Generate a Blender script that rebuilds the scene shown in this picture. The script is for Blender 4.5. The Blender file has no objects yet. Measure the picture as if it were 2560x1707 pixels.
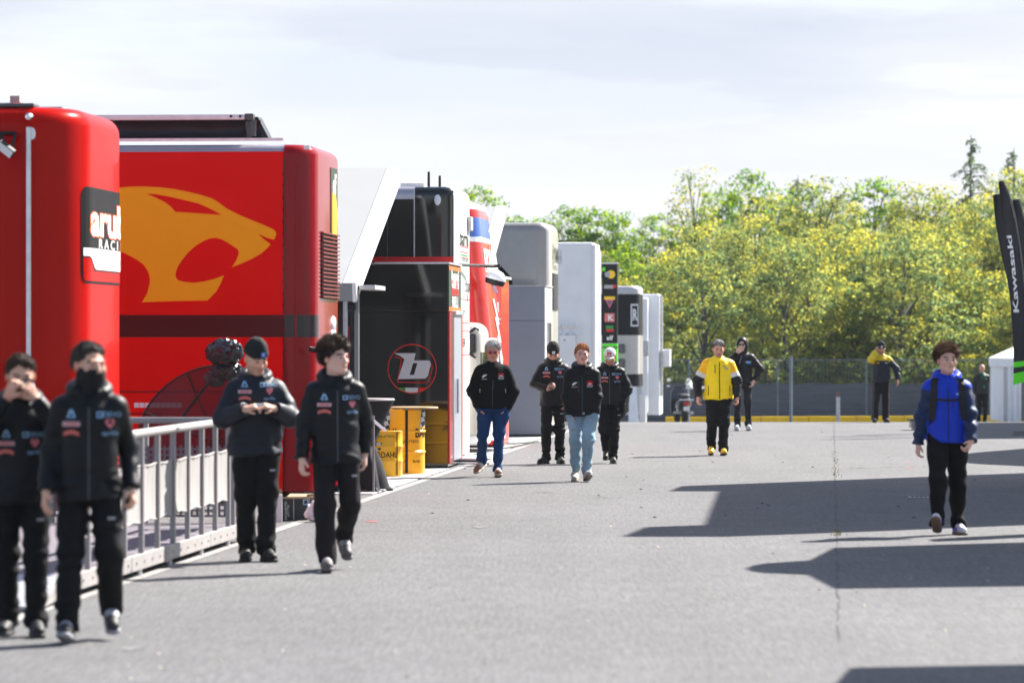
import bpy, bmesh, math, random
import numpy as np
from mathutils import Vector, Matrix
from mathutils.bvhtree import BVHTree
from mathutils.geometry import tessellate_polygon
rnd = random.Random(7)
R = math.radians
SC = bpy.context.scene
COL = SC.collection

# ---------------------------------------------------------------- camera
CAMZ, F = 1.8, 10000.0          # eye height, focal length in photo pixels (2560 wide)
cam_d = bpy.data.cameras.new('camera'); cam = bpy.data.objects.new('camera', cam_d); COL.objects.link(cam)
cam.location = (0, 0, CAMZ); cam.rotation_euler = (R(90), 0, 0)
cam_d.sensor_width = 36; cam_d.lens = 36*F/2560; cam_d.clip_start = 0.5; cam_d.clip_end = 6000
cam_d.dof.use_dof = True; cam_d.dof.focus_distance = 53.5; cam_d.dof.aperture_fstop = 3.0; cam_d.dof.aperture_blades = 0
SC.camera = cam

# ---------------------------------------------------------------- sky and sun
SUN_AZ, SUN_EL = R(45), R(42.5)      # from +Y towards +X
world = bpy.data.worlds.new('World'); SC.world = world; world.use_nodes = True
wn, wl = world.node_tree.nodes, world.node_tree.links
wn.clear()
def wnode(t, **kw):
    n = wn.new(t)
    for k, v in kw.items(): setattr(n, k, v)
    return n
w_out = wnode('ShaderNodeOutputWorld')
sky = wnode('ShaderNodeTexSky', sky_type='NISHITA', sun_disc=False, sun_elevation=SUN_EL, sun_rotation=SUN_AZ, altitude=300, air_density=1.0, dust_density=1.5)
bg_sky = wnode('ShaderNodeBackground'); bg_sky.inputs['Strength'].default_value = 0.07
wl.new(sky.outputs[0], bg_sky.inputs[0])
bg_cl = wnode('ShaderNodeBackground'); bg_cl.inputs['Strength'].default_value = 0.355
tc = wnode('ShaderNodeTexCoord'); sep = wnode('ShaderNodeSeparateXYZ'); wl.new(tc.outputs['Generated'], sep.inputs[0])
def wmath(op, a, b=None, clamp=False):
    n = wnode('ShaderNodeMath', operation=op, use_clamp=clamp)
    for i, v in enumerate((a, b)):
        if v is None: continue
        if isinstance(v, (int, float)): n.inputs[i].default_value = v
        else: wl.new(v, n.inputs[i])
    return n.outputs[0]
zz = wmath('ADD', wmath('MAXIMUM', sep.outputs[2], 0.0), 0.075)
px_, py_ = wmath('DIVIDE', sep.outputs[0], zz), wmath('DIVIDE', sep.outputs[1], zz)
cmb = wnode('ShaderNodeCombineXYZ'); wl.new(px_, cmb.inputs[0]); wl.new(py_, cmb.inputs[1]); cmb.inputs[2].default_value = 3.1
def wnoise(scale, detail, rough):
    n = wnode('ShaderNodeTexNoise'); n.inputs['Scale'].default_value = scale; n.inputs['Detail'].default_value = detail
    n.inputs['Roughness'].default_value = rough; wl.new(cmb.outputs[0], n.inputs['Vector']); return n.outputs[0]
cover = wnode('ShaderNodeValToRGB'); wl.new(wnoise(0.33, 6, 0.55), cover.inputs[0])
cover.color_ramp.elements[0].position = 0.48; cover.color_ramp.elements[1].position = 0.66
shade = wnode('ShaderNodeValToRGB'); wl.new(wnoise(0.46, 5, 0.5), shade.inputs[0])
e = shade.color_ramp.elements
e[0].position = 0.36; e[0].color = (1.0, 1.0, 1.0, 1); e[1].position = 0.66; e[1].color = (0.62, 0.68, 0.81, 1)
hzn = wnode('ShaderNodeMapRange'); wl.new(sep.outputs[2], hzn.inputs[0])
for i_, v_ in ((1, 0.015), (2, 0.085), (3, 0.12), (4, 1.0)): hzn.inputs[i_].default_value = v_       # distant cloud pales into white towards the horizon
cmx = wnode('ShaderNodeMix', data_type='RGBA'); wl.new(hzn.outputs[0], cmx.inputs[0]); cmx.inputs[6].default_value = (1, 1, 1, 1); wl.new(shade.outputs[0], cmx.inputs[7])
wl.new(cmx.outputs[2], bg_cl.inputs[0])
wmix = wnode('ShaderNodeMixShader'); low = wnode('ShaderNodeMapRange'); low.interpolation_type = 'SMOOTHSTEP'; wl.new(sep.outputs[2], low.inputs[0])
for i_, v_ in ((1, 0.03), (2, 0.22), (3, 1.0), (4, 0.0)): low.inputs[i_].default_value = v_     # clouds bunch up towards the horizon
wl.new(wmath('ADD', cover.outputs[0], low.outputs[0], True), wmix.inputs[0]); wl.new(bg_sky.outputs[0], wmix.inputs[1]); wl.new(bg_cl.outputs[0], wmix.inputs[2])
wl.new(wmix.outputs[0], w_out.inputs[0])

SUNV = Vector((math.sin(SUN_AZ)*math.cos(SUN_EL), math.cos(SUN_AZ)*math.cos(SUN_EL), math.sin(SUN_EL)))
sun_d = bpy.data.lights.new('sun', 'SUN'); sun_d.energy = 5.0; sun_d.angle = R(0.55); sun_d.color = (1.0, 0.955, 0.89)
sun = bpy.data.objects.new('sun', sun_d); COL.objects.link(sun)
sun.rotation_euler = SUNV.to_track_quat('Z', 'Y').to_euler(); sun.location = (60, 60, 60)

SC.view_settings.view_transform = 'Standard'; SC.view_settings.look = 'None'
SC.view_settings.gamma = 1.0; SC.view_settings.use_curve_mapping = False
SC.view_settings.exposure = 1.64
SC.render.engine = 'CYCLES'
SC.cycles.use_denoising = True
SC.cycles.max_bounces = 8; SC.cycles.transparent_max_bounces = 12; SC.cycles.volume_bounces = 0
SC.cycles.sample_clamp_indirect = 6.0

# ---------------------------------------------------------------- helpers
LANE = 0.08                       # the lane runs to a vanishing point right of the centre
LROT = -math.atan(LANE)
def gz(y):                        # ground height: level, then a crest at about 88 m
    if y < 84: return 0.0
    t = y-84
    if t < 12: return -0.022*t*t/24
    if t < 40: return -0.132-0.022*(t-12)
    if t < 52: return -0.748-0.022*((t-40)-(t-40)**2/24)
    return -0.88
def W(x, y, d): return Vector(((x-1280)*d/F, d, CAMZ-(y-853.5)*d/F))     # photo pixel at a known distance -> metres
def G(x, y): d = CAMZ*F/(y-853.5); return Vector(((x-1280)*d/F, d, 0))   # photo pixel on the level ground

MATS = {}
def srgb(r, g, b):
    f = lambda c: (c/255/12.92) if c/255 <= 0.04045 else ((c/255+0.055)/1.055)**2.4
    return (f(r), f(g), f(b))
def mat(name, col, rough=0.5, metal=0.0, spec=0.3, coat=0.0, noise=0.0, nscale=6.0, bump=0.0, bscale=80.0, attr=None, stretch=None, alpha=1.0, trans=0.0):
    """Principled material with procedural colour variation and fine relief."""
    if name in MATS: return MATS[name]
    m = bpy.data.materials.new(name); m.use_nodes = True
    nt = m.node_tree; b = nt.nodes['Principled BSDF']
    b.inputs['Roughness'].default_value = rough; b.inputs['Metallic'].default_value = metal
    b.inputs['Specular IOR Level'].default_value = spec; b.inputs['Coat Weight'].default_value = coat
    b.inputs['Coat Roughness'].default_value = 0.04
    b.inputs['Alpha'].default_value = alpha; b.inputs['Transmission Weight'].default_value = trans
    b.inputs['Base Color'].default_value = (*col, 1)
    src = None
    if attr:
        a = nt.nodes.new('ShaderNodeAttribute'); a.attribute_name = attr; src = a.outputs['Color']
    t = nt.nodes.new('ShaderNodeTexCoord'); vec = t.outputs['Object']
    if stretch:
        mp = nt.nodes.new('ShaderNodeMapping'); mp.inputs['Scale'].default_value = stretch
        nt.links.new(vec, mp.inputs[0]); vec = mp.outputs[0]
    if noise > 0:
        n = nt.nodes.new('ShaderNodeTexNoise'); n.inputs['Scale'].default_value = nscale; n.inputs['Detail'].default_value = 5
        nt.links.new(vec, n.inputs['Vector'])
        mr = nt.nodes.new('ShaderNodeMapRange'); mr.inputs[1].default_value = 0.25; mr.inputs[2].default_value = 0.75
        mr.inputs[3].default_value = 1-noise; mr.inputs[4].default_value = 1+noise
        nt.links.new(n.outputs[0], mr.inputs[0])
        mx = nt.nodes.new('ShaderNodeMix'); mx.data_type = 'RGBA'; mx.blend_type = 'MULTIPLY'; mx.inputs[0].default_value = 1
        if src: nt.links.new(src, mx.inputs[6])
        else: mx.inputs[6].default_value = (*col, 1)
        nt.links.new(mr.outputs[0], mx.inputs[7]); src = mx.outputs[2]
        mr2 = nt.nodes.new('ShaderNodeMapRange'); mr2.inputs[3].default_value = max(0.02, rough*(1-noise)); mr2.inputs[4].default_value = min(1, rough*(1+noise))
        nt.links.new(n.outputs[0], mr2.inputs[0]); nt.links.new(mr2.outputs[0], b.inputs['Roughness'])
    if src: nt.links.new(src, b.inputs['Base Color'])
    if bump > 0:
        n2 = nt.nodes.new('ShaderNodeTexNoise'); n2.inputs['Scale'].default_value = bscale; n2.inputs['Detail'].default_value = 3
        nt.links.new(vec, n2.inputs['Vector'])
        bp = nt.nodes.new('ShaderNodeBump'); bp.inputs['Strength'].default_value = bump; bp.inputs['Distance'].default_value = 0.01
        nt.links.new(n2.outputs[0], bp.inputs['Height']); nt.links.new(bp.outputs[0], b.inputs['Normal'])
    MATS[name] = m
    return m

class MB:
    """collects geometry for ONE mesh object"""
    def __init__(s): s.v = []; s.f = []; s.m = []
    def poly(s, pts, mi=0):
        b = len(s.v); s.v += [tuple(p) for p in pts]; s.f.append(tuple(range(b, b+len(pts)))); s.m.append(mi); return s
    def mesh(s, v, f, mi=0):
        b = len(s.v); s.v += [tuple(p) for p in v]; s.f += [tuple(i+b for i in q) for q in f]; s.m += [mi]*len(f); return s
    def box(s, x0, x1, y0, y1, z0, z1, mi=0, bev=0.0):
        if bev <= 0:
            v = [(x0,y0,z0),(x1,y0,z0),(x1,y1,z0),(x0,y1,z0),(x0,y0,z1),(x1,y0,z1),(x1,y1,z1),(x0,y1,z1)]
            return s.mesh(v, [(0,3,2,1),(4,5,6,7),(0,1,5,4),(1,2,6,5),(2,3,7,6),(3,0,4,7)], mi)
        bm = bmesh.new(); bmesh.ops.create_cube(bm, size=1)
        for v in bm.verts: v.co = ((x0+x1)/2+v.co.x*(x1-x0), (y0+y1)/2+v.co.y*(y1-y0), (z0+z1)/2+v.co.z*(z1-z0))
        bmesh.ops.bevel(bm, geom=bm.edges[:], offset=bev, segments=2, affect='EDGES', profile=0.5)
        bm.verts.index_update(); s.mesh([v.co[:] for v in bm.verts], [[v.index for v in f.verts] for f in bm.faces], mi); bm.free(); return s
    def tube(s, pts, r, n=8, mi=0, cap=True):
        pts = [Vector(p) for p in pts]; rs = r if isinstance(r, (list, tuple)) else [r]*len(pts)
        b = len(s.v); up = None
        for i, p in enumerate(pts):
            t = (pts[min(i+1, len(pts)-1)]-pts[max(i-1, 0)]).normalized()
            if up is None: up = Vector((0,0,1)) if abs(t.z) < 0.9 else Vector((0,1,0))
            a = t.cross(up).normalized(); c = a.cross(t).normalized(); up = c
            for k in range(n):
                an = 2*math.pi*k/n; s.v.append(tuple(p+a*(rs[i]*math.cos(an))+c*(rs[i]*math.sin(an))))
        for i in range(len(pts)-1):
            for k in range(n):
                s.f.append((b+i*n+k, b+i*n+(k+1)%n, b+(i+1)*n+(k+1)%n, b+(i+1)*n+k)); s.m.append(mi)
        if cap:
            s.f.append(tuple(b+k for k in reversed(range(n)))); s.m.append(mi)
            e_ = b+(len(pts)-1)*n; s.f.append(tuple(e_+k for k in range(n))); s.m.append(mi)
        return s
    def lathe(s, prof, n=32, c=(0,0,0), mi=None, sx=1, sy=1, a0=0.0):
        b = len(s.v)
        for (r, z) in prof:
            for k in range(n):
                an = a0+2*math.pi*k/n; s.v.append((c[0]+r*math.cos(an)*sx, c[1]+r*math.sin(an)*sy, c[2]+z))
        for i in range(len(prof)-1):
            for k in range(n):
                s.f.append((b+i*n+k, b+i*n+(k+1)%n, b+(i+1)*n+(k+1)%n, b+(i+1)*n+k)); s.m.append(mi[i] if mi else 0)
        if prof[0][0] > 1e-4: s.f.append(tuple(b+k for k in reversed(range(n)))); s.m.append(mi[0] if mi else 0)
        if prof[-1][0] > 1e-4: s.f.append(tuple(b+(len(prof)-1)*n+k for k in range(n))); s.m.append(mi[-1] if mi else 0)
        return s
    def prism(s, pts, d, mi=0):
        """pts: 3D planar loop, extruded by vector d"""
        d = Vector(d); b = len(s.v); n = len(pts)
        s.v += [tuple(p) for p in pts]+[tuple(Vector(p)+d) for p in pts]
        tri = tessellate_polygon([[Vector(p) for p in pts]])
        for t in tri:
            s.f.append(tuple(b+i for i in t)); s.m.append(mi); s.f.append(tuple(b+n+i for i in reversed(t))); s.m.append(mi)
        for i in range(n): s.f.append((b+i, b+(i+1)%n, b+n+(i+1)%n, b+n+i)); s.m.append(mi)
        return s
    def build(s, name, mats, parent=None, smooth=False, loc=None, rot=None):
        me = bpy.data.meshes.new(name); me.from_pydata(s.v, [], s.f)
        for m in (mats if isinstance(mats, (list, tuple)) else [mats]): me.materials.append(m)
        if any(s.m): me.polygons.foreach_set('material_index', s.m)
        bm = bmesh.new(); bm.from_mesh(me); bmesh.ops.recalc_face_normals(bm, faces=bm.faces[:]); bm.to_mesh(me); bm.free()
        if smooth:
            me.polygons.foreach_set('use_smooth', [True]*len(me.polygons))
            me.set_sharp_from_angle(angle=R(40))
        me.update()
        return link(bpy.data.objects.new(name, me), parent, loc, rot)
def link(o, parent=None, loc=None, rot=None):
    COL.objects.link(o)
    if parent is not None: o.parent = parent
    if loc is not None: o.location = loc
    if rot is not None: o.rotation_euler = rot
    return o
def tag(o, label=None, cat=None, group=None, kind=None):
    if label: o['label'] = label
    if cat: o['category'] = cat
    if group: o['group'] = group
    if kind: o['kind'] = kind
    return o
def thing(name, label, cat, loc=(0,0,0), rz=0.0, group=None):
    o = bpy.data.objects.new(name, None); o.empty_display_size = 0.2
    return tag(link(o, None, loc, (0,0,rz)), label, cat, group)
def share(name, o, parent, loc=None, rot=None):      # a further piece with the same mesh data
    c = bpy.data.objects.new(name, o.data); return link(c, parent, loc if loc is not None else o.location, rot if rot is not None else o.rotation_euler)

# flat print: 2-D shapes (u right, v up)
def tess(loops):
    L = [[Vector((p[0], p[1], 0)) for p in l] for l in loops]
    v = [(p.x, p.y) for l in L for p in l]
    return v, [tuple(t) for t in tessellate_polygon(L)]
_txt = {}
def text2d(body, size=1.0, bold=0.0, align='CENTER', shear=0.0, squeeze=1.0):
    key = (body, bold, align, shear)
    if key not in _txt:
        cu = bpy.data.curves.new('lettering', 'FONT'); cu.body = body; cu.size = 1; cu.offset = bold; cu.shear = shear
        cu.align_x = align; cu.align_y = 'CENTER'; cu.resolution_u = 3; cu.fill_mode = 'FRONT'
        o = bpy.data.objects.new('lettering', cu); COL.objects.link(o)
        dg = bpy.context.evaluated_depsgraph_get(); me = bpy.data.meshes.new_from_object(o.evaluated_get(dg))
        _txt[key] = ([(v.co.x, v.co.y) for v in me.vertices], [tuple(p.vertices) for p in me.polygons])
        bpy.data.objects.remove(o); bpy.data.meshes.remove(me)
    v, f = _txt[key]
    return [(x*size*squeeze, y*size) for x, y in v], f
def circle2d(r, n=40, r_in=0.0):
    o = [(r*math.cos(2*math.pi*k/n), r*math.sin(2*math.pi*k/n)) for k in range(n)]
    if r_in <= 0: return tess([o])
    i = [(r_in*math.cos(2*math.pi*k/n), r_in*math.sin(2*math.pi*k/n)) for k in range(n)]
    return o+i, [(k, (k+1)%n, n+(k+1)%n, n+k) for k in range(n)]
def rect2d(w, h, nx=1, ny=1):
    v = [(-w/2+w*i/nx, -h/2+h*j/ny) for j in range(ny+1) for i in range(nx+1)]
    f = [(j*(nx+1)+i, j*(nx+1)+i+1, (j+1)*(nx+1)+i+1, (j+1)*(nx+1)+i) for j in range(ny) for i in range(nx)]
    return v, f
def mv(shape, du=0, dv=0, s=1.0, rot=0.0):
    c, sn = math.cos(rot), math.sin(rot)
    return [((x*c-y*sn)*s+du, (x*sn+y*c)*s+dv) for x, y in shape[0]], shape[1]
def flat(name, shape, fn, m, parent, mi_mats=None):
    """print laid on a surface: fn maps (u,v) to a 3-D point"""
    mb = MB()
    if isinstance(shape, list):
        for k, sh in enumerate(shape): mb.mesh([fn(x, y) for x, y in sh[0]], sh[1], k)
    else: mb.mesh([fn(x, y) for x, y in shape[0]], shape[1])
    return mb.build(name, m, parent)

# ---------------------------------------------------------------- common materials
M_white = mat('white_paint', (0.84, 0.84, 0.84), 0.35, coat=0.3, noise=0.05, nscale=3)
M_whitec = mat('white_canvas', (0.86, 0.86, 0.86), 0.8, noise=0.06, nscale=2.5, bump=0.15, bscale=9)
M_black = mat('black_gloss', (0.008, 0.008, 0.009), 0.05, spec=0.5, coat=0.15, noise=0.15, nscale=2)
M_blackm = mat('black_matt', (0.012, 0.012, 0.014), 0.6, noise=0.2)
M_rubber = mat('rubber', (0.015, 0.015, 0.016), 0.8, noise=0.2)
M_dark = mat('dark_under', (0.02, 0.02, 0.022), 0.7, noise=0.3)
M_alu = mat('aluminium', (0.62, 0.62, 0.64), 0.38, metal=0.85, noise=0.12, nscale=12)
M_totem = mat('totem_black', (0.012, 0.012, 0.014), 0.5, spec=0.15, noise=0.1)
M_alud = mat('aluminium_satin', (0.50, 0.49, 0.50), 0.5, metal=0.5, noise=0.15, nscale=9)
M_chrome = mat('chrome', (0.75, 0.75, 0.76), 0.12, metal=1.0)
M_red = mat('truck_red', (0.40, 0.004, 0.001), 0.28, spec=0.02, coat=0.10, noise=0.04, nscale=2)
M_redv = mat('vinyl_red', (0.80, 0.0008, 0.0005), 0.35, spec=0.05, coat=0.03, noise=0.05, nscale=1.3)
M_maroon = mat('maroon', (0.24, 0.001, 0.005), 0.2, spec=0.1, coat=0.2, noise=0.05, nscale=2)
M_band = mat('dark_band', (0.010, 0.002, 0.005), 0.3, coat=0.3, noise=0.1)
M_grey = mat('grey_paint', (0.23, 0.23, 0.24), 0.35, coat=0.3, noise=0.06, nscale=3)
M_greyd = mat('dark_grey_paint', (0.06, 0.062, 0.066), 0.35, coat=0.3, noise=0.08, nscale=3)
M_pyel = mat('print_yellow_orange', (1.0, 0.42, 0.002), 0.4, spec=0.15, noise=0.03)
M_pwhite = mat('print_white', (0.8, 0.8, 0.8), 0.5, noise=0.03)
M_pblack = mat('print_black', (0.006, 0.006, 0.007), 0.45, spec=0.12, noise=0.1)
M_pred = mat('print_red', (0.6, 0.01, 0.012), 0.4, noise=0.04)
M_pgreen = mat('print_green', (0.01, 0.25, 0.04), 0.4, noise=0.04)
M_pblue = mat('print_blue', (0.03, 0.10, 0.45), 0.4, noise=0.04)
M_plblue = mat('print_light_blue', (0.25, 0.42, 0.62), 0.5, noise=0.04)
M_porange = mat('print_orange', (0.85, 0.13, 0.01), 0.4, noise=0.04)
M_pgrey = mat('print_grey', (0.35, 0.35, 0.37), 0.5, noise=0.04)
M_silver = mat('silver_band', (0.42, 0.40, 0.45), 0.35, metal=0.5, noise=0.1, nscale=4)
M_lime = mat('print_lime', (0.10, 0.75, 0.01), 0.45, noise=0.05)
M_glass = mat('dark_glass', (0.01, 0.011, 0.013), 0.04, coat=1.0, noise=0.05)
M_lens = mat('lamp_lens', (0.75, 0.76, 0.78), 0.15, coat=0.8, noise=0.05)
# ================================================================ ground
def ground_mat(name, base, dark, grain, scale):
    m = bpy.data.materials.new(name); m.use_nodes = True
    nt = m.node_tree; b = nt.nodes['Principled BSDF']; b.inputs['Roughness'].default_value = 0.88; b.inputs['Specular IOR Level'].default_value = 0.3
    t = nt.nodes.new('ShaderNodeTexCoord')
    def nz(sc, det, lo, hi, a, c, rough=0.6, stretch=None):
        n = nt.nodes.new('ShaderNodeTexNoise'); n.inputs['Scale'].default_value = sc; n.inputs['Detail'].default_value = det; n.inputs['Roughness'].default_value = rough
        v = t.outputs['Object']
        if stretch:
            mp = nt.nodes.new('ShaderNodeMapping'); mp.inputs['Scale'].default_value = stretch; nt.links.new(v, mp.inputs[0]); v = mp.outputs[0]
        nt.links.new(v, n.inputs['Vector'])
        r = nt.nodes.new('ShaderNodeMapRange'); r.inputs[1].default_value = lo; r.inputs[2].default_value = hi; r.inputs[3].default_value = a; r.inputs[4].default_value = c
        nt.links.new(n.outputs[0], r.inputs[0]); return r.outputs[0], n.outputs[0]
    def mul(a, c):
        x = nt.nodes.new('ShaderNodeMath'); x.operation = 'MULTIPLY'; nt.links.new(a, x.inputs[0]); nt.links.new(c, x.inputs[1]); return x.outputs[0]
    big, _ = nz(0.22, 4, 0.3, 0.7, 0.90, 1.08)
    mid, _ = nz(1.6, 6, 0.3, 0.72, 0.90, 1.07, 0.7)
    streak, _ = nz(0.9, 4, 0.35, 0.7, 0.93, 1.05, 0.6, (2.2, 0.12, 1))
    gr1, _ = nz(1.0, 3, 0.3, 0.7, 0.76, 1.24, 0.7, (34, 1.7, 1)); gr2, _ = nz(1.0, 2, 0.3, 0.7, 0.78, 1.22, 0.7, (75, 5.5, 1))
    fine, fh = nz(scale, 3, 0.25, 0.75, 1-grain, 1+grain)
    spk, _ = nz(scale*0.45, 2, 0.62, 0.72, 1.0, 1.30)
    pit, _ = nz(scale*0.33, 2, 0.27, 0.37, 0.62, 1.0)
    k = mul(mul(mul(mul(mul(mul(mul(big, mid), streak), fine), spk), pit), gr1), gr2)
    mx = nt.nodes.new('ShaderNodeMix'); mx.data_type = 'RGBA'; mx.blend_type = 'MULTIPLY'; mx.inputs[0].default_value = 1
    mx.inputs[6].default_value = (*base, 1); nt.links.new(k, mx.inputs[7])
    # oil and water stains with shapes of their own
    st, _ = nz(0.55, 5, 0.60, 0.68, 0.0, 0.45, 0.62, (1.6, 0.35, 1))
    m2 = nt.nodes.new('ShaderNodeMix'); m2.data_type = 'RGBA'; nt.links.new(st, m2.inputs[0]); nt.links.new(mx.outputs[2], m2.inputs[6]); m2.inputs[7].default_value = (*dark, 1)
    nt.links.new(m2.outputs[2], b.inputs['Base Color'])
    bp = nt.nodes.new('ShaderNodeBump'); bp.inputs['Strength'].default_value = 0.5; bp.inputs['Distance'].default_value = 0.006
    nt.links.new(fh, bp.inputs['Height']); nt.links.new(bp.outputs[0], b.inputs['Normal'])
    return m
M_asph = ground_mat('asphalt', (0.107, 0.105, 0.107), (0.084, 0.082, 0.084), 0.28, 60)
M_soil = ground_mat('grass_ground', (0.06, 0.075, 0.025), (0.07, 0.06, 0.035), 0.4, 12)
M_conc = mat('concrete', (0.36, 0.35, 0.34), 0.8, noise=0.18, nscale=3, bump=0.3, bscale=60)

def sheet(name, x0, x1, ys, dz, m):
    mb = MB()
    for a, b in zip(ys[:-1], ys[1:]):
        mb.poly([(x0, a, gz(a)+dz), (x1, a, gz(a)+dz), (x1, b, gz(b)+dz), (x0, b, gz(b)+dz)])
    return tag(mb.build(name, m), kind='structure')
ysr = [-60, 84]+[84+k for k in range(1, 53)]+[150]
o = sheet('ground', -600, 600, ysr+[400, 900], -0.03, M_soil); tag(o, kind='structure')
road = sheet('road', -70, 70, [-60, 84]+[84+k for k in range(1, 49)], 0.0, M_asph)

def lane_x(y, off=0.0): return -1.67+LANE*(y-44.6)+off
# painted edge line of the lane, on the left
M_line = mat('worn_white_line', (0.27, 0.26, 0.25), 0.8, noise=0.35, nscale=7, bump=0.3, bscale=50)
mb = MB(); yy = [20, 40, 60, 84, 90, 100, 110, 118]
for a, b in zip(yy[:-1], yy[1:]):
    mb.poly([(lane_x(a, -0.12), a, gz(a)+0.004), (lane_x(a), a, gz(a)+0.004), (lane_x(b), b, gz(b)+0.004), (lane_x(b, -0.12), b, gz(b)+0.004)])
mb.build('edge_line', M_line, road)
# the long joint with weeds, right of the middle
M_crack = mat('crack', (0.042, 0.041, 0.041), 0.9, noise=0.4, nscale=20)
mb = MB(); pts = []
y = 24.0; x0 = lambda y: 2.86+LANE*(y-35.2)
while y < 92: pts.append((x0(y)+rnd.uniform(-0.012, 0.012), y, gz(y)+0.004)); y += rnd.uniform(0.25, 0.6)
L = [Vector((p[0]-rnd.uniform(0.001, 0.012), p[1], p[2])) for p in pts]; Rr = [Vector((p[0]+rnd.uniform(0.001, 0.012), p[1], p[2])) for p in pts]
for i in range(len(pts)-1):
    if rnd.random() < 0.9: mb.poly([L[i], Rr[i], Rr[i+1], L[i+1]])
mb.build('crack', M_crack, road)
for (xa, ya, xb, yb) in ((2125, 1170, 2330, 1166), (2060, 1091, 2290, 1093), (1480, 1246, 1560, 1244), (1335, 1230, 1380, 1231)):
    a, b = G(xa, ya), G(xb, yb); mb = MB(); n = 24; prev = None
    for k in range(n+1):
        p = a.lerp(b, k/n)+Vector((0, rnd.uniform(-0.12, 0.12), 0.004)); w = rnd.uniform(0.01, 0.06)
        if prev and rnd.random() < 0.75: mb.poly([prev[0], p-Vector((0, w, 0)), p+Vector((0, w, 0)), prev[1]])
        prev = (p-Vector((0, w, 0)), p+Vector((0, w, 0)))
    mb.build('crack', M_crack, road)
M_weed = mat('weed', (0.30, 0.24, 0.04), 0.8, noise=0.3, nscale=30)
mb = MB()
for k in range(110):
    y = rnd.choice([rnd.uniform(53, 58), rnd.uniform(58, 66), rnd.uniform(37, 38)]); x = x0(y)+rnd.gauss(0, 0.03); a = rnd.uniform(0, 6.28); h = rnd.uniform(0.01, 0.03); w = 0.008
    mb.poly([(x-w*math.cos(a), y-w*math.sin(a), 0.003), (x+w*math.cos(a), y+w*math.sin(a), 0.003), (x+rnd.gauss(0, 0.01), y+rnd.gauss(0, 0.01), h)])
tag(mb.build('weeds', M_weed), 'dry yellow weeds growing in the long joint of the asphalt', 'weeds', kind='stuff')
# painted survey marks
M_rmark = mat('red_spray_mark', (0.60, 0.06, 0.05), 0.8, noise=0.3, nscale=40)
for (xa, xb, yy_) in ((915, 944, 1304), (2264, 2276, 1157), (2266, 2282, 1171)):
    a, b = G(xa, yy_), G(xb, yy_); MB().poly([a+Vector((0, -0.05, 0.004)), b+Vector((0, -0.05, 0.004)), b+Vector((0, 0.05, 0.004)), a+Vector((0, 0.05, 0.004))]).build('spray_mark', M_rmark, road)
# pale scuffs and small debris
M_scuff = mat('pale_scuff', (0.128, 0.135, 0.131), 0.9, noise=0.3, nscale=30)
for (xc, yc, w, h) in ((1200, 1318, 22, 3), (330, 1620, 30, 7), (1500, 1240, 20, 2)):
    c = G(xc, yc); r1 = w*c.y/F; r2 = G(xc, yc-h).y-c.y
    MB().poly([(c.x+r1*math.cos(t*0.5236)*rnd.uniform(0.5, 1.1), c.y+r2*math.sin(t*0.5236)*rnd.uniform(0.4, 1.1), 0.004) for t in range(12)]).build('scuff', M_scuff, road)
M_deb = mat('debris', (0.42, 0.36, 0.26), 0.8, noise=0.4, nscale=40)
mb = MB()
for k in range(90):
    c = G(rnd.uniform(300, 2560), 1060+rnd.random()**0.7*640); s_ = rnd.uniform(0.006, 0.018); a = rnd.uniform(0, 6.28)
    mb.mesh([(c.x+s_*math.cos(a+t*2.09), c.y+s_*1.4*math.sin(a+t*2.09), 0.002) for t in range(3)]+[(c.x, c.y, s_*0.7)], [(0, 1, 3), (1, 2, 3), (2, 0, 3)])
tag(mb.build('debris', M_deb), 'tiny pale leaves and grit scattered over the asphalt', 'debris', kind='stuff')
mb = MB()
for k in range(60):
    c = G(rnd.uniform(900, 2500), 1070+rnd.random()*230); s_ = rnd.uniform(0.01, 0.03)
    mb.mesh([(c.x-s_, c.y, 0.002), (c.x+s_, c.y-0.01, 0.002), (c.x, c.y+s_, 0.002), (c.x, c.y, s_*0.5)], [(0, 1, 3), (1, 2, 3), (2, 0, 3)])
tag(mb.build('grit', M_crack), 'dark crumbs of tyre rubber lying on the asphalt', 'debris', kind='stuff')
# drain gully in the shadow at the right
c = G(2310, 1243); gd = MB().box(-0.17, 0.17, -0.12, 0.12, 0.003, 0.008).build('drain_frame', M_alud, None, loc=c)
tag(gd, 'steel drain cover sunk into the shaded asphalt', 'drain cover')
for k in range(6): MB().box(-0.15+k*0.05, -0.125+k*0.05, -0.1, 0.1, 0.009, 0.014).build('bar', M_dark, gd)

# ================================================================ yellow kerb and fence behind the crest
M_ykerb = mat('yellow_kerb_paint', (0.85, 0.52, 0.01), 0.6, noise=0.12, nscale=5)
FY = 131.0
mb = MB(); n = 30
kerb = thing('kerb', 'yellow painted kerb along the foot of the far fence', 'kerb', (5.0, FY-1.0, gz(FY-1)))
for k in range(14):
    xa = k*1.55; MB().box(xa, xa+1.53, 0, 0.4, -0.02, 0.20+0.006*k, bev=0.015).build('kerb_stone', M_ykerb, kerb)
M_cloth = mat('windbreak_cloth', (0.075, 0.09, 0.115), 0.85, noise=0.3, nscale=3.0, stretch=(0.4, 1, 6))
M_post = mat('galvanised_post', (0.16, 0.20, 0.26), 0.5, metal=0.3, noise=0.2)
M_postl = mat('pale_post', (0.45, 0.46, 0.48), 0.6, noise=0.2)
M_wire = mat('fence_wire', (0.22, 0.24, 0.26), 0.5, metal=0.6, noise=0.1)
fz = gz(FY)
fence = thing('fence', 'wire mesh fence with dark windbreak cloth in front of the trees', 'fence', (0, FY, fz))
fx = [0.0+2.9*k for k in range(9)]
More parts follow.
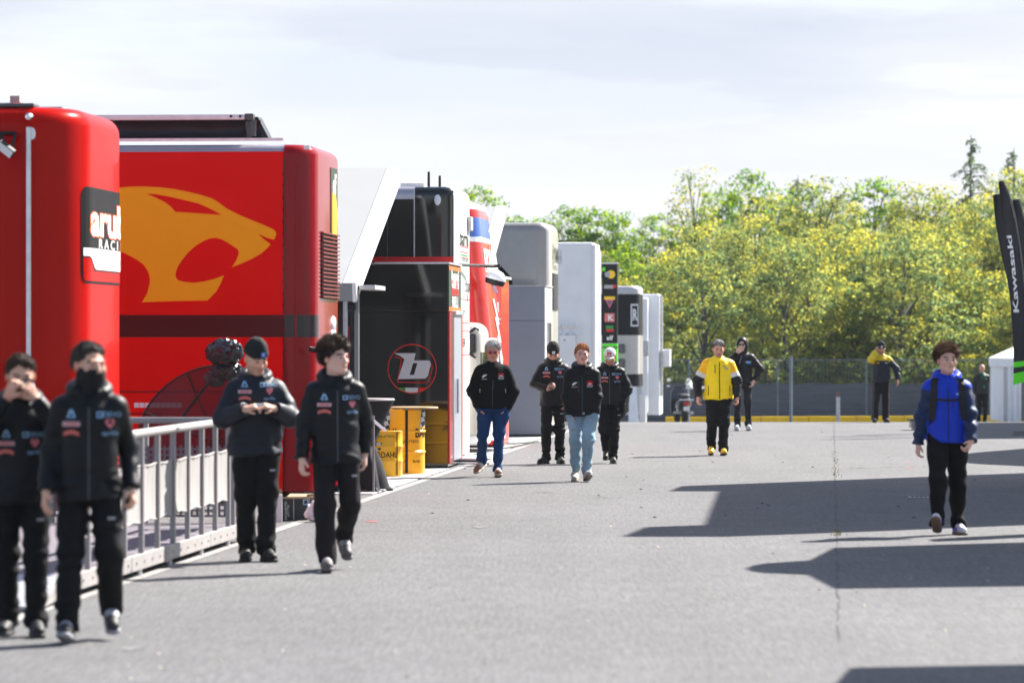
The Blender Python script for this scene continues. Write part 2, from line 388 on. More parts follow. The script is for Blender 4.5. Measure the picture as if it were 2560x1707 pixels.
post0 = MB().tube([(0, 0, 0), (0, 0, 2.05)], 0.020, 8).build('post', M_post, fence, loc=(fx[0], 0, 0))
for x in fx[1:]: share('post', post0, fence, (x, 0, 0))
for a, b in zip(fx[:-1], fx[1:]):
    mb = MB(); nx, nzv = 14, 14
    v = [(a+0.03+(b-a-0.06)*i/nx, -0.05+0.02*math.sin(i*1.7+j*0.6+a)+0.012*math.sin(j*2.6), 0.06+1.22*j/nzv+(0.02*math.sin(i*0.9+a) if j == nzv else 0)) for j in range(nzv+1) for i in range(nx+1)]
    mb.mesh(v, [(j*(nx+1)+i, j*(nx+1)+i+1, (j+1)*(nx+1)+i+1, (j+1)*(nx+1)+i) for j in range(nzv) for i in range(nx)])
    mb.build('windbreak_panel', M_cloth, fence, smooth=True)
mb = MB()
for j in range(9):
    z = 1.30+j*0.09; mb.box(fx[0], fx[-1], -0.004, 0.004, z-0.003, z+0.003)
x = fx[0]
while x < fx[-1]: mb.box(x-0.003, x+0.003, -0.012, -0.005, 1.25, 2.04); x += 0.12
wm = mb.build('wire_mesh', M_wire, fence); wm['kind'] = 'stuff'
MB().tube([(fx[0], 0.02, 2.06), (fx[-1], 0.02, 2.06)], 0.018, 6).build('top_rail', M_wire, fence)
# nearer pole and short white post
p = W(1976, 1050, 100); hp = (1050-906)*100/F
pole = tag(MB().tube([(0, 0, 0), (0, 0, hp+0.2)], 0.030, 10).build('pole', M_post, None, loc=(p.x, 100, gz(100))), 'slim grey metal pole standing before the yellow kerb', 'pole')
for k in range(4): MB().tube([(-0.06, 0, 0.35+k*0.32), (0.0, 0, 0.35+k*0.32)], 0.014, 6).build('hook', M_dark, pole)
MB().box(0.028, 0.055, -0.01, 0.03, 0.02, hp+0.2).build('cable_channel', M_postl, pole)
p = W(2095, 1040, 129)
tag(MB().box(-0.06, 0.06, -0.06, 0.06, 0, 0.85, bev=0.01).box(-0.05, 0.05, -0.05, 0.05, 0.85, 1.02, 1).build('marker_post', [M_postl, mat('rust', (0.16, 0.07, 0.05), 0.9, noise=0.3)], None, loc=(p.x, 129, gz(129))), 'short white marker post with a rusty top by the kerb', 'post')

# ================================================================ trees
def leaf_mat(name, yellow):
    m = bpy.data.materials.new(name); m.use_nodes = True; nt = m.node_tree; nt.nodes.clear()
    out = nt.nodes.new('ShaderNodeOutputMaterial'); a = nt.nodes.new('ShaderNodeAttribute'); a.attribute_name = 'col'
    df = nt.nodes.new('ShaderNodeBsdfDiffuse'); tr = nt.nodes.new('ShaderNodeBsdfTranslucent'); gl = nt.nodes.new('ShaderNodeBsdfGlossy'); gl.inputs['Roughness'].default_value = 0.45
    mm = nt.nodes.new('ShaderNodeMixShader'); mm.inputs[0].default_value = 0.55
    m3 = nt.nodes.new('ShaderNodeMixShader'); m3.inputs[0].default_value = 0.006
    hs = nt.nodes.new('ShaderNodeHueSaturation'); hs.inputs['Saturation'].default_value = 1.1; hs.inputs['Value'].default_value = 1.7
    nt.links.new(a.outputs['Color'], df.inputs[0]); nt.links.new(a.outputs['Color'], hs.inputs['Color']); nt.links.new(hs.outputs[0], tr.inputs[0])
    nt.links.new(df.outputs[0], mm.inputs[1]); nt.links.new(tr.outputs[0], mm.inputs[2]); nt.links.new(mm.outputs[0], m3.inputs[1]); nt.links.new(gl.outputs[0], m3.inputs[2]); nt.links.new(m3.outputs[0], out.inputs[0])
    return m
M_leaf = leaf_mat('foliage', 0)
M_bark = mat('bark', (0.085, 0.08, 0.085), 0.9, noise=0.35, nscale=8, bump=0.6, bscale=25)
def leaves_mesh(name, C, N, size, cols, rs):
    """C: leaf centres (n,3); N: preferred normals; two-triangle leaves"""
    n = len(C); a = rs.normal(size=(n, 3))+N*0.9; a /= np.linalg.norm(a, axis=1)[:, None]
    t = np.cross(a, rs.normal(size=(n, 3))); t /= np.linalg.norm(t, axis=1)[:, None]; b = np.cross(a, t)
    s = size*rs.uniform(0.6, 1.3, (n, 1)); w = 0.62
    v = np.stack([C-t*s, C-b*s*w+a*s*0.15, C+t*s, C+b*s*w+a*s*0.15], 1).reshape(-1, 3)
    me = bpy.data.meshes.new(name); me.vertices.add(4*n); me.vertices.foreach_set('co', v.astype(np.float32).ravel())
    me.loops.add(4*n); me.loops.foreach_set('vertex_index', np.arange(4*n, dtype=np.int32))
    me.polygons.add(n); me.polygons.foreach_set('loop_start', np.arange(0, 4*n, 4, dtype=np.int32)); me.polygons.foreach_set('loop_total', np.full(n, 4, np.int32))
    me.update(calc_edges=True)
    at = me.attributes.new('col', 'FLOAT_COLOR', 'POINT'); c4 = np.repeat(np.concatenate([cols, np.ones((n, 1))], 1), 4, 0); at.data.foreach_set('color', c4.astype(np.float32).ravel())
    me.materials.append(M_leaf); return me
PAL = {'yellow': ((0.43, 0.375, 0.068), (0.11, 0.165, 0.065), 0.28), 'green': ((0.26, 0.34, 0.03), (0.06, 0.135, 0.04), 0.38), 'olive': ((0.36, 0.345, 0.08), (0.10, 0.15, 0.07), 0.28)}  # second tone of each set has bluish haze and sky light put in
def tree_proto(seed, h, wid, pal, nclump, per, lsz, low=0.18):
    rs = np.random.RandomState(seed); r_ = random.Random(seed)
    mb = MB(); top = Vector((r_.uniform(-0.3, 0.3), r_.uniform(-0.3, 0.3), h*0.86))
    tp = [Vector((0, 0, 0)).lerp(top, t)+Vector((r_.uniform(-1, 1), r_.uniform(-1, 1), 0))*0.12*(0 < t < 1) for t in (0, .2, .4, .6, .8, 1)]
    r0 = 0.018*h; mb.tube(tp, [r0, r0*.85, r0*.7, r0*.5, r0*.3, r0*.1], 7)
    cl = []
    for k in range(nclump):
        z = low+(0.97-low)*((k+r_.random())/nclump); a = k*2.39996+r_.uniform(-.4, .4)
        prof = math.sin(math.pi*min(1, (z-low*0.6)/(1.02-low*0.6))**0.75)**0.6
        rr = wid*prof*math.sqrt(r_.uniform(0.12, 1.0))*r_.uniform(0.8, 1.15)
        ax = Vector((0, 0, 0)).lerp(top, min(1, z)); c = Vector((ax.x+rr*math.cos(a), ax.y+rr*math.sin(a), z*h))
        cl.append(c)
        if k % 3 == 0:
            zb = max(0.12, z-0.16-0.1*r_.random()); st = Vector((0, 0, 0)).lerp(top, zb/0.86); mid = st.lerp(c, .55)+Vector((0, 0, .06*h*r_.random()))
            rb = r0*(1-zb)*0.42+0.006; mb.tube([st, mid, c], [rb, rb*.6, rb*.2], 5)
    Cs, Ns, cols = [], [], []
    ca, cb, p = PAL[pal]
    for c in cl:
        n = int(per*r_.uniform(0.5, 1.4)*(0.4 if c.z > 0.86*h else 0.75 if c.z > 0.74*h else 1)); rad = r_.uniform(0.16, 0.40)*wid/1.5
        d = rs.normal(size=(n, 3)); d /= np.linalg.norm(d, axis=1)[:, None]
        q = d*(rs.uniform(0.15, 1, (n, 1))**0.5)*rad*np.array([1.25, 1.25, 0.62]); q[:, 2] -= 0.12*rad
        Cs.append(np.array(c)+q); Ns.append(d+np.array([0, 0, .7]))
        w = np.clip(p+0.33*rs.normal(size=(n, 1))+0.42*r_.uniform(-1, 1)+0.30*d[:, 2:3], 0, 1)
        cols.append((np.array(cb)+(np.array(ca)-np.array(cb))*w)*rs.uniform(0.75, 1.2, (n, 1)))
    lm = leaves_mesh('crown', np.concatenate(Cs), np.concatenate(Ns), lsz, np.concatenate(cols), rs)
    tm = mb.build('trunk', M_bark, None, smooth=True); me = tm.data; bpy.data.objects.remove(tm)
    return me, lm, h
def conifer_proto(seed, h, wid):
    rs = np.random.RandomState(seed); r_ = random.Random(seed); mb = MB()
    mb.tube([(0, 0, 0), (0.05, 0, h*.5), (0, 0.03, h)], [0.13, 0.08, 0.012], 7); Cs, Ns = [], []
    z = h*0.2
    while z < h*0.985:
        t = 1-(z-h*0.2)/(h*0.8); ln = wid*(t**0.8)*r_.uniform(0.6, 1.1)+0.1; a = r_.uniform(0, 6.28)
        d = Vector((math.cos(a), math.sin(a), 0)); p0 = Vector((0, 0, z)); p1 = p0+d*ln*.55+Vector((0, 0, .05*ln)); p2 = p0+d*ln+Vector((0, 0, -.22*ln))
        mb.tube([p0, p1, p2], [0.022, 0.014, 0.004], 4, cap=False)
        for k in range(int(75*ln)+14):
            s = r_.random()**0.8; q = p0.lerp(p1, s/0.55) if s < .55 else p1.lerp(p2, (s-.55)/.45)
            Cs.append(q+Vector((r_.gauss(0, .05), r_.gauss(0, .05), -abs(r_.gauss(0, .10))))); Ns.append((0, 0, 1))
        z += r_.uniform(0.07, 0.15)
    C = np.array(Cs); cols = np.array([0.075, 0.105, 0.045])*rs.uniform(0.6, 1.4, (len(C), 1))
    lm = leaves_mesh('crown', C, np.array(Ns, float), 0.05, cols, rs); tm = mb.build('trunk', M_bark, None, smooth=True); me = tm.data; bpy.data.objects.remove(tm)
    return me, lm, h
def place_tree(pr, name, loc, top_z, label, cat='tree', group=None, rz=0.0, wx=1.0):
    t = thing(name, label, cat, loc, rz, group); s = (top_z-loc[2])/pr[2]; t.scale = (s*wx, s*wx, s)
    link(bpy.data.objects.new('trunk', pr[0]), t); link(bpy.data.objects.new('crown', pr[1]), t); return t
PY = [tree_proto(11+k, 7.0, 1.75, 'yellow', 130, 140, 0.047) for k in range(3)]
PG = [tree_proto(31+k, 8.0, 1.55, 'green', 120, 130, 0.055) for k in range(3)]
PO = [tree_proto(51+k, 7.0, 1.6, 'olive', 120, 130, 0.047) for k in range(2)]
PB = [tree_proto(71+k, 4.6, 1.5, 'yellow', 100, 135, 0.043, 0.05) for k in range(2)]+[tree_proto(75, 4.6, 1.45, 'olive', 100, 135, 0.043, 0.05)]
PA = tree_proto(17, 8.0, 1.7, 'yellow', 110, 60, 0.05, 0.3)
SIL = [(1100, 470), (1215, 462), (1262, 535), (1320, 560), (1375, 515), (1420, 500), (1480, 512), (1540, 520), (1600, 515), (1660, 540), (1710, 560), (1745, 415), (1800, 470), (1868, 415), (1930, 490), (1980, 450), (2040, 440), (2100, 500), (2190, 425), (2240, 505), (2300, 450), (2350, 480), (2420, 505), (2480, 470), (2540, 415), (2600, 400), (2690, 400)]
def sil(x):
    for (a, b), (c, d) in zip(SIL[:-1], SIL[1:]):
        if a <= x <= c: return b+(d-b)*(x-a)/(c-a)
    return SIL[0][1] if x < SIL[0][0] else SIL[-1][1]
tr = random.Random(5)
back = [(1130, 'g'), (1212, 'g'), (1262, 'g'), (1345, 'g'), (1420, 'g'), (1490, 'g'), (1560, 'g'), (1630, 'g'), (1690, 'g'), (1745, 'y'), (1805, 'g'), (1868, 'g'), (1925, 'y'), (1980, 'g'), (2040, 'o'), (2105, 'y'), (2180, 'g'), (2245, 'o'), (2305, 'y'), (2355, 'o'), (2410, 'y'), (2470, 'y'), (2540, 'y'), (2610, 'o'), (2690, 'y')]
LB = {'g': 'fresh green broadleaf tree in the back of the wood behind the fence', 'y': 'tall yellow-green tree in the back of the wood behind the fence', 'o': 'olive-toned tree in the back of the wood behind the fence'}
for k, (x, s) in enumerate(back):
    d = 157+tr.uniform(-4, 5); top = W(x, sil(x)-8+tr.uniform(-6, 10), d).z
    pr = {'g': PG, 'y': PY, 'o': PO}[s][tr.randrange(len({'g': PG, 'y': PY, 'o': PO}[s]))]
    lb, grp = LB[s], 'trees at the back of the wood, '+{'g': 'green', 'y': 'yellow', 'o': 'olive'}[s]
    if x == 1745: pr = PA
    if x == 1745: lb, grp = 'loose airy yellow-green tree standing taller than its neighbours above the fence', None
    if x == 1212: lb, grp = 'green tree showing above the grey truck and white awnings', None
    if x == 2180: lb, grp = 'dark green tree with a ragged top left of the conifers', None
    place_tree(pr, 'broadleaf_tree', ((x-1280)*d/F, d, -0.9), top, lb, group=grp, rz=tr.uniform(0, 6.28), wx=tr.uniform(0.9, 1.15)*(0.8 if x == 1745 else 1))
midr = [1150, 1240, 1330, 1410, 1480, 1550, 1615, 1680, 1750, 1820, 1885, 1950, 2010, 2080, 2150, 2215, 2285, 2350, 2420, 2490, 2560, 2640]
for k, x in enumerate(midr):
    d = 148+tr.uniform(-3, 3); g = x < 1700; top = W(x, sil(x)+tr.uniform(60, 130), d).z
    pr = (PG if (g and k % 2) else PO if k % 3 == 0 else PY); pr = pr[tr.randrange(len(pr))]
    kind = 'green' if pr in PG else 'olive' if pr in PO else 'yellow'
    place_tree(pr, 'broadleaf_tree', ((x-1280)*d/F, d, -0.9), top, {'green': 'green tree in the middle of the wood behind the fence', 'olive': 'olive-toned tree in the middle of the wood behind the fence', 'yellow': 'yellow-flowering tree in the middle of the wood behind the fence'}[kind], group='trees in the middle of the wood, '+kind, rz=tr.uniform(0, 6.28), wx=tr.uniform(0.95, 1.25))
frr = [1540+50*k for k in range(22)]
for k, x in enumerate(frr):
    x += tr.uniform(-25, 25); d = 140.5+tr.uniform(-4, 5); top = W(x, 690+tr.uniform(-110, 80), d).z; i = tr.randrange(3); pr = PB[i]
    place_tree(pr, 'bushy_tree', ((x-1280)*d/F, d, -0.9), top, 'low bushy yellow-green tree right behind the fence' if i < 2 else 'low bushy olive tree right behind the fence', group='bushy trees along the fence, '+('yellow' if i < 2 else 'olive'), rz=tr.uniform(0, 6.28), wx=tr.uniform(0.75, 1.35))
PC = [conifer_proto(91, 10, 2.7), conifer_proto(92, 10, 2.8)]
for x, yt, d, lb in ((2428, 338, 166, 'slender thin conifer rising above the wood, left of the other conifer'), (2535, 370, 168, 'conifer above the black feather flags at the right edge'), (1995, 440, 165, 'thin conifer tip among green trees above the man with black and yellow jacket')):
    place_tree(PC[x % 2], 'conifer_tree', ((x-1280)*d/F, d, -0.9), W(x, yt, d).z, lb, rz=x)
# undergrowth that closes the foot of the wood
rs = np.random.RandomState(3); n = 15000
C = np.stack([rs.uniform(-2, 22, n), rs.uniform(134.5, 141, n), -0.9+1.9*rs.uniform(0, 1, n)**1.6+0.5*np.sin(rs.uniform(0, 30, n))**2*0.3], 1)
w = np.clip(0.35+0.3*rs.normal(size=(n, 1)), 0, 1); cols = (np.array([0.06, 0.10, 0.014])+(np.array([0.19, 0.2, 0.02])-np.array([0.06, 0.1, 0.014]))*w)
tag(link(bpy.data.objects.new('undergrowth', leaves_mesh('undergrowth', C, np.tile([0, -.3, .6], (n, 1)), 0.085, cols, rs))), 'green undergrowth at the foot of the wood behind the fence', 'undergrowth', kind='stuff')
# ================================================================ trucks of the left row
# local frame of a truck: x = 0 at the end facing the lane, -x into the row, y = 0 at the wall facing the camera
def outline(L, Wd, rn, rf, ins, seg=10):
    """plan outline from the near-left corner round the lane end to the far-left corner, inset by ins"""
    pts = [(-L+ins*0, ins), (-rn-0.001, ins)]
    r = max(rn-ins, 0.012)
    for k in range(1, seg+1):
        a = -math.pi/2+math.pi/2*k/seg; pts.append((-ins-r+r*math.cos(a), ins+r+r*math.sin(a)))
    r2 = max(rf-ins, 0.012)
    for k in range(0, seg+1):
        a = math.pi/2*k/seg; pts.append((-ins-r2+r2*math.cos(a), Wd-ins-r2+r2*math.sin(a)))
    pts.append((-L, Wd-ins)); return pts
def shell(name, parent, L, Wd, z0, z1, rn, rf, rt, mats, pick, zs=(), xs=(), seg=10, lean=None, smooth=True):
    """rounded trailer body; pick(x, y, z, column) -> material index; zs: extra levels where colours change; xs: extra columns on the near wall"""
    lv = [(z0, 0.0)]+[(z, 0.0) for z in sorted(zs) if z0 < z < z1-rt]+[(z1-rt, 0.0)]
    for k in range(1, 6):
        a = math.pi/2*k/5; lv.append((z1-rt+rt*math.sin(a), rt*(1-math.cos(a))))
    mb = MB(); rows = []
    for z, ins in lv:
        o_ = outline(L, Wd, rn, rf, ins, seg)
        o_ = [o_[0]]+[(x, o_[0][1]) for x in sorted(xs)]+o_[1:]
        if lean: o_ = [(x+lean(z)*(1 if x > -L+0.01 else 0), y) for x, y in o_]
        rows.append([(x, y, z) for x, y in o_])
    n = len(rows[0]); b = 0
    for r_ in rows: mb.v += r_
    for i in range(len(rows)-1):
        for k in range(n-1):
            q = (i*n+k, i*n+k+1, (i+1)*n+k+1, (i+1)*n+k); c = [sum(mb.v[j][t] for j in q)/4 for t in range(3)]
            mb.f.append(q); mb.m.append(pick(c[0], c[1], c[2], k-len(xs)))
    top = (len(rows)-1)*n; mb.f.append(tuple(range(top, top+n))); mb.m.append(pick(-L/2, Wd/2, z1, -1))
    mb.f.append(tuple(range(n))); mb.m.append(0)
    return mb.build(name, mats, parent, smooth=smooth)
def wheels(t, xs, y, r=0.5):
    for x in xs:
        w = MB().lathe([(r*.6, -.14), (r*.97, -.14), (r, -.1), (r, .1), (r*.97, .14), (r*.6, .14)], 24).build('wheel', M_rubber, t, loc=(x, y, r), rot=(R(90), 0, 0))
        MB().lathe([(0.0, -.08), (r*.58, -.08), (r*.6, .135), (r*.3, .12), (0.0, .1)], 20).build('rim', M_alu, w)
def wall(u, v, off=-0.004): return (u, off, v)                       # print on the wall facing the camera
def endf(u, v, off=0.004): return (off, u, v)                        # print on the lane end (u = along the lane)
def truck(name, label, x, y, rz=LROT): return thing(name, label, 'truck', (x, y, gz(y)), rz)

# ---------------------------------------------------------------- 1: red trailer at the left edge
T1 = truck('team_truck', 'bright red trailer with rounded end and black lettered panel at the left edge', -3.95, 36.55)
L1, W1, rn1 = 9.0, 2.45, 0.58
body1 = shell('body', T1, L1, W1, 0.32, 3.95, rn1, 0.45, 0.17, [M_red], lambda x, y, z, c: 0, zs=(1.33,), seg=16)
def arc1(s, z, off=0.005):         # s: metres along the outline from the start of the near rounded corner
    la = rn1*math.pi/2
    if s < 0: return (-rn1+s, -off, z)
    if s < la:
        a = -math.pi/2+s/rn1; return (-rn1+(rn1+off)*math.cos(a), rn1+(rn1+off)*math.sin(a), z)
    s2 = s-la; fl = W1-rn1-0.45
    if s2 < fl: return (off, rn1+s2, z)
    a = min((s2-fl)/0.45, math.pi/2); return (-0.45+(0.45+off)*math.cos(a), W1-0.45+(0.45+off)*math.sin(a), z)
def strip1(name, s0, s1, za, zb, m, off, parent=T1, n=24):
    return flat(name, mv(rect2d(s1-s0, zb-za, n, 1), (s0+s1)/2, (za+zb)/2), lambda u, v: arc1(u, v, off), m, parent)
mb = MB(); mb.box(-0.022, 0.022, -0.02, 0.0, 1.34, 3.78)
MB().box(-0.022, 0.022, -0.035, -0.002, 1.34, 3.76, bev=0.006).build('rail', M_alu, T1, loc=(-0.47, 0.008, 0))
MB().lathe([(0.0, .05), (.028, .045), (.04, .02), (.042, 0)], 16).build('rivet', M_chrome, T1, smooth=True, loc=(-0.47, 0.012, 3.85), rot=(R(90), 0, 0))
MB().box(-4, -0.42, 0.0, 0.012, 1.30, 1.325).build('seam', M_maroon, T1, loc=(0, -0.012, 0))
MB().box(-2.2, -0.58, -0.05, 0.0, 1.30, 1.42, bev=0.01).build('sill_rail', M_alud, T1, loc=(-0.35, -0.012, 0))
MB().box(-0.006, 0.006, -0.006, 0, 0.4, 3.7).build('panel_gap', M_band, T1, loc=(-0.92, 0, 0))
for zc in (3.70, 1.38):
    a = [arc1(0.13+0.028*math.cos(t*math.pi/10), zc+0.056*math.sin(t*math.pi/10), 0.012) for t in range(20)]
    MB().prism(a, (0.01, 0.02, 0)).build('marker_lamp', M_lens, T1)
fl = MB().tube([(-0.9, -0.05, 0), (-0.02, -0.05, 0)], 0.018, 8).tube([(-0.18, -0.05, 0), (-0.05, -0.14, -0.17)], 0.016, 6).tube([(-0.02, -0.05, 0), (-0.05, -0.14, -0.17)], 0.016, 6).build('floodlight_arm', M_blackm, T1, loc=(-0.56, 0, 3.70))
fh = MB().box(-0.17, 0.17, -0.05, 0.05, -0.07, 0.07, bev=0.012).build('floodlight', M_blackm, T1, loc=(-0.64, -0.2, 3.55), rot=(R(25), R(38), 0))
fh.scale = (0.5, 0.6, 0.6)
MB().box(-0.16, 0.16, -0.056, -0.051, -0.06, 0.06).build('lens', M_lens, fh)
for k in range(6): MB().box(-0.14+k*0.05, -0.12+k*0.05, 0.05, 0.075, -0.05, 0.05).build('cooling_fin', M_alud, fh)
MB().box(-2.6, -0.45, 0.12, 0.4, 3.95, 3.985, bev=0.01).build('roof_rail', M_greyd, T1)
MB().box(-0.33, 0.02, 0.9, 1.7, 3.94, 4.0, bev=0.02).build('roof_hatch', M_grey, T1, loc=(-0.35, 0, 0))
MB().box(-2.0, -0.75, 0.6, 1.0, 3.95, 4.02, bev=0.01).box(-0.76, -0.67, 0.55, 0.7, 4.02, 4.08, 1).build('roof_box', [M_alud, M_conc], T1)
# black panel with lettering, wrapped round the end
pz0, pz1, ps0, ps1 = 2.02, 2.82, 0.66, 2.75
def rr2d(s0, s1, z0, z1, r, n=6):
    pts = []
    for (cx, cz, a0) in ((s0+r, z0+r, 180), (s1, z0, None), (s1, z1, None), (s0+r, z1-r, 90)):
        if a0 is None: pts.append((cx, cz))
        else:
            for k in range(n+1): a = R(a0+90*k/n); pts.append((cx+r*math.cos(a), cz+r*math.sin(a)))
    return pts
def slice2d(loop, step=0.08):          # cut a loop into thin columns so it can follow a curve
    bm = bmesh.new(); vs = [bm.verts.new((x, y, 0)) for x, y in loop]; bm.faces.new(vs)
    x0_, x1_ = min(p[0] for p in loop), max(p[0] for p in loop); x = x0_+step
    while x < x1_: bmesh.ops.bisect_plane(bm, geom=bm.verts[:]+bm.edges[:]+bm.faces[:], plane_co=(x, 0, 0), plane_no=(1, 0, 0)); x += step
    bmesh.ops.triangulate(bm, faces=bm.faces[:]); bm.verts.index_update()
    r_ = ([(v.co.x, v.co.y) for v in bm.verts], [tuple(v.index for v in f.verts) for f in bm.faces]); bm.free(); return r_
def slicemesh(shape, step=0.06):
    bm = bmesh.new(); vs = [bm.verts.new((x, y, 0)) for x, y in shape[0]]
    for f in shape[1]:
        try: bm.faces.new([vs[i] for i in f])
        except ValueError: pass
    x0_, x1_ = min(p[0] for p in shape[0]), max(p[0] for p in shape[0]); x = x0_+step
    while x < x1_: bmesh.ops.bisect_plane(bm, geom=bm.verts[:]+bm.edges[:]+bm.faces[:], plane_co=(x, 0, 0), plane_no=(1, 0, 0)); x += step
    bm.verts.index_update(); r_ = ([(v.co.x, v.co.y) for v in bm.verts], [tuple(v.index for v in f.verts) for f in bm.faces]); bm.free(); return r_
on1 = lambda off: (lambda u, v: arc1(u, (v-2.405)*1.05+2.785, off))
panel = flat('lettered_panel', slice2d(rr2d(ps0, ps1, 1.98, 2.83, 0.09)), on1(0.004), M_pblack, T1)
flat('red_field', slice2d(rr2d(ps0+0.03, ps1, 2.00, 2.09, 0.06)), on1(0.007), M_red, panel)
flat('white_field', slice2d([(ps0+0.03, 2.29), (ps0+0.03, 2.22), (ps0+0.16, 2.22), (ps0+0.24, 2.20), (ps0+0.38, 2.12), (ps0+0.46, 2.105), (ps1, 2.105), (ps1, 2.29)]), on1(0.010), M_pwhite, panel)
flat('red_field', slice2d([(ps0+0.03, 2.205), (ps0+0.03, 2.08), (ps0+0.36, 2.08), (ps0+0.22, 2.19), (ps0+0.14, 2.205)]), on1(0.009), M_red, panel)
tx = text2d('aruba', 0.40, 0.03, 'LEFT', squeeze=2.5); tz = slicemesh(mv(tx, ps0+0.20, 2.535))
flat('lettering', slicemesh(mv(text2d('aruba', 0.40, 0.055, 'LEFT', squeeze=2.5), ps0+0.20, 2.535)), on1(0.007), M_porange, panel)
flat('lettering', tz, on1(0.010), M_pwhite, panel)
flat('lettering', slicemesh(mv(text2d('R A C I N G', 0.12, 0.012, 'LEFT', squeeze=2.8), ps0+0.58, 2.335)), on1(0.008), M_pwhite, panel)
flat('lettering', slicemesh(mv(text2d('Ducati Superbike', 0.14, 0.0, 'LEFT', squeeze=2.3), ps0+0.42, 2.20)), on1(0.013), M_pgrey, panel)
wheels(T1, (-5.2, -6.5), 0.25)

# ---------------------------------------------------------------- 2: panther trailer
T2 = truck('team_truck', 'dark red trailer with big orange big-cat head logo on its side', -2.22, 45.0)
z2 = lambda y: W(0, y, 45.0).z
x2 = lambda x: ((x-1280)*45.0/F+2.22)/math.cos(LROT)
seam = x2(709)
body2 = shell('body', T2, 9.0, 2.5, 0.11, 4.02, 0.36, 0.42, 0.12, [M_maroon, M_redv, M_silver, M_band, M_greyd], lambda x, y, z, c: (4 if y > 2.3 and x < -0.3 else 3 if (z2(843) < z < z2(787) and y < 0.42) else 0 if (y > 0.15 or x > seam) else 2 if z > z2(381) else 3 if z2(843) < z < z2(787) else 1), zs=(z2(381), z2(787), z2(843)), xs=(seam,), seg=12)  # far wall coloured dark grey in place of the awning tent's shade
MB().box(seam-0.006, seam+0.006, -0.008, 0.0, 0.12, 3.86).build('panel_seam', M_band, T2)
MB().box(-8.9, seam, -0.006, 0.0, z2(981), z2(978)).build('panel_seam', M_band, T2)
for k in range(26): MB().box(seam-0.012, seam+0.004, -0.014, -0.008, 0.3+k*0.135, 0.33+k*0.135).build('rivet', M_maroon, T2)
MB().tube([(-0.235, 0.045, 0.15), (-0.22, 0.038, 3.8)], 0.02, 10).build('corner_bead', M_maroon, T2, smooth=True)
Z = lambda X, Y: (x2(X/2.6133), z2(200+Y/2.6133))
cat = [(560,735),(660,712),(745,703),(830,695),(930,693),(1040,699),(1130,710),(1220,728),(1300,747),(1380,772),(1420,795),(1450,818),(1480,840),(1560,880),(1650,918),(1730,950),(1785,975),(1800,990),(1804,1005),(1800,1020),(1790,1043),(1765,1037),(1740,1030),(1685,1003),(1725,1042),(1768,1073),(1740,1103),(1710,1130),(1650,1165),(1580,1197),(1512,1223),(1540,1180),(1556,1140),(1558,1122),(1550,1105),(1520,1085),(1490,1065),(1450,1042),(1410,1031),(1370,1034),(1330,1048),(1280,1078),(1250,1102),(1220,1130),(1180,1180),(1155,1220),(1141,1262),(1143,1288),(1160,1308),(1200,1318),(1260,1324),(1330,1315),(1400,1298),(1460,1275),(1440,1325),(1410,1380),(1352,1440),(1150,1443),(920,1451),(955,1390),(970,1330),(972,1300),(968,1275),(955,1240),(930,1205),(890,1175),(830,1142),(750,1105),(640,1062),(560,1035)]
eye = [(948,740),(1010,744),(1100,760),(1200,783),(1290,805),(1360,835),(1405,858),(1445,881),(1300,870),(1140,860),(1110,825),(1070,795),(1010,766)]
flat('cat_head_logo', tess([[Z(*p) for p in cat], [Z(*p) for p in eye]]), wall, M_pyel, T2)
MB().box(-8.9, seam-0.004, -0.02, 0.0, z2(350)-0.01, z2(345)).build('top_trim', M_alu, T2)
for k in range(9): # small warning stickers along the sill
    flat('sticker', mv(rect2d(0.055, 0.055), x2(338+k*13.5), z2(1013)), wall, M_pwhite, T2)
MB().box(-9, x2(400), -0.004, 0.0, z2(1036), z2(1033)).build('sill_line', M_band, T2)
# louvred grille on the lane end, slats one by one
gr = MB().box(-0.03, 0.008, 0.55, 2.0, z2(745), z2(575)).build('grille', M_dark, T2, loc=(0.002, 0, 0))
s0 = MB().box(0.0, 0.028, 0.52, 2.05, -0.009, 0.007, bev=0.003).build('slat', M_maroon, gr, loc=(0.006, 0, z2(740)))
for k in range(1, 17): share('slat', s0, gr, (0.006, 0, z2(740)+(z2(578)-z2(740))*k/16))
for zc, m_ in ((z2(808), M_lens), (z2(838), M_lens)):
    MB().lathe([(0.0, .05), (.07, .045), (.1, .02), (.11, 0)], 18, sx=1.9).build('tail_lamp', m_, T2, smooth=True, loc=(-0.02, 1.7, zc), rot=(R(90), 0, R(90)))
ep = flat('sponsor_panel', mv(rect2d(0.62, 1.08, 6, 1), 1.72, 3.28), lambda u, v: endf(u, v, 0.006), mat('sponsor_green', (0.02, 0.045, 0.02), 0.4, noise=0.1), T2)
flat('lettering', mv(text2d('elf', 0.34, 0.02), 1.72, 3.62), lambda u, v: endf(u, v, 0.010), M_pwhite, ep)
flat('yellow_logo', mv(tess([[(-.2,-.3),(.2,-.3),(.26,.1),(.1,.3),(-.2,.32)]]), 1.74, 3.22), lambda u, v: endf(u, v, 0.010), mat('print_yellow', (0.9, 0.55, 0.01), 0.4, noise=0.03), ep)
flat('lettering', mv(text2d('RACING', 0.14, 0.01, squeeze=0.9), 1.72, 2.85), lambda u, v: endf(u, v, 0.010), M_porange, ep)
MB().tube([(-0.05, -0.08, z2(872)), (0.12, -0.03, z2(880)), (0.22, 0.02, z2(900))], 0.03, 8).build('mirror_arm', M_blackm, T2, smooth=True)
MB().box(-0.04, 0.03, -0.02, 0.02, 0, 0.05, bev=0.008).build('roof_lamp', M_lens, T2, loc=(x2(768), 0.02, z2(374)))
MB().box(-8.8, -0.15, 0.2, 2.3, 0.0, 0.10).build('undercarriage', M_dark, T2)
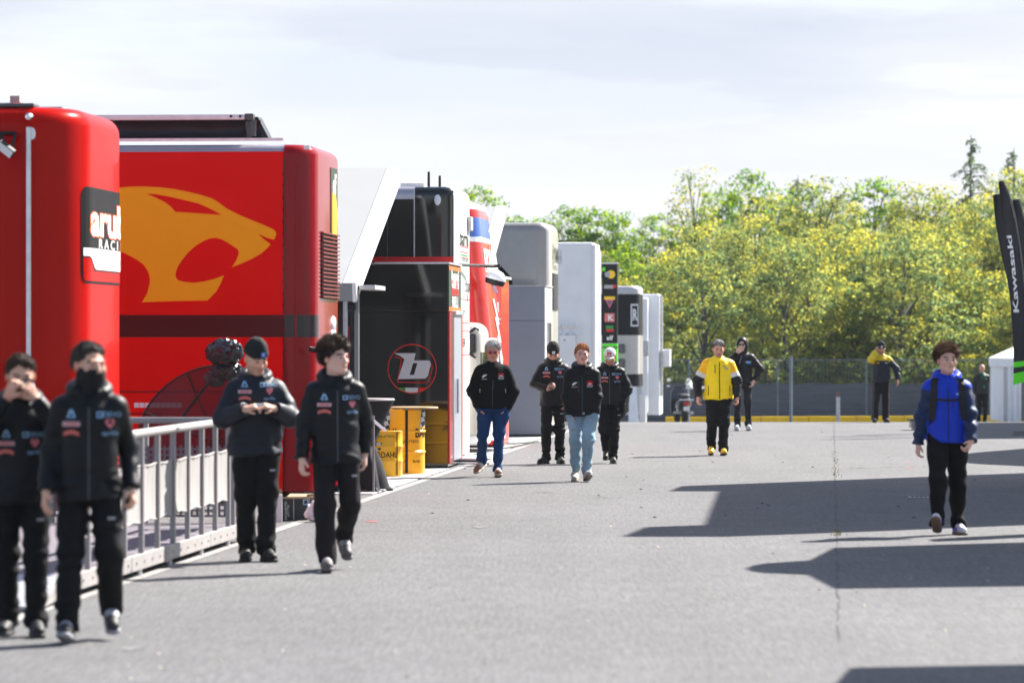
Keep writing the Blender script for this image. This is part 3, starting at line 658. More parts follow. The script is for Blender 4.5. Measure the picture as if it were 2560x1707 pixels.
# rolled awning on the roof
M_tarp = mat('black_tarpaulin', (0.016, 0.017, 0.020), 0.38, noise=0.25, nscale=5, bump=0.7, bscale=6)
aw = thing('roof_awning', 'rolled black awning with aluminium beam on the dark red trailer roof', 'awning', T2.location+Vector((0, 0.25, 4.02)), LROT)
x9 = lambda x: ((x-1280)*45.25/F+2.22)/math.cos(LROT); z9 = lambda y: W(0, y, 45.25).z-4.02
mb = MB(); nx = 40; rows = []
for j in range(7):
    t = j/6; rows.append([(-8.8+(x9(650)+8.8)*i/nx, 0.02+0.05*math.sin(math.pi*t)+0.02*math.sin(i*1.9+t*3)*math.sin(math.pi*t), z9(345)+(z9(300)-z9(345))*t) for i in range(nx+1)])
mb.mesh([p for r_ in rows for p in r_], [(j*(nx+1)+i, j*(nx+1)+i+1, (j+1)*(nx+1)+i+1, (j+1)*(nx+1)+i) for j in range(6) for i in range(nx)])
mb.build('tarpaulin', M_tarp, aw, smooth=True)
MB().prism([(x9(600), 0.05, z9(345)), (x9(612), 0.05, z9(298)), (x9(640), 0.1, z9(290)), (x9(668), 0.12, z9(345))], (0, 0.35, 0)).build('end_flap', M_tarp, aw)
bmx = MB().box(-8.8, x9(612), -0.05, 0.03, z9(300), z9(286), bev=0.008).box(-8.8, x9(612), -0.058, -0.052, z9(295), z9(293)).build('beam', M_alu, aw)
MB().box(x9(612), x9(634), -0.06, 0.12, z9(302), z9(284), bev=0.01).build('end_bracket', M_greyd, aw)
for xx in (578, 601): MB().tube([(x9(xx), -0.06, z9(291)), (x9(xx), -0.045, z9(291))], 0.016, 8).build('bolt', M_dark, aw)
for (xa, ya, xb, yb, r_) in ((618, 303, 622, 345, .03), (630, 300, 628, 340, .05), (612, 318, 632, 322, .02)): MB().tube([(x9(xa), 0.02, z9(ya)), (x9(xb), 0.02, z9(yb))], r_, 8).build('winch_strut', M_greyd, aw)

# ---------------------------------------------------------------- white sloping awning between trucks 2 and 3
def awning(name, label, x_top, y_top, z_top, y_bot, z_bot, Lw, th=0.24):
    t = thing(name, label, 'awning', (x_top, y_top, 0), LROT); dy = y_bot-y_top
    n = Vector((0, -(z_top-z_bot), -dy)).normalized(); n = n if n.z > 0 else -n
    a, b = Vector((0, 0, z_top)), Vector((0, dy, z_bot)); dn = -n*th
    MB().prism([a, b, b+dn, a+dn], (-Lw, 0, 0)).build('roof_panel', mat('awning_cloth', (0.27, 0.275, 0.28), 0.7, noise=0.04, nscale=1.5), t)
    k = 0.004
    MB().prism([a+n*k, b+n*k, b+dn*1.05, a+dn*1.05], (0.05, 0, 0)).build('side_rail', M_white, t, loc=(0.002, 0, 0))
    MB().prism([a+n*0.012, b+n*0.012, b, a], (-0.16, 0, 0)).build('edge_trim', M_white, t, loc=(0.045, 0, 0))
    for q in (0.12, 0.45, 0.82):
        c = a.lerp(b, q)+dn*0.5; MB().tube([(0.05, c.y, c.z), (0.062, c.y, c.z)], 0.022, 8).build('bolt', M_alud, t)
    MB().tube([b+dn+Vector((-0.1, 0.05, 0)), (-0.1, dy+0.05, 0)], 0.03, 8).build('post', M_alud, t)
    MB().tube([b+dn+Vector((-Lw+0.1, 0.05, 0)), (-Lw+0.1, dy+0.05, 0)], 0.03, 8).build('post', M_alud, t)
    return t
awning('white_awning', 'large white sloping awning roof right of the dark red trailer', -1.66, 57.0, 4.27, 51.8, 2.55, 7.0)
# grey doorway under its low edge
dw = thing('entry_booth', 'grey framed entry booth with dark door below the white awning', 'booth', (W(938, 0, 52.0).x, 52.0, 0), LROT)
x52 = lambda x: ((x-938)*52/F); z52 = lambda y: W(0, y, 52).z
MB().box(x52(846), x52(898), -0.02, 1.2, z52(724), z52(714), bev=0.006).build('canopy_board', mat('dark_wood_trim', (0.035, 0.022, 0.02), 0.5, noise=0.2), dw)
MB().box(x52(898), 0, -0.02, 1.2, z52(724), z52(713), bev=0.006).build('canopy_end', M_alud, dw)
MB().box(x52(856), x52(867), 0.02, 0.1, 0, z52(726), bev=0.006).build('door_post', M_grey, dw)
MB().box(x52(885), x52(896), 0.02, 0.1, 0, z52(726), bev=0.006).build('door_post', M_grey, dw)
MB().box(x52(867), x52(885), 0.03, 0.1, z52(776), z52(726), bev=0.006).build('door_head', M_grey, dw)
dr = MB().box(x52(868), x52(884), 0.06, 0.1, 0.02, z52(777)).build('door', M_glass, dw)
MB().tube([(x52(871), 0.03, 1.0), (x52(871), 0.03, 2.0)], 0.014, 8).build('handle', mat('red_handle', (0.3, 0.02, 0.04), 0.4, noise=0.1), dr)
MB().box(-0.05, 0.05, -0.08, 0.02, -0.05, 0.05, bev=0.02).build('lamp', M_blackm, dw, loc=(x52(880), 0, z52(767)))
MB().box(x52(840), x52(855), 0.1, 1.1, 0, z52(727)).build('side_wall', mat('dark_wood_trim', (0.035, 0.022, 0.02), 0.5), dw)

# ---------------------------------------------------------------- 3: black and white trailer
T3 = truck('team_truck', 'tall black trailer with silver top band and white lane end', -0.82, 58.6)
z3 = lambda y: W(0, y, 58.6).z; x3 = lambda x: ((x-1280)*58.6/F+0.82)/math.cos(LROT)
c3 = x3(1036)
body3 = shell('body', T3, 8.0, 2.45, 0.12, 4.07, 0.22, 0.3, 0.13, [M_black, M_white, M_silver, M_pred], lambda x, y, z, c: (1 if y > 0.13 or (x > -0.05) else 3 if z3(656) < z < z3(642) else 2 if (z > z3(498) and x < c3) else 0), zs=(z3(656), z3(642), z3(498)), xs=(c3,), seg=12)
MB().box(-7.9, x3(1125), -0.016, 0.0, z3(664), z3(657)).build('ledge', M_alud, T3)
MB().box(c3-0.01, c3+0.006, -0.008, 0, z3(642), z3(470)).build('panel_seam', M_alud, T3)
for xx in (932, 968): MB().box(x3(xx)-0.005, x3(xx)+0.005, -0.006, 0, z3(655), z3(500)).build('panel_seam', M_greyd, T3)
MB().lathe([(0.0, .03), (.03, .028), (.045, .012), (.05, 0)], 16, sy=1.6).build('marker_lamp', M_lens, T3, smooth=True, loc=(x3(1094), -0.005, z3(500)), rot=(R(90), 0, 0))
for xx, yt in ((1058, 427), (1086, 437)):
    MB().tube([(x3(xx), 0.8, 4.05), (x3(xx), 0.8, z3(yt)+0.02)], [0.022, 0.018], 8).build('antenna', M_blackm, T3)
MB().box(x3(995), x3(1055), 0.3, 1.2, 4.06, 4.13, bev=0.01).build('roof_box', M_alud, T3)
e3 = lambda u, v: endf(u, v, 0.005)
flat('lettering', mv(text2d('barni', 0.34, 0.01, 'LEFT', squeeze=2.1), 0.55, z3(592)), e3, M_pblack, T3)
for k in range(3): flat('red_line', mv(rect2d(1.4, 0.012), 1.3, z3(612+k*14)), e3, M_pred, T3)
flat('green_line', mv(rect2d(1.1, 0.02), 1.3, z3(634)), e3, M_pgreen, T3)
flat('lettering', mv(text2d('RACING TEAM', 0.09, 0.01, squeeze=1.5), 1.4, z3(645)), e3, M_pblack, T3)
for yy_ in (746, 806, 827, 887): flat('red_line', mv(rect2d(1.9, 0.012), 1.25, z3(yy_)), e3, M_pred, T3)
flat('lettering', mv(text2d('Xflower', 0.17, 0.0, 'LEFT', shear=0.25, squeeze=1.7), 0.45, z3(778)), e3, M_pblack, T3)
flat('lettering', mv(text2d('SPIDER', 0.18, 0.01, 'LEFT', squeeze=1.8), 0.45, z3(858)), e3, M_pblack, T3)
flat('lettering', mv(text2d('DUCATI', 0.20, 0.01, 'LEFT', squeeze=1.3), 1.45, z3(716)), e3, M_pblack, T3)
MB().box(0.0, 0.06, 1.75, 2.15, z3(568), z3(532), bev=0.012).build('side_vent', M_alud, T3)
MB().tube([(-0.2, -0.05, z3(660)), (0.03, 0.3, z3(661)), (0.16, 1.9, z3(658)), (0.40, 2.3, z3(658))], 0.022, 8).build('awning_arm', M_blackm, T3)
MB().box(0.22, 0.46, 2.25, 2.35, z3(662), z3(654)).build('arm_hinge', M_blackm, T3)
mw = MB().box(-7.8, -0.2, 0.1, 2.3, 0.0, 0.11).build('undercarriage', M_dark, T3)
MB().box(-0.3, 0.5, -0.1, 2.2, 0.0, 0.03).box(-0.2, 0.4, 0.1, 2.0, 0.06, 0.09).build('step', M_alud, T3)
# black expandable box in front of it
BX = thing('entrance_cabin', 'glossy black cabin wall with round red ringed white b emblem', 'cabin', (W(1120, 0, 56.6).x, 56.6, 0), LROT)
xb = lambda x: (x-1120)*56.6/F; zb = lambda y: W(0, y, 56.6).z
MB().box(xb(938), 0, 0.0, 1.95, zb(1166), zb(780), bev=0.004).build('wall_panel', M_black, BX)
MB().box(xb(938), 0, 0.0, 1.95, zb(778), zb(660), bev=0.004).build('wall_panel', M_black, BX)
MB().box(xb(936), 0.02, -0.01, 1.97, zb(660), zb(655)).build('top_trim', M_alu, BX)
MB().box(-6.0, xb(939), 0.25, 1.9, 0.1, zb(780), bev=0.004).build('rear_panel', M_black, BX)
MB().box(-6.0, xb(939), 0.25, 1.9, zb(778), zb(660), bev=0.004).build('rear_panel', M_black, BX)
eb = lambda off=0.006: (lambda u, v: endf(u, v, off))
flat('side_field', mv(rect2d(1.85, zb(664)-zb(776)), 1.0, (zb(664)+zb(776))/2), eb(), mat('sponsor_green', (0.02, 0.045, 0.02), 0.4), BX)
for (ya, yb_) in ((664, 674), (767, 777)): flat('red_field', mv(rect2d(1.85, zb(ya)-zb(yb_)), 1.0, (zb(ya)+zb(yb_))/2), eb(0.009), M_porange, BX)
flat('lettering', mv(text2d('barni', 0.42, 0.03, squeeze=1.3), 1.0, zb(695)), eb(0.009), M_pwhite, BX)
flat('lettering', mv(text2d('SPARK', 0.30, 0.03, squeeze=1.3), 1.0, zb(720)), eb(0.009), M_pred, BX)
flat('lettering', mv(text2d('PIRELLI', 0.22, 0.02, squeeze=1.3), 1.0, zb(755)), eb(0.009), M_pwhite, BX)
MB().box(0.0, 0.02, 0.05, 0.16, 0.07, zb(779)).build('edge_trim', M_pred, BX)
MB().box(0.0, 0.022, 0.17, 0.50, 0.07, zb(779)).build('edge_trim', M_greyd, BX)
MB().box(0.0, 0.024, 0.52, 0.60, 0.07, zb(779)).build('edge_trim', M_pred, BX)
sd = MB().box(0.0, 0.03, 0.62, 1.72, 0.10, zb(785), bev=0.006).build('side_door', mat('door_silver', (0.30, 0.33, 0.37), 0.4, metal=0.2, noise=0.06), BX)
MB().box(0.0, 0.06, 0.6, 1.75, zb(786), zb(776), bev=0.005).build('door_head', M_alu, BX)
MB().tube([(0.06, 0.85, zb(1035)), (0.06, 0.85, zb(948))], 0.02, 8).build('handle', M_alu, sd)
MB().box(0.0, 0.03, 1.74, 1.95, 0.10, zb(779)).build('edge_trim', M_pred, BX)
for yy_ in (0.2, 1.2, 1.8): MB().tube([(-0.12, yy_, 0), (-0.12, yy_, 0.12)], 0.05, 10).box(-0.22, -0.02, yy_-.08, yy_+.08, 0, 0.02).build('foot', M_blackm, BX)
# emblem: red ring, white block letter with red shadow line, tricolour at the foot
E = lambda X, Y: (xb(900+0), 0)
ec = (xb(1030), zb(921.5)); er = 62*56.6/F
flat('emblem_ring', mv(circle2d(er, 64, er*0.957), *ec), lambda u, v: wall(u, v, -0.004), M_pred, BX)
q = lambda X, Y: (xb(800+X*0.5482), zb(380+Y*0.5482))       # from an enlarged view of the emblem
bl = [(338,917),(436,917),(428,950),(494,950),(504,956),(505,970),(492,1020),(480,1033),(355,1035),(384,945),(368,932)]
bh = [(424,962),(444,962),(428,1016),(408,1016)]
flat('emblem_letter', tess([[q(*p) for p in bl], [q(*p) for p in bh]]), lambda u, v: wall(u, v, -0.008), mat('emblem_white', (0.55, 0.55, 0.60), 0.4, noise=0.04), BX)
rl = [(340,935),(372,942),(352,1048),(470,1052),(496,1046),(512,985),(508,968)]
mb = MB()
for a, b in zip(rl[:-1], rl[1:]):
    a, b = Vector((*q(*a), 0)), Vector((*q(*b), 0)); nrm = Vector((-(b-a).y, (b-a).x, 0)).normalized()*0.006
    mb.poly([wall(*(p.xy), -0.005) for p in (a-nrm, b-nrm, b+nrm, a+nrm)])
mb.build('emblem_outline', M_pred, BX)
def chord(u0, u1, vtop):           # piece of the disc below a level line
    pts = [(u0, vtop)]
    for k in range(13): u = u0+(u1-u0)*k/12; pts.append((u, -math.sqrt(max(0, (er*0.957)**2-u*u))))
    pts.append((u1, vtop)); return [(ec[0]+p[0], ec[1]+p[1]) for p in pts]
vt = zb(969)-ec[1]; ue = math.sqrt((er*0.957)**2-vt*vt)*0.999; u1_ = xb(1013)-ec[0]; u2_ = xb(1044)-ec[0]
for a, b, m_ in ((-ue, u1_, M_pgreen), (u1_, u2_, MATS['emblem_white']), (u2_, ue, M_pred)): flat('tricolour_field', tess([chord(a, b, vt)]), lambda u, v: wall(u, v, -0.006), m_, BX)

# ---------------------------------------------------------------- tractor cab beside it
CB = truck('truck_cab', 'cream white truck cab with black mirrors between white trailer and red one', -0.47, 62.2)
M_cream = mat('cream_paint', (0.58, 0.54, 0.47), 0.35, coat=0.4, noise=0.05)
z6 = lambda y: W(0, y, 62.5).z
shell('cab', CB, 2.0, 1.5, 0.35, z6(806), 0.18, 0.25, 0.2, [M_cream, M_glass], lambda x, y, z, c: 1 if (c > 5 and z6(985) < z < z6(880) and x > -0.5) else 0, zs=(z6(985), z6(880), 1.0, 0.6), seg=8)
for k in range(4): MB().box(-0.02, 0.03, 0.3, 1.3, 0.55+k*0.12, 0.61+k*0.12, bev=0.008).build('grille_slat', M_greyd, CB)
for yy_ in (0.12, 1.3):
    m_ = MB().box(-0.04, 0.06, -0.09, 0.09, -0.15, 0.15, bev=0.03).build('mirror', M_blackm, CB, loc=(-0.14, yy_-0.16, z6(858)))
    MB().tube([(-0.15, 0.02, 0.1), (0.05, 0, 0.24), (0.1, 0, 0.2)], 0.022, 8).tube([(-0.15, 0.02, -0.1), (0.05, 0, -0.22)], 0.022, 8).build('mirror_arm', M_blackm, m_)
for yy_ in (0.25, 1.25): MB().box(-0.03, 0.03, yy_-.14, yy_+.14, 0.62, 0.78, bev=0.02).build('headlight', M_lens, CB)
MB().box(-1.9, 0.02, 0.05, 1.45, 0.18, 0.36, bev=0.03).build('bumper', M_white, CB)
wheels(CB, (-0.9,), 0.1, 0.45)

# ---------------------------------------------------------------- 4: red, white and blue truck with sloping nose
T4 = truck('team_truck', 'red truck with sloping nose, white and blue top and white lettering', -0.27, 64.5)
z4 = lambda y: W(0, y, 64.6).z
M_hred = mat('bright_red', (0.68, 0.018, 0.008), 0.3, coat=0.6, noise=0.05)
M_hblue = mat('bright_blue', (0.04, 0.12, 0.45), 0.3, coat=0.5, noise=0.05)
zt4 = 4.08
ln4 = lambda z: -0.30*max(0, (z-1.0))/3.0
zs4 = (z4(845), z4(604), z4(592), z4(543), z4(521))
shell('body', T4, 7.0, 2.45, 0.2, zt4, 0.35, 0.4, 0.2, [M_white, M_hred, M_hblue], lambda x, y, z, c: 0 if z < z4(845) or y > 2.2 else 1 if z < z4(604) else 0 if z < z4(592) else 2 if z < z4(543) else 1 if z < z4(521) else 0, zs=zs4, seg=10, lean=ln4)
ef4 = lambda off: (lambda u, v: (ln4(v)+off, u, v))
lt = flat('lettering', mv(text2d('HONDA', 0.52, 0.04, 'LEFT', squeeze=1.25), 0.36, z4(653)), ef4(0.01), M_pwhite, T4)
flat('lettering', mv(text2d('HRC', 0.30, 0.02, 'LEFT', squeeze=1.5), 1.35, z4(713)), ef4(0.013), M_hblue, T4)
for k in range(5):
    za = z4(745)-0.30*k; flat('grey_stripe', tess([[(1.15+0.1*k, za), (1.5+0.1*k, za), (2.05, za-0.42), (1.75, za-0.42)]]), ef4(0.01), mat('stripe_grey', (0.5, 0.52, 0.55), 0.4, noise=0.05), T4)
dm = MB().lathe([(0.0, .16), (.10, .13), (.16, .05), (.17, 0), (.15, -.08), (0, -.1)], 20, mi=[0, 0, 0, 1, 1]).build('mirror_pod', [M_white, M_blackm], T4, smooth=True, loc=(0.02, -0.2, z4(700)), rot=(0, R(15), 0))
# red booth behind with a dark door
RB = thing('red_booth', 'narrow red booth with white cap and dark door beside silver cabin', 'booth', (W(1253, 0, 67.6).x, 67.6, 0), LROT)
zr = lambda y: W(0, y, 67.6).z
MB().box(-1.6, 0, 0, 1.6, 0.05, zr(697), bev=0.006).build('wall', M_hred, RB)
MB().box(-1.6, 0, 1.603, 1.62, 0.05, zr(697)).build('rear_panel', M_grey, RB)  # unseen back added so the silver cabin reflects no red
MB().box(-1.65, 0.04, -0.05, 1.65, zr(696), zr(690)).build('cap', M_white, RB)
MB().box(-0.09, -0.03, -0.02, 0.0, 0.1, zr(800)).build('door', M_dark, RB); MB().box(-0.1, -0.01, -0.025, 0.0, zr(800), zr(795)).build('door_head', M_alud, RB)
flat('white_field', mv(rect2d(0.12, 0.17), -0.1, zr(768)), wall, M_pwhite, RB)
awning('white_awning', 'smaller white sloping awning behind the red, white and blue truck', W(1256, 0, 70).x, 70.0, 4.16, 66.6, 3.05, 6.0, 0.2)

# ---------------------------------------------------------------- 5: grey trailer with silver cabin
T5 = truck('team_truck', 'glossy taupe grey trailer with louvres above a silver cabin', 0.74, 77.2)
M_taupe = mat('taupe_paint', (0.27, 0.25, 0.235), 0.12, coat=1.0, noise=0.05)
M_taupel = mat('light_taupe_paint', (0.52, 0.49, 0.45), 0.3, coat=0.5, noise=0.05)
z5 = lambda y: W(0, y, 77.2).z; x5 = lambda x: ((x-1280)*77.2/F-0.74)/math.cos(LROT)
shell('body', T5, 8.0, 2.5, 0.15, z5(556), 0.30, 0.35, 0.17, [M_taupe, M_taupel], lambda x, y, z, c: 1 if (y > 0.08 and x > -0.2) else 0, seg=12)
e5 = lambda off=0.005: (lambda u, v: endf(u, v, off))
flat('emblem', [mv(circle2d(0.20, 24, 0.175), 0.72, z5(635)), mv(rect2d(0.03, 0.36), 0.72, z5(635)), mv(rect2d(0.03, 0.36), 0.72, z5(635), rot=1.05), mv(rect2d(0.03, 0.36), 0.72, z5(635), rot=-1.05)], e5(), [M_pblack]*4, T5)
flat('lettering', mv(text2d('YAMAHA', 0.42, 0.01, 'LEFT', squeeze=1.3), 0.98, z5(637)), e5(), M_pblack, T5)
flat('lettering', mv(text2d('R A C I N G', 0.13, 0.01, 'LEFT', squeeze=1.8), 0.62, z5(667)), e5(), M_pblack, T5)
flat('lettering', mv(text2d('7', 0.2, 0.01, squeeze=1.5), 0.3, z5(757)), e5(), M_pblack, T5)
s0 = MB().box(0.0, 0.02, 0.55, 1.95, -0.018, 0.018, bev=0.004).build('louvre', M_dark, T5, loc=(0.003, 0, z5(684)))
for k in range(1, 17): share('louvre', s0, T5, (0.003, 0, z5(684)+(z5(771)-z5(684))*k/16))
lf = [(1240,716),(1236,700),(1240,685),(1250,662),(1262,675),(1275,690),(1281,702),(1281,712),(1276,716)]
flat('dark_spade', tess([[(x5(a), z5(b)) for a, b in lf]]), wall, M_black, T5)  # black spade-shaped patch laid flat on the near wall
MB().box(-7.9, -0.25, 0.1, 2.3, 0.0, 0.14).build('undercarriage', M_dark, T5)
SB = thing('entrance_cabin', 'plain silver metal cabin below the taupe grey trailer', 'cabin', (W(1361, 0, 75.2).x, 75.2, 0), LROT)
M_silp = mat('silver_panel', (0.25, 0.255, 0.30), 0.35, metal=0.15, noise=0.06, nscale=1.5)
zs_ = lambda y: W(0, y, 75.2).z; xs_ = lambda x: (x-1361)*75.2/F
MB().box(xs_(1250), 0, 0, 1.9, 0.05, zs_(802), bev=0.005).build('wall_panel', M_silp, SB)
MB().box(xs_(1250), 0, 0, 1.9, zs_(801.4), zs_(716), bev=0.005).build('wall_panel', M_silp, SB)
MB().box(xs_(1249), 0.03, -0.015, 1.95, zs_(716), zs_(713)).build('top_trim', M_alud, SB)
MB().box(0.0, 0.012, 0.03, 1.88, 0.06, zs_(718)).build('side_panel', M_white, SB)
MB().box(0.012, 0.03, 0.5, 1.5, 0.1, zs_(806)).build('side_door', M_dark, SB)
MB().box(0.012, 0.034, 0.42, 0.5, 0.1, zs_(804)).build('door_post', M_alud, SB)
MB().box(xs_(1250), 0.04, -0.06, 2.0, 0, 0.045).build('base_plate', M_dark, SB)

# ---------------------------------------------------------------- 6: white canvas-sided trailer
T6 = truck('team_truck', 'plain white trailer with white folded awning box behind the men', 1.78, 87.6)
z7 = lambda y: W(0, y, 87.6).z-gz(87.6); x7 = lambda x: ((x-1280)*87.6/F-1.78)/math.cos(LROT)
shell('body', T6, 7.0, 2.5, 0.9, z7(606), 0.05, 0.08, 0.05, [M_whitec], lambda x, y, z, c: 0, seg=4)
MB().box(-0.02, 0.05, -0.03, 0.08, 0.9, z7(612), bev=0.008).build('corner_post', M_white, T6)
MB().tube([(0.06, 0.3, 0.9), (0.06, 0.3, z7(625))], 0.035, 8).tube([(0.06, 1.3, 0.9), (0.06, 1.3, z7(625))], 0.035, 8).build('door_bar', M_white, T6)
mb = MB(); nn = 24
v = [(x7(1398)+(x7(1452)-x7(1398))*i/nn, -0.16-0.05*math.cos(j*1.05)+0.02*math.sin(i*1.3+j), z7(835)+(z7(812)-z7(835))*j/6+0.03*math.sin(i*0.8)) for j in range(7) for i in range(nn+1)]
mb.mesh(v, [(j*(nn+1)+i, j*(nn+1)+i+1, (j+1)*(nn+1)+i+1, (j+1)*(nn+1)+i) for j in range(6) for i in range(nn)]); mb.build('folded_awning', M_whitec, T6, smooth=True)
MB().box(x7(1400), x7(1440), -0.3, -0.02, z7(945), z7(838), bev=0.015).build('equipment_box', M_white, T6)
MB().tube([(x7(1414), -0.31, z7(850)), (x7(1414), -0.30, z7(850))], 0.03, 10).build('lock', M_alud, T6)
MB().box(-6.5, -0.3, 0.2, 2.2, 0.35, 0.89).build('chassis', M_dark, T6); wheels(T6, (-1.0, -2.3), 0.2)
# ---------------------------------------------------------------- sponsor totem
TT = thing('sponsor_totem', 'tall black sponsor totem with small logos and bright green foot', 'sign', (W(1524, 0, 97).x, 97, gz(97)), LROT)
zt = lambda y: W(0, y, 97).z-gz(97); xt = lambda x: (x-1524)*97/F
hw = 0.185
MB().box(-hw, hw, 0, 0.25, zt(858), zt(660), bev=0.01).build('upper_board', M_totem, TT)
for (ya, yb_, m_) in ((866, 859, M_lime), (870, 866.5, M_dark), (940, 870.5, M_lime)): MB().box(-hw, hw, 0, 0.25, zt(ya), zt(yb_)).build('foot_field', m_, TT)
MB().box(-hw, hw, 0.02, 0.23, 0, zt(940)).build('foot', M_greyd, TT)
MB().box(-hw-0.01, hw+0.01, -0.01, 0.26, zt(660), zt(656)).build('cap', M_alud, TT)
wt = lambda u, v: wall(u, v, -0.006); wt2 = lambda u, v: wall(u, v, -0.010)
flat('round_logo', mv(circle2d(0.10, 20), 0.035, zt(686)), wt, mat('print_yellow', (0.9, 0.55, 0.01), 0.4), TT); flat('round_logo', mv(circle2d(0.07, 16), -0.05, zt(686)), wt2, M_pgrey, TT)
flat('sponsor_bar', mv(rect2d(0.22, 0.09), -0.02, zt(717)), wt, M_pgrey, TT); flat('red_field', mv(circle2d(0.045, 12), 0.12, zt(716)), wt2, M_pred, TT)
flat('triangle_logo', mv(tess([[(-.12, .10), (.12, .10), (0, -.14)]]), 0, zt(756)), wt, mat('print_pink', (0.7, 0.10, 0.22), 0.5, noise=0.05), TT); flat('yellow_bar', mv(rect2d(0.26, 0.075), 0, zt(745)), wt2, MATS['print_yellow'], TT); flat('triangle_core', mv(tess([[(-.07, .05), (.07, .05), (0, -.08)]]), 0, zt(757)), wt2, M_greyd, TT)
flat('square_logo', mv(rect2d(0.24, 0.21), 0, zt(794)), wt, mat('print_pale_red', (0.6, 0.16, 0.15), 0.5, noise=0.1), TT); flat('square_mark', mv(text2d('K', 0.2, 0.02), 0.02, zt(795)), wt2, M_pwhite, TT)
flat('green_bar', mv(rect2d(0.18, 0.075), 0, zt(818)), wt, M_pgreen, TT); flat('red_bar', mv(rect2d(0.18, 0.06), 0.01, zt(826)), wt, M_pred, TT)
flat('lettering', mv(text2d('elf', 0.16, 0.02), 0, zt(845)), wt, M_pwhite, TT); flat('green_field', mv(rect2d(0.07, 0.09), -0.14, zt(673)), wt, M_lime, TT)
# ---------------------------------------------------------------- 7 and 8: last trailers of the row
T7 = truck('team_truck', 'black trailer with pale lower half and white framed letter near the row end', 3.5, 110.0)
z8 = lambda y: W(0, y, 110).z-gz(110); x8 = lambda x: ((x-1280)*110/F-3.5)/math.cos(LROT)
shell('body', T7, 6.0, 2.4, z8(966), z8(715), 0.25, 0.3, 0.1, [M_totem, M_alud, M_taupel], lambda x, y, z, c: 2 if z8(935) < z < z8(838) else 1 if z > z8(735) else 0, zs=(z8(935), z8(838), z8(735)), seg=8)
MB().box(-5.5, -0.3, 0.2, 2.2, 0.3, z8(966)).build('chassis', M_dark, T7)
flat('white_frame', tess([[(x8(1577), z8(760)), (x8(1596), z8(760)), (x8(1596), z8(816)), (x8(1577), z8(816))], [(x8(1580), z8(764)), (x8(1594), z8(764)), (x8(1594), z8(812)), (x8(1580), z8(812))]]), wall, M_pwhite, T7)
flat('lettering', mv(text2d('R', 0.42, 0.04, squeeze=0.5), x8(1587), z8(788)), lambda u, v: wall(u, v, -0.006), M_pwhite, T7)
for zz_ in (0.0, -0.4): MB().box(-0.05, 0.12, -0.12, 0.0, z8(860)+zz_-.25, z8(860)+zz_, bev=0.03).build('mirror', M_greyd, T7, loc=(x8(1552), 0, 0))
wheels(T7, (-0.8, -2.0), 0.2)
MB().prism([(x8(1572), -0.3, 0.0), (x8(1598), -0.3, 0.0), (x8(1590), -0.1, z8(966)), (x8(1576), -0.1, z8(966))], (0, 0.04, 0)).build('side_skirt', M_white, T7)
T8 = truck('team_truck', 'white trailer at the far end of the row with a small box on its end', 4.35, 118.0)
z10 = lambda y: W(0, y, 118).z-gz(118); x10 = lambda x: ((x-1280)*118/F-4.35)/math.cos(LROT)
shell('body', T8, 5.0, 2.4, 0.25, z10(735), 0.06, 0.08, 0.06, [M_white], lambda x, y, z, c: 0, seg=4)
MB().box(x10(1604), x10(1622), -0.5, -0.02, 0.3, z10(745), bev=0.05).build('folded_awning', M_whitec, T8)
MB().box(0.02, 0.3, 0.1, 1.2, z10(917), z10(873), bev=0.02).build('cooling_unit', M_white, T8)
MB().box(x10(1612), x10(1624), -0.62, -0.51, z10(890), z10(850), bev=0.03).build('hinge_box', M_alud, T8)
MB().box(x10(1600), x10(1618), -0.7, -0.05, 0.0, z10(985), bev=0.04).build('lower_box', M_white, T8)
MB().tube([(0.05, 0.05, z10(990)), (0.05, 0.05, z10(738))], 0.04, 8).build('corner_tube', M_alud, T8)
# ================================================================ aluminium walkway with railing in front of the red trailer
WK = thing('walkway', 'low aluminium walkway with railing and grey canvas panels beside the red trailer', 'walkway', (-2.72, 32.1, 0), LROT)
# local: y along the lane, x = 0 at the outer beam, -x towards the trailers
ya, yb_ = -4.40, 3.95; dz = 0.175; wd = 2.6
M_beam = mat('pale_aluminium', (0.36, 0.335, 0.325), 0.5, metal=0.25, noise=0.1, nscale=6)
M_railm = mat('railing_metal', (0.27, 0.25, 0.25), 0.45, metal=0.4, noise=0.12, nscale=8)
M_plank = mat('purple_grey_plank', (0.17, 0.15, 0.17), 0.65, noise=0.2, nscale=4, stretch=(1, 6, 1))
M_canv = mat('grey_canvas', (0.31, 0.295, 0.285), 0.85, noise=0.06, nscale=3, bump=0.2, bscale=12)
segs = [(ya, -1.9), (-1.88, -0.36), (-0.16, 1.95), (1.97, yb_)]
for a, b in segs:
    bo = MB().box(-0.05, 0.0, a, b, dz-0.12, dz, bev=0.006).build('side_beam', M_beam, WK)
    y = a+0.18
    while y < b-0.1: MB().tube([(0.0, y, dz-0.06), (0.01, y, dz-0.06)], 0.011, 6).build('bolt', M_alud, bo); y += 0.36
MB().box(-0.055, 0.006, -0.355, -0.165, dz-0.13, dz+0.003, bev=0.006).build('beam_joint', M_railm, WK)
MB().box(-wd, -wd+0.05, ya, yb_, dz-0.12, dz).build('side_beam', M_beam, WK)
rp = MB().prism([(0, ya-1.15, 0.005), (0, ya, dz-0.12), (0, ya, dz), (0, ya-1.15, 0.03)], (-0.05, 0, 0)).build('ramp_beam', M_beam, WK)
MB().prism([(-wd, ya-1.15, 0.005), (-wd, ya, dz-0.12), (-wd, ya, dz), (-wd, ya-1.15, 0.03)], (0.05, 0, 0)).build('ramp_beam', M_beam, WK)
n = int((yb_-ya)/0.14)
pl0 = MB().box(-wd+0.055, -0.055, 0.0, 0.128, -0.03, -0.006, bev=0.003).build('plank', M_plank, WK, loc=(0, ya, dz))
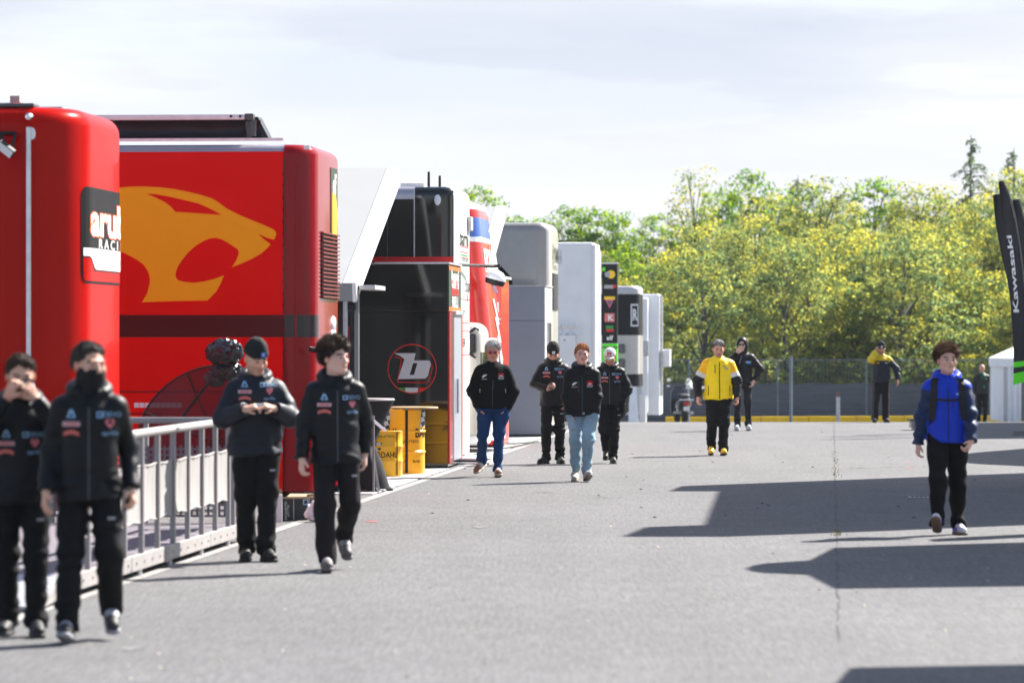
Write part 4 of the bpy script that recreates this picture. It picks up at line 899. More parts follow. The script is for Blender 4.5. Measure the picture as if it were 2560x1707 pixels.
for k in range(1, n): share('plank', pl0, WK, (0, ya+0.14*k, dz))
r0 = MB().box(-wd+0.055, -0.055, 0.0, 0.07, -0.012, 0.012, bev=0.003).build('ramp_slat', M_alud, WK, loc=(0, ya-1.12, 0.03), rot=(R(7.5), 0, 0))
for k in range(1, 12): share('ramp_slat', r0, WK, (0, ya-1.12+0.095*k, 0.03+0.0125*k))
l0 = MB().tube([(0, 0, 0), (0, 0, 0.06)], 0.022, 8).box(-0.05, 0.05, -0.05, 0.05, 0, 0.008).build('leg', M_alud, WK, loc=(-0.03, -2.8, 0))
for y in (-4.2, -1.4, 0.0, 1.6, 3.1, 3.8):
    for xx in (-0.03, -wd+0.03): share('leg', l0, WK, (xx, y, 0))
# railing: posts every 0.74 m, tube on top, canvas between
p0 = MB().box(-0.045, -0.005, -0.028, 0.028, dz-0.02, 1.09, bev=0.004).build('post', M_railm, WK, loc=(0, 3.1, 0))
pys = [3.1-0.74*k for k in range(1, 11)]+[3.84-0.45]
for y in pys: share('post', p0, WK, (0, y, 0))
MB().tube([(-0.025, -4.25, 1.09), (-0.025, 3.45, 1.10)], 0.034, 10).build('hand_rail', M_beam, WK, smooth=True)
MB().tube([(-0.025, -1.75, 1.09), (-0.025, -1.72, 1.09)], 0.037, 10).build('rail_joint', M_alud, WK)
yl = sorted([3.1]+pys)
for a, b in zip(yl[:-1], yl[1:]):
    if b-a < 0.3: continue
    mb = MB(); nx, nz_ = 10, 8
    v = [(-0.028-0.012*math.sin(math.pi*i/nx)*math.sin(math.pi*j/nz_)+0.006*math.sin(i*2.1+a*3), a+0.03+(b-a-0.06)*i/nx, 0.40+0.45*j/nz_+0.02*math.sin(math.pi*i/nx)*(1 if j == 0 else -0.6 if j == nz_ else 0)) for j in range(nz_+1) for i in range(nx+1)]
    mb.mesh(v, [(j*(nx+1)+i, j*(nx+1)+i+1, (j+1)*(nx+1)+i+1, (j+1)*(nx+1)+i) for j in range(nz_) for i in range(nx)])
    cv = mb.build('canvas_panel', M_canv, WK, smooth=True)
    MB().tube([(-0.03, a+0.03, 0.845), (-0.03, (a+b)/2, 0.833), (-0.03, b-0.03, 0.845)], 0.010, 6).build('hem', M_canv, cv)
    MB().tube([(-0.03, a+0.03, 0.405), (-0.03, (a+b)/2, 0.425), (-0.03, b-0.03, 0.405)], 0.010, 6).build('hem', M_canv, cv)
# end railing across the walkway with perforated sheet
ye = 3.92
MB().tube([(0.0, ye, 1.09), (-wd, ye, 1.09)], 0.03, 10).build('end_rail', M_railm, WK, smooth=True)
for xx in (-0.05, -0.9, -1.75, -wd+0.04): share('post', p0, WK, (xx+0.025, ye+0.03, 0))
def perf(name, x0, x1, z0, z1, y, par, m, step=0.05, bar=0.020):
    mb = MB(); x = x0
    while x < x1: mb.box(x, x+bar, y, y+0.004, z0, z1); x += step
    z = z0
    while z < z1: mb.box(x0, x1, y-0.003, y+0.001, z, z+bar); z += step
    return mb.build(name, m, par)
pf = perf('perforated_sheet', -wd+0.06, -0.05, 0.22, 0.86, ye, WK, mat('perforated_steel', (0.14, 0.11, 0.13), 0.5, metal=0.4, noise=0.1)); pf['kind'] = 'stuff'
MB().box(-0.12, -0.02, ya-0.18, ya-0.08, 0.0, 0.07, bev=0.02).build('castor', M_blackm, WK)

# ================================================================ satellite dish behind the walkway, its arm wrapped in black film
DS = thing('satellite_dish', 'dark mesh satellite dish behind the railing before the red trailer', 'satellite dish', (W(470, 0, 42).x, 42.0, 0), 0)
xd = lambda x: (x-470)*42/F; zd = lambda y: W(0, y, 42).z
M_dish = mat('smoky_dish_mesh', (0.06, 0.008, 0.012), 0.4, noise=0.2, nscale=6, alpha=0.86)
mb = MB(); R0 = 0.80; c0 = Vector((xd(535), 0.25, zd(1105))); rows = []
tilt = Matrix.Rotation(R(-24), 3, 'Y') @ Matrix.Rotation(R(58), 3, 'X')
for j in range(9):
    r_ = R0*j/8
    rows.append([c0+tilt @ Vector((r_*math.cos(2*math.pi*k/40), r_*math.sin(2*math.pi*k/40), 0.22*(r_/R0)**2)) for k in range(40)])
mb.mesh([p for r_ in rows for p in r_], [(j*40+k, j*40+(k+1)%40, (j+1)*40+(k+1)%40, (j+1)*40+k) for j in range(8) for k in range(40)])
mb.build('reflector', M_dish, DS, smooth=True)
MB().tube([p for p in rows[8]]+[rows[8][0]], 0.010, 6, cap=False).build('rim', M_blackm, DS, smooth=True)
for k in (0, 5, 10, 15, 20, 25, 30, 35): MB().tube([rows[j][k]+Vector((0, -0.012, 0)) for j in (0, 3, 6, 8)], 0.008, 5).build('rib', M_blackm, DS)
feed = Vector((xd(566), -0.25, zd(905)))
MB().tube([(xd(455), -0.3, zd(1050)), (xd(520), -0.35, zd(965)), feed], 0.016, 8).build('feed_arm', M_blackm, DS)
MB().tube([(xd(600), -0.2, 0.3), (xd(590), -0.3, zd(980)), feed], 0.016, 8).build('feed_arm', M_blackm, DS)
MB().tube([(c0.x, c0.y+0.1, 0.02), (c0.x, c0.y+0.1, c0.z)], 0.04, 10).build('mast', M_greyd, DS)
for a in (0.3, 2.4, 4.5): MB().tube([(c0.x, c0.y+0.1, 0.45), (c0.x+0.55*math.cos(a), c0.y+0.1+0.55*math.sin(a), 0.01)], 0.02, 8).build('leg', M_greyd, DS)
M_film = mat('black_plastic_film', (0.008, 0.008, 0.010), 0.16, noise=0.3, nscale=6, spec=0.4, coat=0.35)
def crumple(name, c, r, seed, par, amp=0.34):
    bm = bmesh.new(); bmesh.ops.create_icosphere(bm, subdivisions=4, radius=1); rs_ = np.random.RandomState(seed); ks = rs_.normal(size=(22, 3))*np.array([5, 5, 4])[None]; ph = rs_.uniform(0, 6.28, 22)
    for v in bm.verts:
        p = np.array(v.co[:]); d_ = sum(abs(math.sin(k @ p+f)) for k, f in zip(ks, ph))/22-0.63
        d2 = abs(math.sin(9*p[0]+7*p[2]+3*math.sin(6*p[1])))*0.10
        v.co = v.co*(1+amp*2.2*d_+d2*amp); v.co = Vector((v.co.x*r[0], v.co.y*r[1], v.co.z*r[2]))+Vector(c)
    mb_ = MB(); bm.verts.index_update(); mb_.mesh([v.co[:] for v in bm.verts], [[v.index for v in f.verts] for f in bm.faces]); bm.free()
    return mb_.build(name, M_film, par)
WB = thing('wrapped_bundle', 'feed horn wrapped in crumpled shiny black plastic film above the dish', 'bundle', (xd(562)+DS.location.x, 41.7, zd(890)), 0)
crumple('film_wrap', (0.02, 0, 0.04), (0.19, 0.16, 0.14), 3, WB); crumple('film_wrap', (0.03, 0.02, -0.15), (0.17, 0.14, 0.10), 8, WB); crumple('film_wrap', (-0.08, 0.02, -0.23), (0.11, 0.1, 0.09), 12, WB)

# ================================================================ cartons at the trailer's foot
M_cardb = mat('black_carton', (0.018, 0.018, 0.02), 0.6, noise=0.2, nscale=8)
M_card = mat('brown_cardboard', (0.36, 0.26, 0.17), 0.85, noise=0.12, nscale=8)
M_cardw = mat('white_carton', (0.72, 0.72, 0.72), 0.7, noise=0.06)
xc = lambda x, r=740: (x-r)*40.2/F; zc = lambda y: W(0, y, 40.2).z
B1 = thing('carton', 'black printed carton lying on its side below the dark red trailer', 'box', (W(740, 0, 40.2).x, 40.2, 0), -0.05)
bb = MB().box(xc(706), xc(772), 0, 0.35, 0.0, zc(1246), bev=0.004).build('box', M_cardb, B1)
MB().box(xc(733.5), xc(735), -0.003, 0.36, 0.01, zc(1246)+0.002).build('tape', M_pgrey, B1)
for (xx, s) in ((712, '12 x 8.4 FL.OZ'), (718, '12 x 1 LT')):
    flat('lettering', mv(text2d(s, 0.030, 0.001), xc(xx+2), zc(1276), rot=-math.pi/2), lambda u, v: (u, -0.004, v), M_pwhite, B1)
flat('printed_square', tess([[(xc(758), zc(1248)), (xc(771), zc(1248)), (xc(771), zc(1261)), (xc(758), zc(1261))], [(xc(760), zc(1250)), (xc(769), zc(1250)), (xc(769), zc(1259)), (xc(760), zc(1259))]]), lambda u, v: (u, -0.004, v), M_plblue, B1)
MB().poly([(xc(706), 0.0, zc(1246)), (xc(772), 0, zc(1246)), (xc(776), -0.06, zc(1240)), (xc(703), -0.05, zc(1241))]).poly([(xc(706), 0.35, zc(1246)), (xc(772), 0.35, zc(1246)), (xc(780), 0.5, zc(1238)), (xc(712), 0.5, zc(1238))]).build('flap', M_card, B1)
B2 = thing('carton', 'upright white carton left of the black carton', 'box', (W(697, 0, 39.9).x, 39.9, 0), 0.08)
MB().box(-0.045, 0.035, 0, 0.3, 0, 0.275, bev=0.004).build('box', M_cardw, B2); MB().poly([(-0.045, 0, 0.277), (0.035, 0, 0.277), (0.03, -0.03, 0.33), (-0.04, -0.03, 0.33)]).build('flap', M_card, B2)
B3 = thing('carton', 'brown cardboard box behind the white plastic bag', 'box', (W(786, 0, 40.4).x, 40.4, 0), 0.0)
MB().box(-0.08, 0.09, 0, 0.3, 0, 0.235, bev=0.004).build('box', M_card, B3); MB().poly([(-0.08, 0, 0.236), (0.09, 0, 0.236), (0.10, -0.04, 0.27), (-0.07, -0.03, 0.26)]).build('flap', M_card, B3)
bm = bmesh.new(); bmesh.ops.create_icosphere(bm, subdivisions=3, radius=1)
for v in bm.verts:
    p = v.co.copy(); k = 1+0.12*math.sin(9*p.x+5*p.z)+0.10*math.sin(7*p.y-8*p.z); v.co = Vector((p.x*0.10*k*(1.0 if p.z < 0 else 1-0.65*p.z), p.y*0.08*k, 0.105+p.z*0.11*k)); v.co.z = max(v.co.z, 0.002)
mb = MB(); bm.verts.index_update(); mb.mesh([v.co[:] for v in bm.verts], [[v.index for v in f.verts] for f in bm.faces]); bm.free()
tag(mb.build('plastic_bag', M_cardw, None, loc=(W(786, 0, 39.9).x, 39.95, 0)), 'white plastic bag standing beside the black carton', 'bag')

# ================================================================ cocktail table with stretch cover
CT = thing('cocktail_table', 'high round table under a black stretch cover', 'table', (W(905, 0, 48).x, 48.0, 0), 0)
M_cover = mat('black_stretch_cloth', (0.014, 0.013, 0.016), 0.75, noise=0.15, nscale=5)
M_topc = mat('grey_stretch_cloth', (0.30, 0.28, 0.28), 0.7, noise=0.1)
mb = MB(); na = 48; zz_ = [0.03, 0.15, 0.35, 0.55, 0.75, 0.95, 1.05, 1.09]
for z in zz_:
    t = z/1.09
    for k in range(na):
        a = 2*math.pi*k/na+0.5; lobe = 0.5+0.5*math.cos(4*a-2.0)
        rl_ = 0.13+0.22*(1-t)**1.6*(0.30+0.85*lobe) if t < 0.5 else None
        rw = 0.13+0.26*max(0, (t-0.42)/0.58)**1.25; rr_ = max(rw, (rl_ or 0))
        mb.v.append((rr_*math.cos(a), rr_*math.sin(a), z))
for j in range(len(zz_)-1):
    for k in range(na): mb.f.append((j*na+k, j*na+(k+1)%na, (j+1)*na+(k+1)%na, (j+1)*na+k)); mb.m.append(0)
mb.build('cover', M_cover, CT, smooth=True)
MB().lathe([(0.0, 1.085), (0.385, 1.085), (0.395, 1.10), (0.385, 1.118), (0.0, 1.12)], 40).build('table_top', M_topc, CT, smooth=True)
for k in range(4):
    a = 0.5+k*math.pi/2+0.0; MB().tube([(0.40*math.cos(a), 0.40*math.sin(a), 0.0), (0.33*math.cos(a), 0.33*math.sin(a), 0.05)], 0.03, 8).build('foot_pocket', M_cover, CT)
SP = thing('sign_stand', 'thin grey metal stand with a white sheet beside the covered table', 'stand', (W(934, 0, 47.6).x, 47.6, 0), 0)
MB().tube([(0, 0, 0.01), (0, 0, 0.92)], 0.013, 8).build('pole', M_grey, SP)
MB().lathe([(0.0, 0), (.12, 0), (.12, .008), (0, .012)], 24).build('base', M_grey, SP)
MB().box(-0.10, 0.10, -0.003, 0.003, -0.02, 0.02, bev=0.001).build('sheet', M_cardw, SP, loc=(0.07, -0.02, 0.80), rot=(R(-35), R(40), 0))

# ================================================================ yellow oil drums
M_drum = mat('yellow_drum_paint', (0.95, 0.46, 0.006), 0.35, coat=0.3, noise=0.08, nscale=5)
M_drumb = mat('black_drum_seam', (0.02, 0.018, 0.016), 0.5, noise=0.2)
M_wood = mat('pale_wood', (0.55, 0.38, 0.22), 0.6, noise=0.15, nscale=5, stretch=(1, 8, 1))
M_check = bpy.data.materials.new('checker_print'); M_check.use_nodes = True
_nt = M_check.node_tree; _ck = _nt.nodes.new('ShaderNodeTexChecker'); _ck.inputs['Scale'].default_value = 17; _ck.inputs[1].default_value = (0.012, 0.012, 0.014, 1); _ck.inputs[2].default_value = (0.62, 0.62, 0.62, 1)
_tc = _nt.nodes.new('ShaderNodeTexCoord'); _mp = _nt.nodes.new('ShaderNodeMapping'); _mp.inputs['Rotation'].default_value = (0, R(20), 0); _mp.inputs['Location'].default_value = (0.013, 0.5, 0.017); _mp.inputs['Scale'].default_value = (1, 0.001, 1)
_nt.links.new(_tc.outputs['Object'], _mp.inputs[0]); _nt.links.new(_mp.outputs[0], _ck.inputs[0]); _nt.links.new(_ck.outputs[0], _nt.nodes['Principled BSDF'].inputs['Base Color'])
def drum(label, loc, r, h, seam_a, texts, flag=None, rz=0.0, pink=False):
    t = thing('oil_drum', label, 'drum', loc, rz)
    prof = [(0.0, 0.012), (r*.93, 0.012), (r*.98, 0.0), (r, 0.012)]
    for zc_ in (0.335*h, 0.655*h): prof += [(r, zc_-0.022), (r*1.045, zc_-0.008), (r*1.045, zc_+0.008), (r, zc_+0.022)]
    prof += [(r, h-0.012), (r*1.012, h-0.005), (r*.98, h), (r*.94, h-0.014), (0.0, h-0.014)]
    MB().lathe(prof, 56).build('barrel', M_drum, t, smooth=True)
    cy = lambda off, a0: (lambda u, v: ((r+off)*math.sin(u/r+a0), -(r+off)*math.cos(u/r+a0), v))
    flat('seam', mv(rect2d(0.035 if not pink else 0.018, h-0.03, 1, 1), 0, h/2), cy(0.013 if False else r*0.046+0.002, seam_a), M_drumb, t)
    for (s, a0, zc_, sz, m_) in texts: flat('lettering', slicemesh(mv(text2d(s, sz, 0.025*sz/0.1*0.4, 'CENTER', squeeze=0.82), 0, zc_), 0.03), cy(0.004, a0), m_, t)
    if flag:
        for (a0, zc_, w_, h_) in flag:
            fs = tess([[(-w_/2, -h_/2), (w_/2*0.8, -h_/2+0.02), (w_/2, h_/2-0.02), (-w_/2*0.5, h_/2)]])
            flat('chequered_flag', slicemesh(mv(fs, 0, zc_), 0.03), cy(0.005, a0), M_check, t)
    return t
d1 = drum('tall yellow oil drum under the round wooden table top', (W(1009, 0, 54.3).x, 54.3, 0.012), 0.288, 0.875, 0.16, [('BARDAHL', 1.66, 0.545, 0.17, M_pblack), ('BARDAHL', -1.25, 0.545, 0.17, M_pblack), ('SENZA ATTRITO', 0.22, 0.435, 0.055, M_pblack), ('Made in USA', -0.12, 0.17, 0.045, M_pblack), ('Bardahl', 0.68, 0.17, 0.05, M_pblack)], [(1.25, 0.76, 0.22, 0.26), (-1.0, 0.72, 0.22, 0.26)])
TTB = thing('drum_table_top', 'thin round wooden table top resting on the tall yellow drum', 'table top', (d1.location.x+0.13, 54.3, 0.889), 0)
MB().lathe([(0.0, 0.0), (0.335, 0.0), (0.34, 0.012), (0.335, 0.026), (0.0, 0.026)], 48).build('board', M_wood, TTB, smooth=True)
MB().lathe([(0.30, -0.012), (0.32, -0.012), (0.32, 0.0), (0.30, 0.0)], 40).build('under_ring', M_drumb, TTB)
drum('smaller yellow oil drum beside the black covered table', (W(962, 0, 53.2).x, 53.2, 0.012), 0.235, 0.605, 0.75, [('BARDAHL', -0.05, 0.285, 0.105, M_pblack), ('SENZA ATTRITO', 0.02, 0.53, 0.045, M_pblack)], [(-0.45, 0.40, 0.15, 0.13)], pink=True)
# pale floor mats under them, each a slab
M_mat = mat('pale_floor_mat', (0.30, 0.30, 0.31), 0.75, noise=0.12, nscale=4)
for k, (yy_, off, ln_) in enumerate(((47.0, -0.16, 2.6), (49.7, -0.16, 2.6), (52.4, -0.16, 2.6), (55.1, -0.16, 1.4))):
    mt = tag(MB().box(-4.0, 0, 0, ln_, 0.0, 0.012, bev=0.003).build('floor_mat', M_mat, None, loc=(lane_x(yy_, off), yy_, 0.0), rot=(0, 0, LROT)), 'pale grey floor mat along the lane edge, '+('first from the red trailer', 'second, beside the covered table', 'third, under the drums', 'last one before the black cabin')[k], 'mat', 'floor mats in a row')
M_pav = mat('pale_paving', (0.33, 0.33, 0.33), 0.8, noise=0.12, nscale=2)
for k in range(4):
    yy_ = 62.5+k*3.3; tag(MB().box(-2.5, 0, 0, 3.25, 0.0, 0.012, bev=0.003).build('floor_mat', M_pav, None, loc=(lane_x(yy_, -0.17), yy_, 0), rot=(0, 0, LROT)), 'pale floor mat by the silver cabin, '+('nearest', 'second', 'third', 'farthest')+(' of the four',) if False else 'pale floor mat by the silver cabin, %s of the four' % ('nearest', 'second', 'third', 'farthest')[k], 'mat', 'floor mats at the silver cabin')

# ================================================================ scooter and folding table beyond the crest
SCY = 112.0
SO = thing('scooter', 'dark parked scooter with round mirrors seen from behind', 'scooter', (W(1703, 0, SCY).x, SCY, gz(SCY)), R(8))
M_scb = mat('scooter_black', (0.02, 0.022, 0.028), 0.2, coat=0.7, noise=0.1); M_scl = mat('scooter_light', (0.45, 0.47, 0.5), 0.3, coat=0.4, noise=0.1)
for yy_ in (-0.55, 0.62):
    w = MB().lathe([(.13, -.06), (.21, -.06), (.235, -.03), (.235, .03), (.21, .06), (.13, .06)], 24).build('wheel', M_rubber, SO, loc=(0, yy_, 0.235), rot=(0, R(90), 0)); MB().lathe([(0.0, -.04), (.14, -.05), (.14, .05), (0, .04)], 16).build('rim', M_alu, w)
def loft(prof, n=16):
    mb_ = MB()
    for (y, z, rx, rz_) in prof:
        for k in range(n): a = 2*math.pi*k/n; mb_.v.append((rx*math.cos(a), y, z+rz_*math.sin(a)))
    for i in range(len(prof)-1):
        for k in range(n): mb_.f.append((i*n+k, i*n+(k+1)%n, (i+1)*n+(k+1)%n, (i+1)*n+k)); mb_.m.append(0)
    mb_.f += [tuple(range(n)), tuple((len(prof)-1)*n+k for k in range(n))]; mb_.m += [0, 0]; return mb_
loft([(-0.82, .62, .08, .05), (-.7, .6, .17, .12), (-.45, .55, .21, .17), (-.1, .5, .2, .16), (.1, .42, .14, .1)]).build('rear_body', M_scb, SO, smooth=True)
loft([(-.72, .76, .1, .03), (-.5, .79, .15, .05), (-.1, .78, .14, .05), (.12, .75, .08, .03)]).build('seat', M_blackm, SO, smooth=True)
MB().box(-0.15, 0.15, -0.1, 0.45, 0.26, 0.33, bev=0.03).build('footboard', M_scl, SO)
MB().prism([(-.22, .42, .3), (.22, .42, .3), (.2, .5, .85), (.1, .52, 1.0), (-.1, .52, 1.0), (-.2, .5, .85)], (0, 0.07, 0)).build('leg_shield', M_scb, SO)
MB().tube([(-.34, .42, 1.03), (-.12, .5, 1.02), (.12, .5, 1.02), (.34, .42, 1.03)], 0.018, 8).build('handlebar', M_blackm, SO)
for s in (-1, 1):
    g_ = MB().tube([(s*.34, .42, 1.03), (s*.24, .45, 1.025)], 0.025, 8).build('grip', M_scl, SO)
    m_ = MB().tube([(s*.2, .47, 1.03), (s*.27, .42, 1.17)], 0.008, 6).build('mirror_stem', M_blackm, SO); MB().lathe([(0.0, .015), (.05, .01), (.055, 0), (0, -.005)], 16).build('mirror', M_chrome, m_, loc=(s*.28, .41, 1.20), rot=(R(90), 0, 0))
MB().box(-.09, .09, -.86, -.80, .52, .60, bev=0.015).build('tail_light', mat('red_lens', (0.6, 0.02, 0.01), 0.2, coat=0.5, noise=0.05), SO)
MB().box(-.2, .2, -.84, -.74, .64, .68, bev=0.015).build('rear_rack', M_scl, SO)
MB().box(-.08, .08, -.8, -.78, .36, .48).build('number_plate', M_pwhite, SO); MB().tube([(.17, -.75, .3), (.17, -.2, .28)], [0.05, 0.03], 10).build('exhaust', M_alud, SO)
FT = thing('folding_table', 'white folding table beyond the crest behind the man in yellow', 'table', (W(1748, 0, 114).x, 114, gz(114)), 0)
MB().box(-.38, .42, -.3, .3, .98, 1.04, bev=0.015).build('table_top', M_white, FT)
for sx in (-.3, .34):
    for sy in (-.25, .25): MB().tube([(sx, sy, 0), (sx, sy, .98)], 0.022, 8).build('leg', M_postl, FT)
tag(MB().lathe([(0.0, 0), (.09, .0), (.1, .1), (.07, .17), (0, .19)], 16).build('food_container', M_white, None, smooth=True, loc=(W(1722, 0, 114).x, 114, gz(114)+1.04) if False else (FT.location.x-0.3, 114, gz(114)+1.042)), 'small white rounded container on the end of the folding table', 'container')
# small grey block at the right, on the asphalt
p = G(2296, 1075)
tag(MB().box(-.16, .4, -.2, .3, .05, .20, bev=0.015).box(-.2, .4, -.25, .35, .20, .23, 1).box(-.12, .36, -.16, .26, 0, .05).build('equipment_case', [M_grey, M_dark], None, loc=p), 'low grey case on the asphalt behind the man in blue', 'case')

# ================================================================ feather flags and tent at the right
M_flag = mat('black_flag_cloth', (0.022, 0.022, 0.026), 0.7, noise=0.12, nscale=3)
def feather(name, label, left, right, d, texts=True, band=True, group=None, base_x=None):
    """outline of the cloth given by its two edges (height, sideways), real size; stands on a cross foot"""
    n = len(left); zb0 = left[-1][1]
    t = thing(name, label, 'flag', (0, d, gz(d)), 0, group); g = gz(d)
    nx = 8; L_ = []
    def at(s, v):                       # s across 0..1, v down 0..1
        f = v*(n-1); i = min(int(f), n-2); q = f-i
        a = Vector(left[i]).lerp(Vector(left[i+1]), q); b = Vector(right[i]).lerp(Vector(right[i+1]), q); p_ = a.lerp(b, s)
        return (p_.x, 0.05*math.sin(v*7+s*3)+0.03*math.sin(s*6+v*3), p_.y-g)
    ny = 40; mb_ = MB(); v_ = [at(i/nx, j/ny) for j in range(ny+1) for i in range(nx+1)]
    zl = lambda j: 0
    fs = [(j*(nx+1)+i, j*(nx+1)+i+1, (j+1)*(nx+1)+i+1, (j+1)*(nx+1)+i) for j in range(ny) for i in range(nx)]
    mb_.mesh(v_, fs); mb_.m = [1 if (band and f[0]//(nx+1) >= ny-4 and f[0]//(nx+1) != ny-3) else 0 for f in fs]
    mb_.build('cloth', [M_flag, M_lime], t, smooth=True)
    pole_ = [at(1.02, j/12) for j in range(13)]
    MB().tube([(p_[0]+0.015, p_[1], p_[2]) for p_ in pole_]+[(pole_[-1][0]+0.03, 0, 0.02)], 0.016, 8).build('pole', M_greyd, t)
    bx = pole_[-1][0]+0.03; MB().box(bx-.4, bx+.4, -.03, .03, 0, .025).build('base_bar', M_greyd, t); MB().box(bx-.03, bx+.03, -.4, -.035, 0, .025).build('base_bar', M_greyd, t); MB().box(bx-.03, bx+.03, .035, .4, 0, .025).build('base_bar', M_greyd, t)
    if texts:
        s_ = slicemesh(mv(text2d('Kawasaki', 0.27, 0.02, 'LEFT', squeeze=1.36), 0, 0), 0.05)
        def tf(u, v):                   # text runs up the cloth
            vv = 0.685-u/ (left[0][1]-left[-1][1]); ss = 0.34-v/0.55; p_ = at(ss, vv); return (p_[0], p_[1]-0.02, p_[2])
        flat('lettering', s_, tf, M_pwhite, t)
    return t
d = 77.0; q = lambda x, y: (W(x, y, d).x, W(x, y, d).z)
feather('feather_flag', 'black feather flag with white lettering and green foot at the right edge', [q(2496, 455), q(2501, 490), q(2509, 560), q(2517, 640), q(2523, 720), q(2529, 800), q(2534, 880), q(2534, 962)], [q(2505, 452), q(2522, 490), q(2538, 560), q(2550, 640), q(2560, 720), q(2568, 800), q(2574, 880), q(2578, 950)], d)
d2 = 79.0; q2 = lambda x, y: (W(x, y, d2).x, W(x, y, d2).z)
feather('feather_flag', 'second black feather flag half hidden behind the lettered one', [q2(2482, 487), q2(2490, 560), q2(2505, 640), q2(2518, 700), q2(2530, 780), q2(2540, 870), q2(2546, 950)], [q2(2503, 484), q2(2518, 560), q2(2532, 640), q2(2545, 700), q2(2558, 780), q2(2570, 870), q2(2580, 950)], d2, texts=False)
d3 = 80.5; q3 = lambda x, y: (W(x, y, d3).x, W(x, y, d3).z)
feather('feather_flag', 'third black feather flag just showing right of the lettered one', [q3(2530, 500), q3(2538, 560), q3(2548, 640), q3(2556, 720), q3(2566, 840), q3(2572, 950)], [q3(2545, 498), q3(2562, 560), q3(2580, 640), q3(2592, 720), q3(2604, 840), q3(2610, 950)], d3, texts=False)
TN = thing('tent', 'white pagoda tent behind the feather flags', 'tent', (W(2512, 0, 104).x, 104, gz(104)), 0)
zn = lambda y: W(0, y, 104).z-gz(104); ht = zn(905); Wt = 3.0
for xx, yy_ in ((0, 0), (Wt, 0), (0, Wt), (Wt, Wt)): MB().box(xx-.03, xx+.03, yy_-.03, yy_+.03, 0, ht).build('leg', M_alud, TN)
mb = MB(); a = [(-.05, -.05, ht+.1), (Wt+.05, -.05, ht+.1), (Wt+.05, Wt+.05, ht+.1), (-.05, Wt+.05, ht+.1), (Wt/2, Wt/2, ht+1.3)]
mid = [((p[0]*.55+Wt/2*.45), (p[1]*.55+Wt/2*.45), ht+.45) for p in a[:4]]
mb.mesh(a[:4]+mid+[a[4]], [(0, 1, 5, 4), (1, 2, 6, 5), (2, 3, 7, 6), (3, 0, 4, 7), (4, 5, 8), (5, 6, 8), (6, 7, 8), (7, 4, 8)]); mb.build('roof', M_whitec, TN)
MB().box(-.05, Wt+.05, -.055, -.05, ht-.12, ht+.1).box(-.055, -.05, -.05, Wt+.05, ht-.12, ht+.1).build('valance', M_whitec, TN)
for (xa, xb_, yy_) in ((0.0, 0.42, -.02), (1.6, Wt, -.02)):
    mb = MB(); v = [(xa+(xb_-xa)*i/10, yy_+.05*math.sin(i*1.7), z) for z in (0.02, ht/2, ht) for i in range(11)]; mb.mesh(v, [(j*11+i, j*11+i+1, (j+1)*11+i+1, (j+1)*11+i) for j in range(2) for i in range(10)]); mb.build('side_curtain', M_whitec, TN, smooth=True)
mb = MB(); v = [(0.02+.04*math.sin(i*1.7), Wt*i/14, z) for z in (0.02, ht/2, ht) for i in range(15)]; mb.mesh(v, [(j*15+i, j*15+i+1, (j+1)*15+i+1, (j+1)*15+i) for j in range(2) for i in range(14)]); mb.build('side_curtain', M_whitec, TN, smooth=True)
MB().box(0.42, 1.6, 1.4, 1.45, 0.02, ht).build('back_curtain', M_grey, TN)

# ================================================================ right row: unseen units added outside the frame, shaped to cast the lane's shadows
SK = 1/math.tan(SUN_EL)
def lift(px, h):                     # roof corner at height h whose shadow falls on a photo pixel of the ground
    p_ = G(*px); return Vector((p_.x+SK*h*math.sin(SUN_AZ), p_.y+SK*h*math.cos(SUN_AZ), h))
def roof_unit(name, label, poly, h, th, posts, body=None, cat='shadow_slab'):  # added roof slab on posts, outlined by the shadow it must cast
    t = thing(name, label, cat, (0, 0, 0), 0)
    MB().prism([lift(p_, h) for p_ in poly], (0, 0, th)).build('roof', M_white, t)
    for p_ in posts: MB().tube([(p_[0], p_[1], 0), (p_[0], p_[1], h)], 0.05, 8).build('post', M_alud, t)
    if body:
        x0_, x1_, y0_, y1_, z1_ = body; b_ = MB().box(x0_, x1_, y0_, y1_, 0.05, z1_, bev=0.03).build('body', M_white, t)
        for k in range(3): MB().box(x0_-.02, x0_+.01, y0_+.4+k*(y1_-y0_-.6)/3, y0_+.4+k*(y1_-y0_-.6)/3+.9, 1.0, 2.1).build('window', M_glass, t)
    return t
A = [(1579, 1340), (1635, 1316), (1782, 1311), (1812, 1227), (1690, 1227), (1720, 1214), (2560, 1182), (2800, 1172), (2900, 1298), (2560, 1312), (2200, 1327), (1833, 1340)]
roof_unit('shadow_unit', 'unseen tall white block right of the lane, roof shaped to cast the winged shadow', A, 6.4, 0.12, [(10.6, 45.5), (10.6, 53.6)], (9.2, 17.0, 46.6, 53.4, 6.35), 'shadow_block')
Cc = [(1881, 1420), (1898, 1412), (1933, 1406), (2041, 1399), (2099, 1368), (2560, 1355), (2800, 1350), (2800, 1458), (2560, 1464), (2104, 1470), (2036, 1435), (1933, 1431), (1898, 1427)]
roof_unit('shadow_slab', 'unseen flat white slab in the right foreground, shaped to cast the tongued shadow', Cc, 4.0, 0.08, [(6.6, 34.2), (6.9, 37.9)])
Dd = [(2100, 1722), (2149, 1667), (2560, 1660), (2900, 1655), (2900, 1900), (2050, 1900)]
roof_unit('shadow_slab', 'unseen flat white slab nearest to the camera, added right of the lane for its shadow', Dd, 3.0, 0.08, [(4.9, 23.6), (6.0, 20.5)])
Ee = [(2345, 1148), (2440, 1131), (2560, 1121), (2700, 1112), (2700, 1172), (2560, 1165), (2440, 1159)]
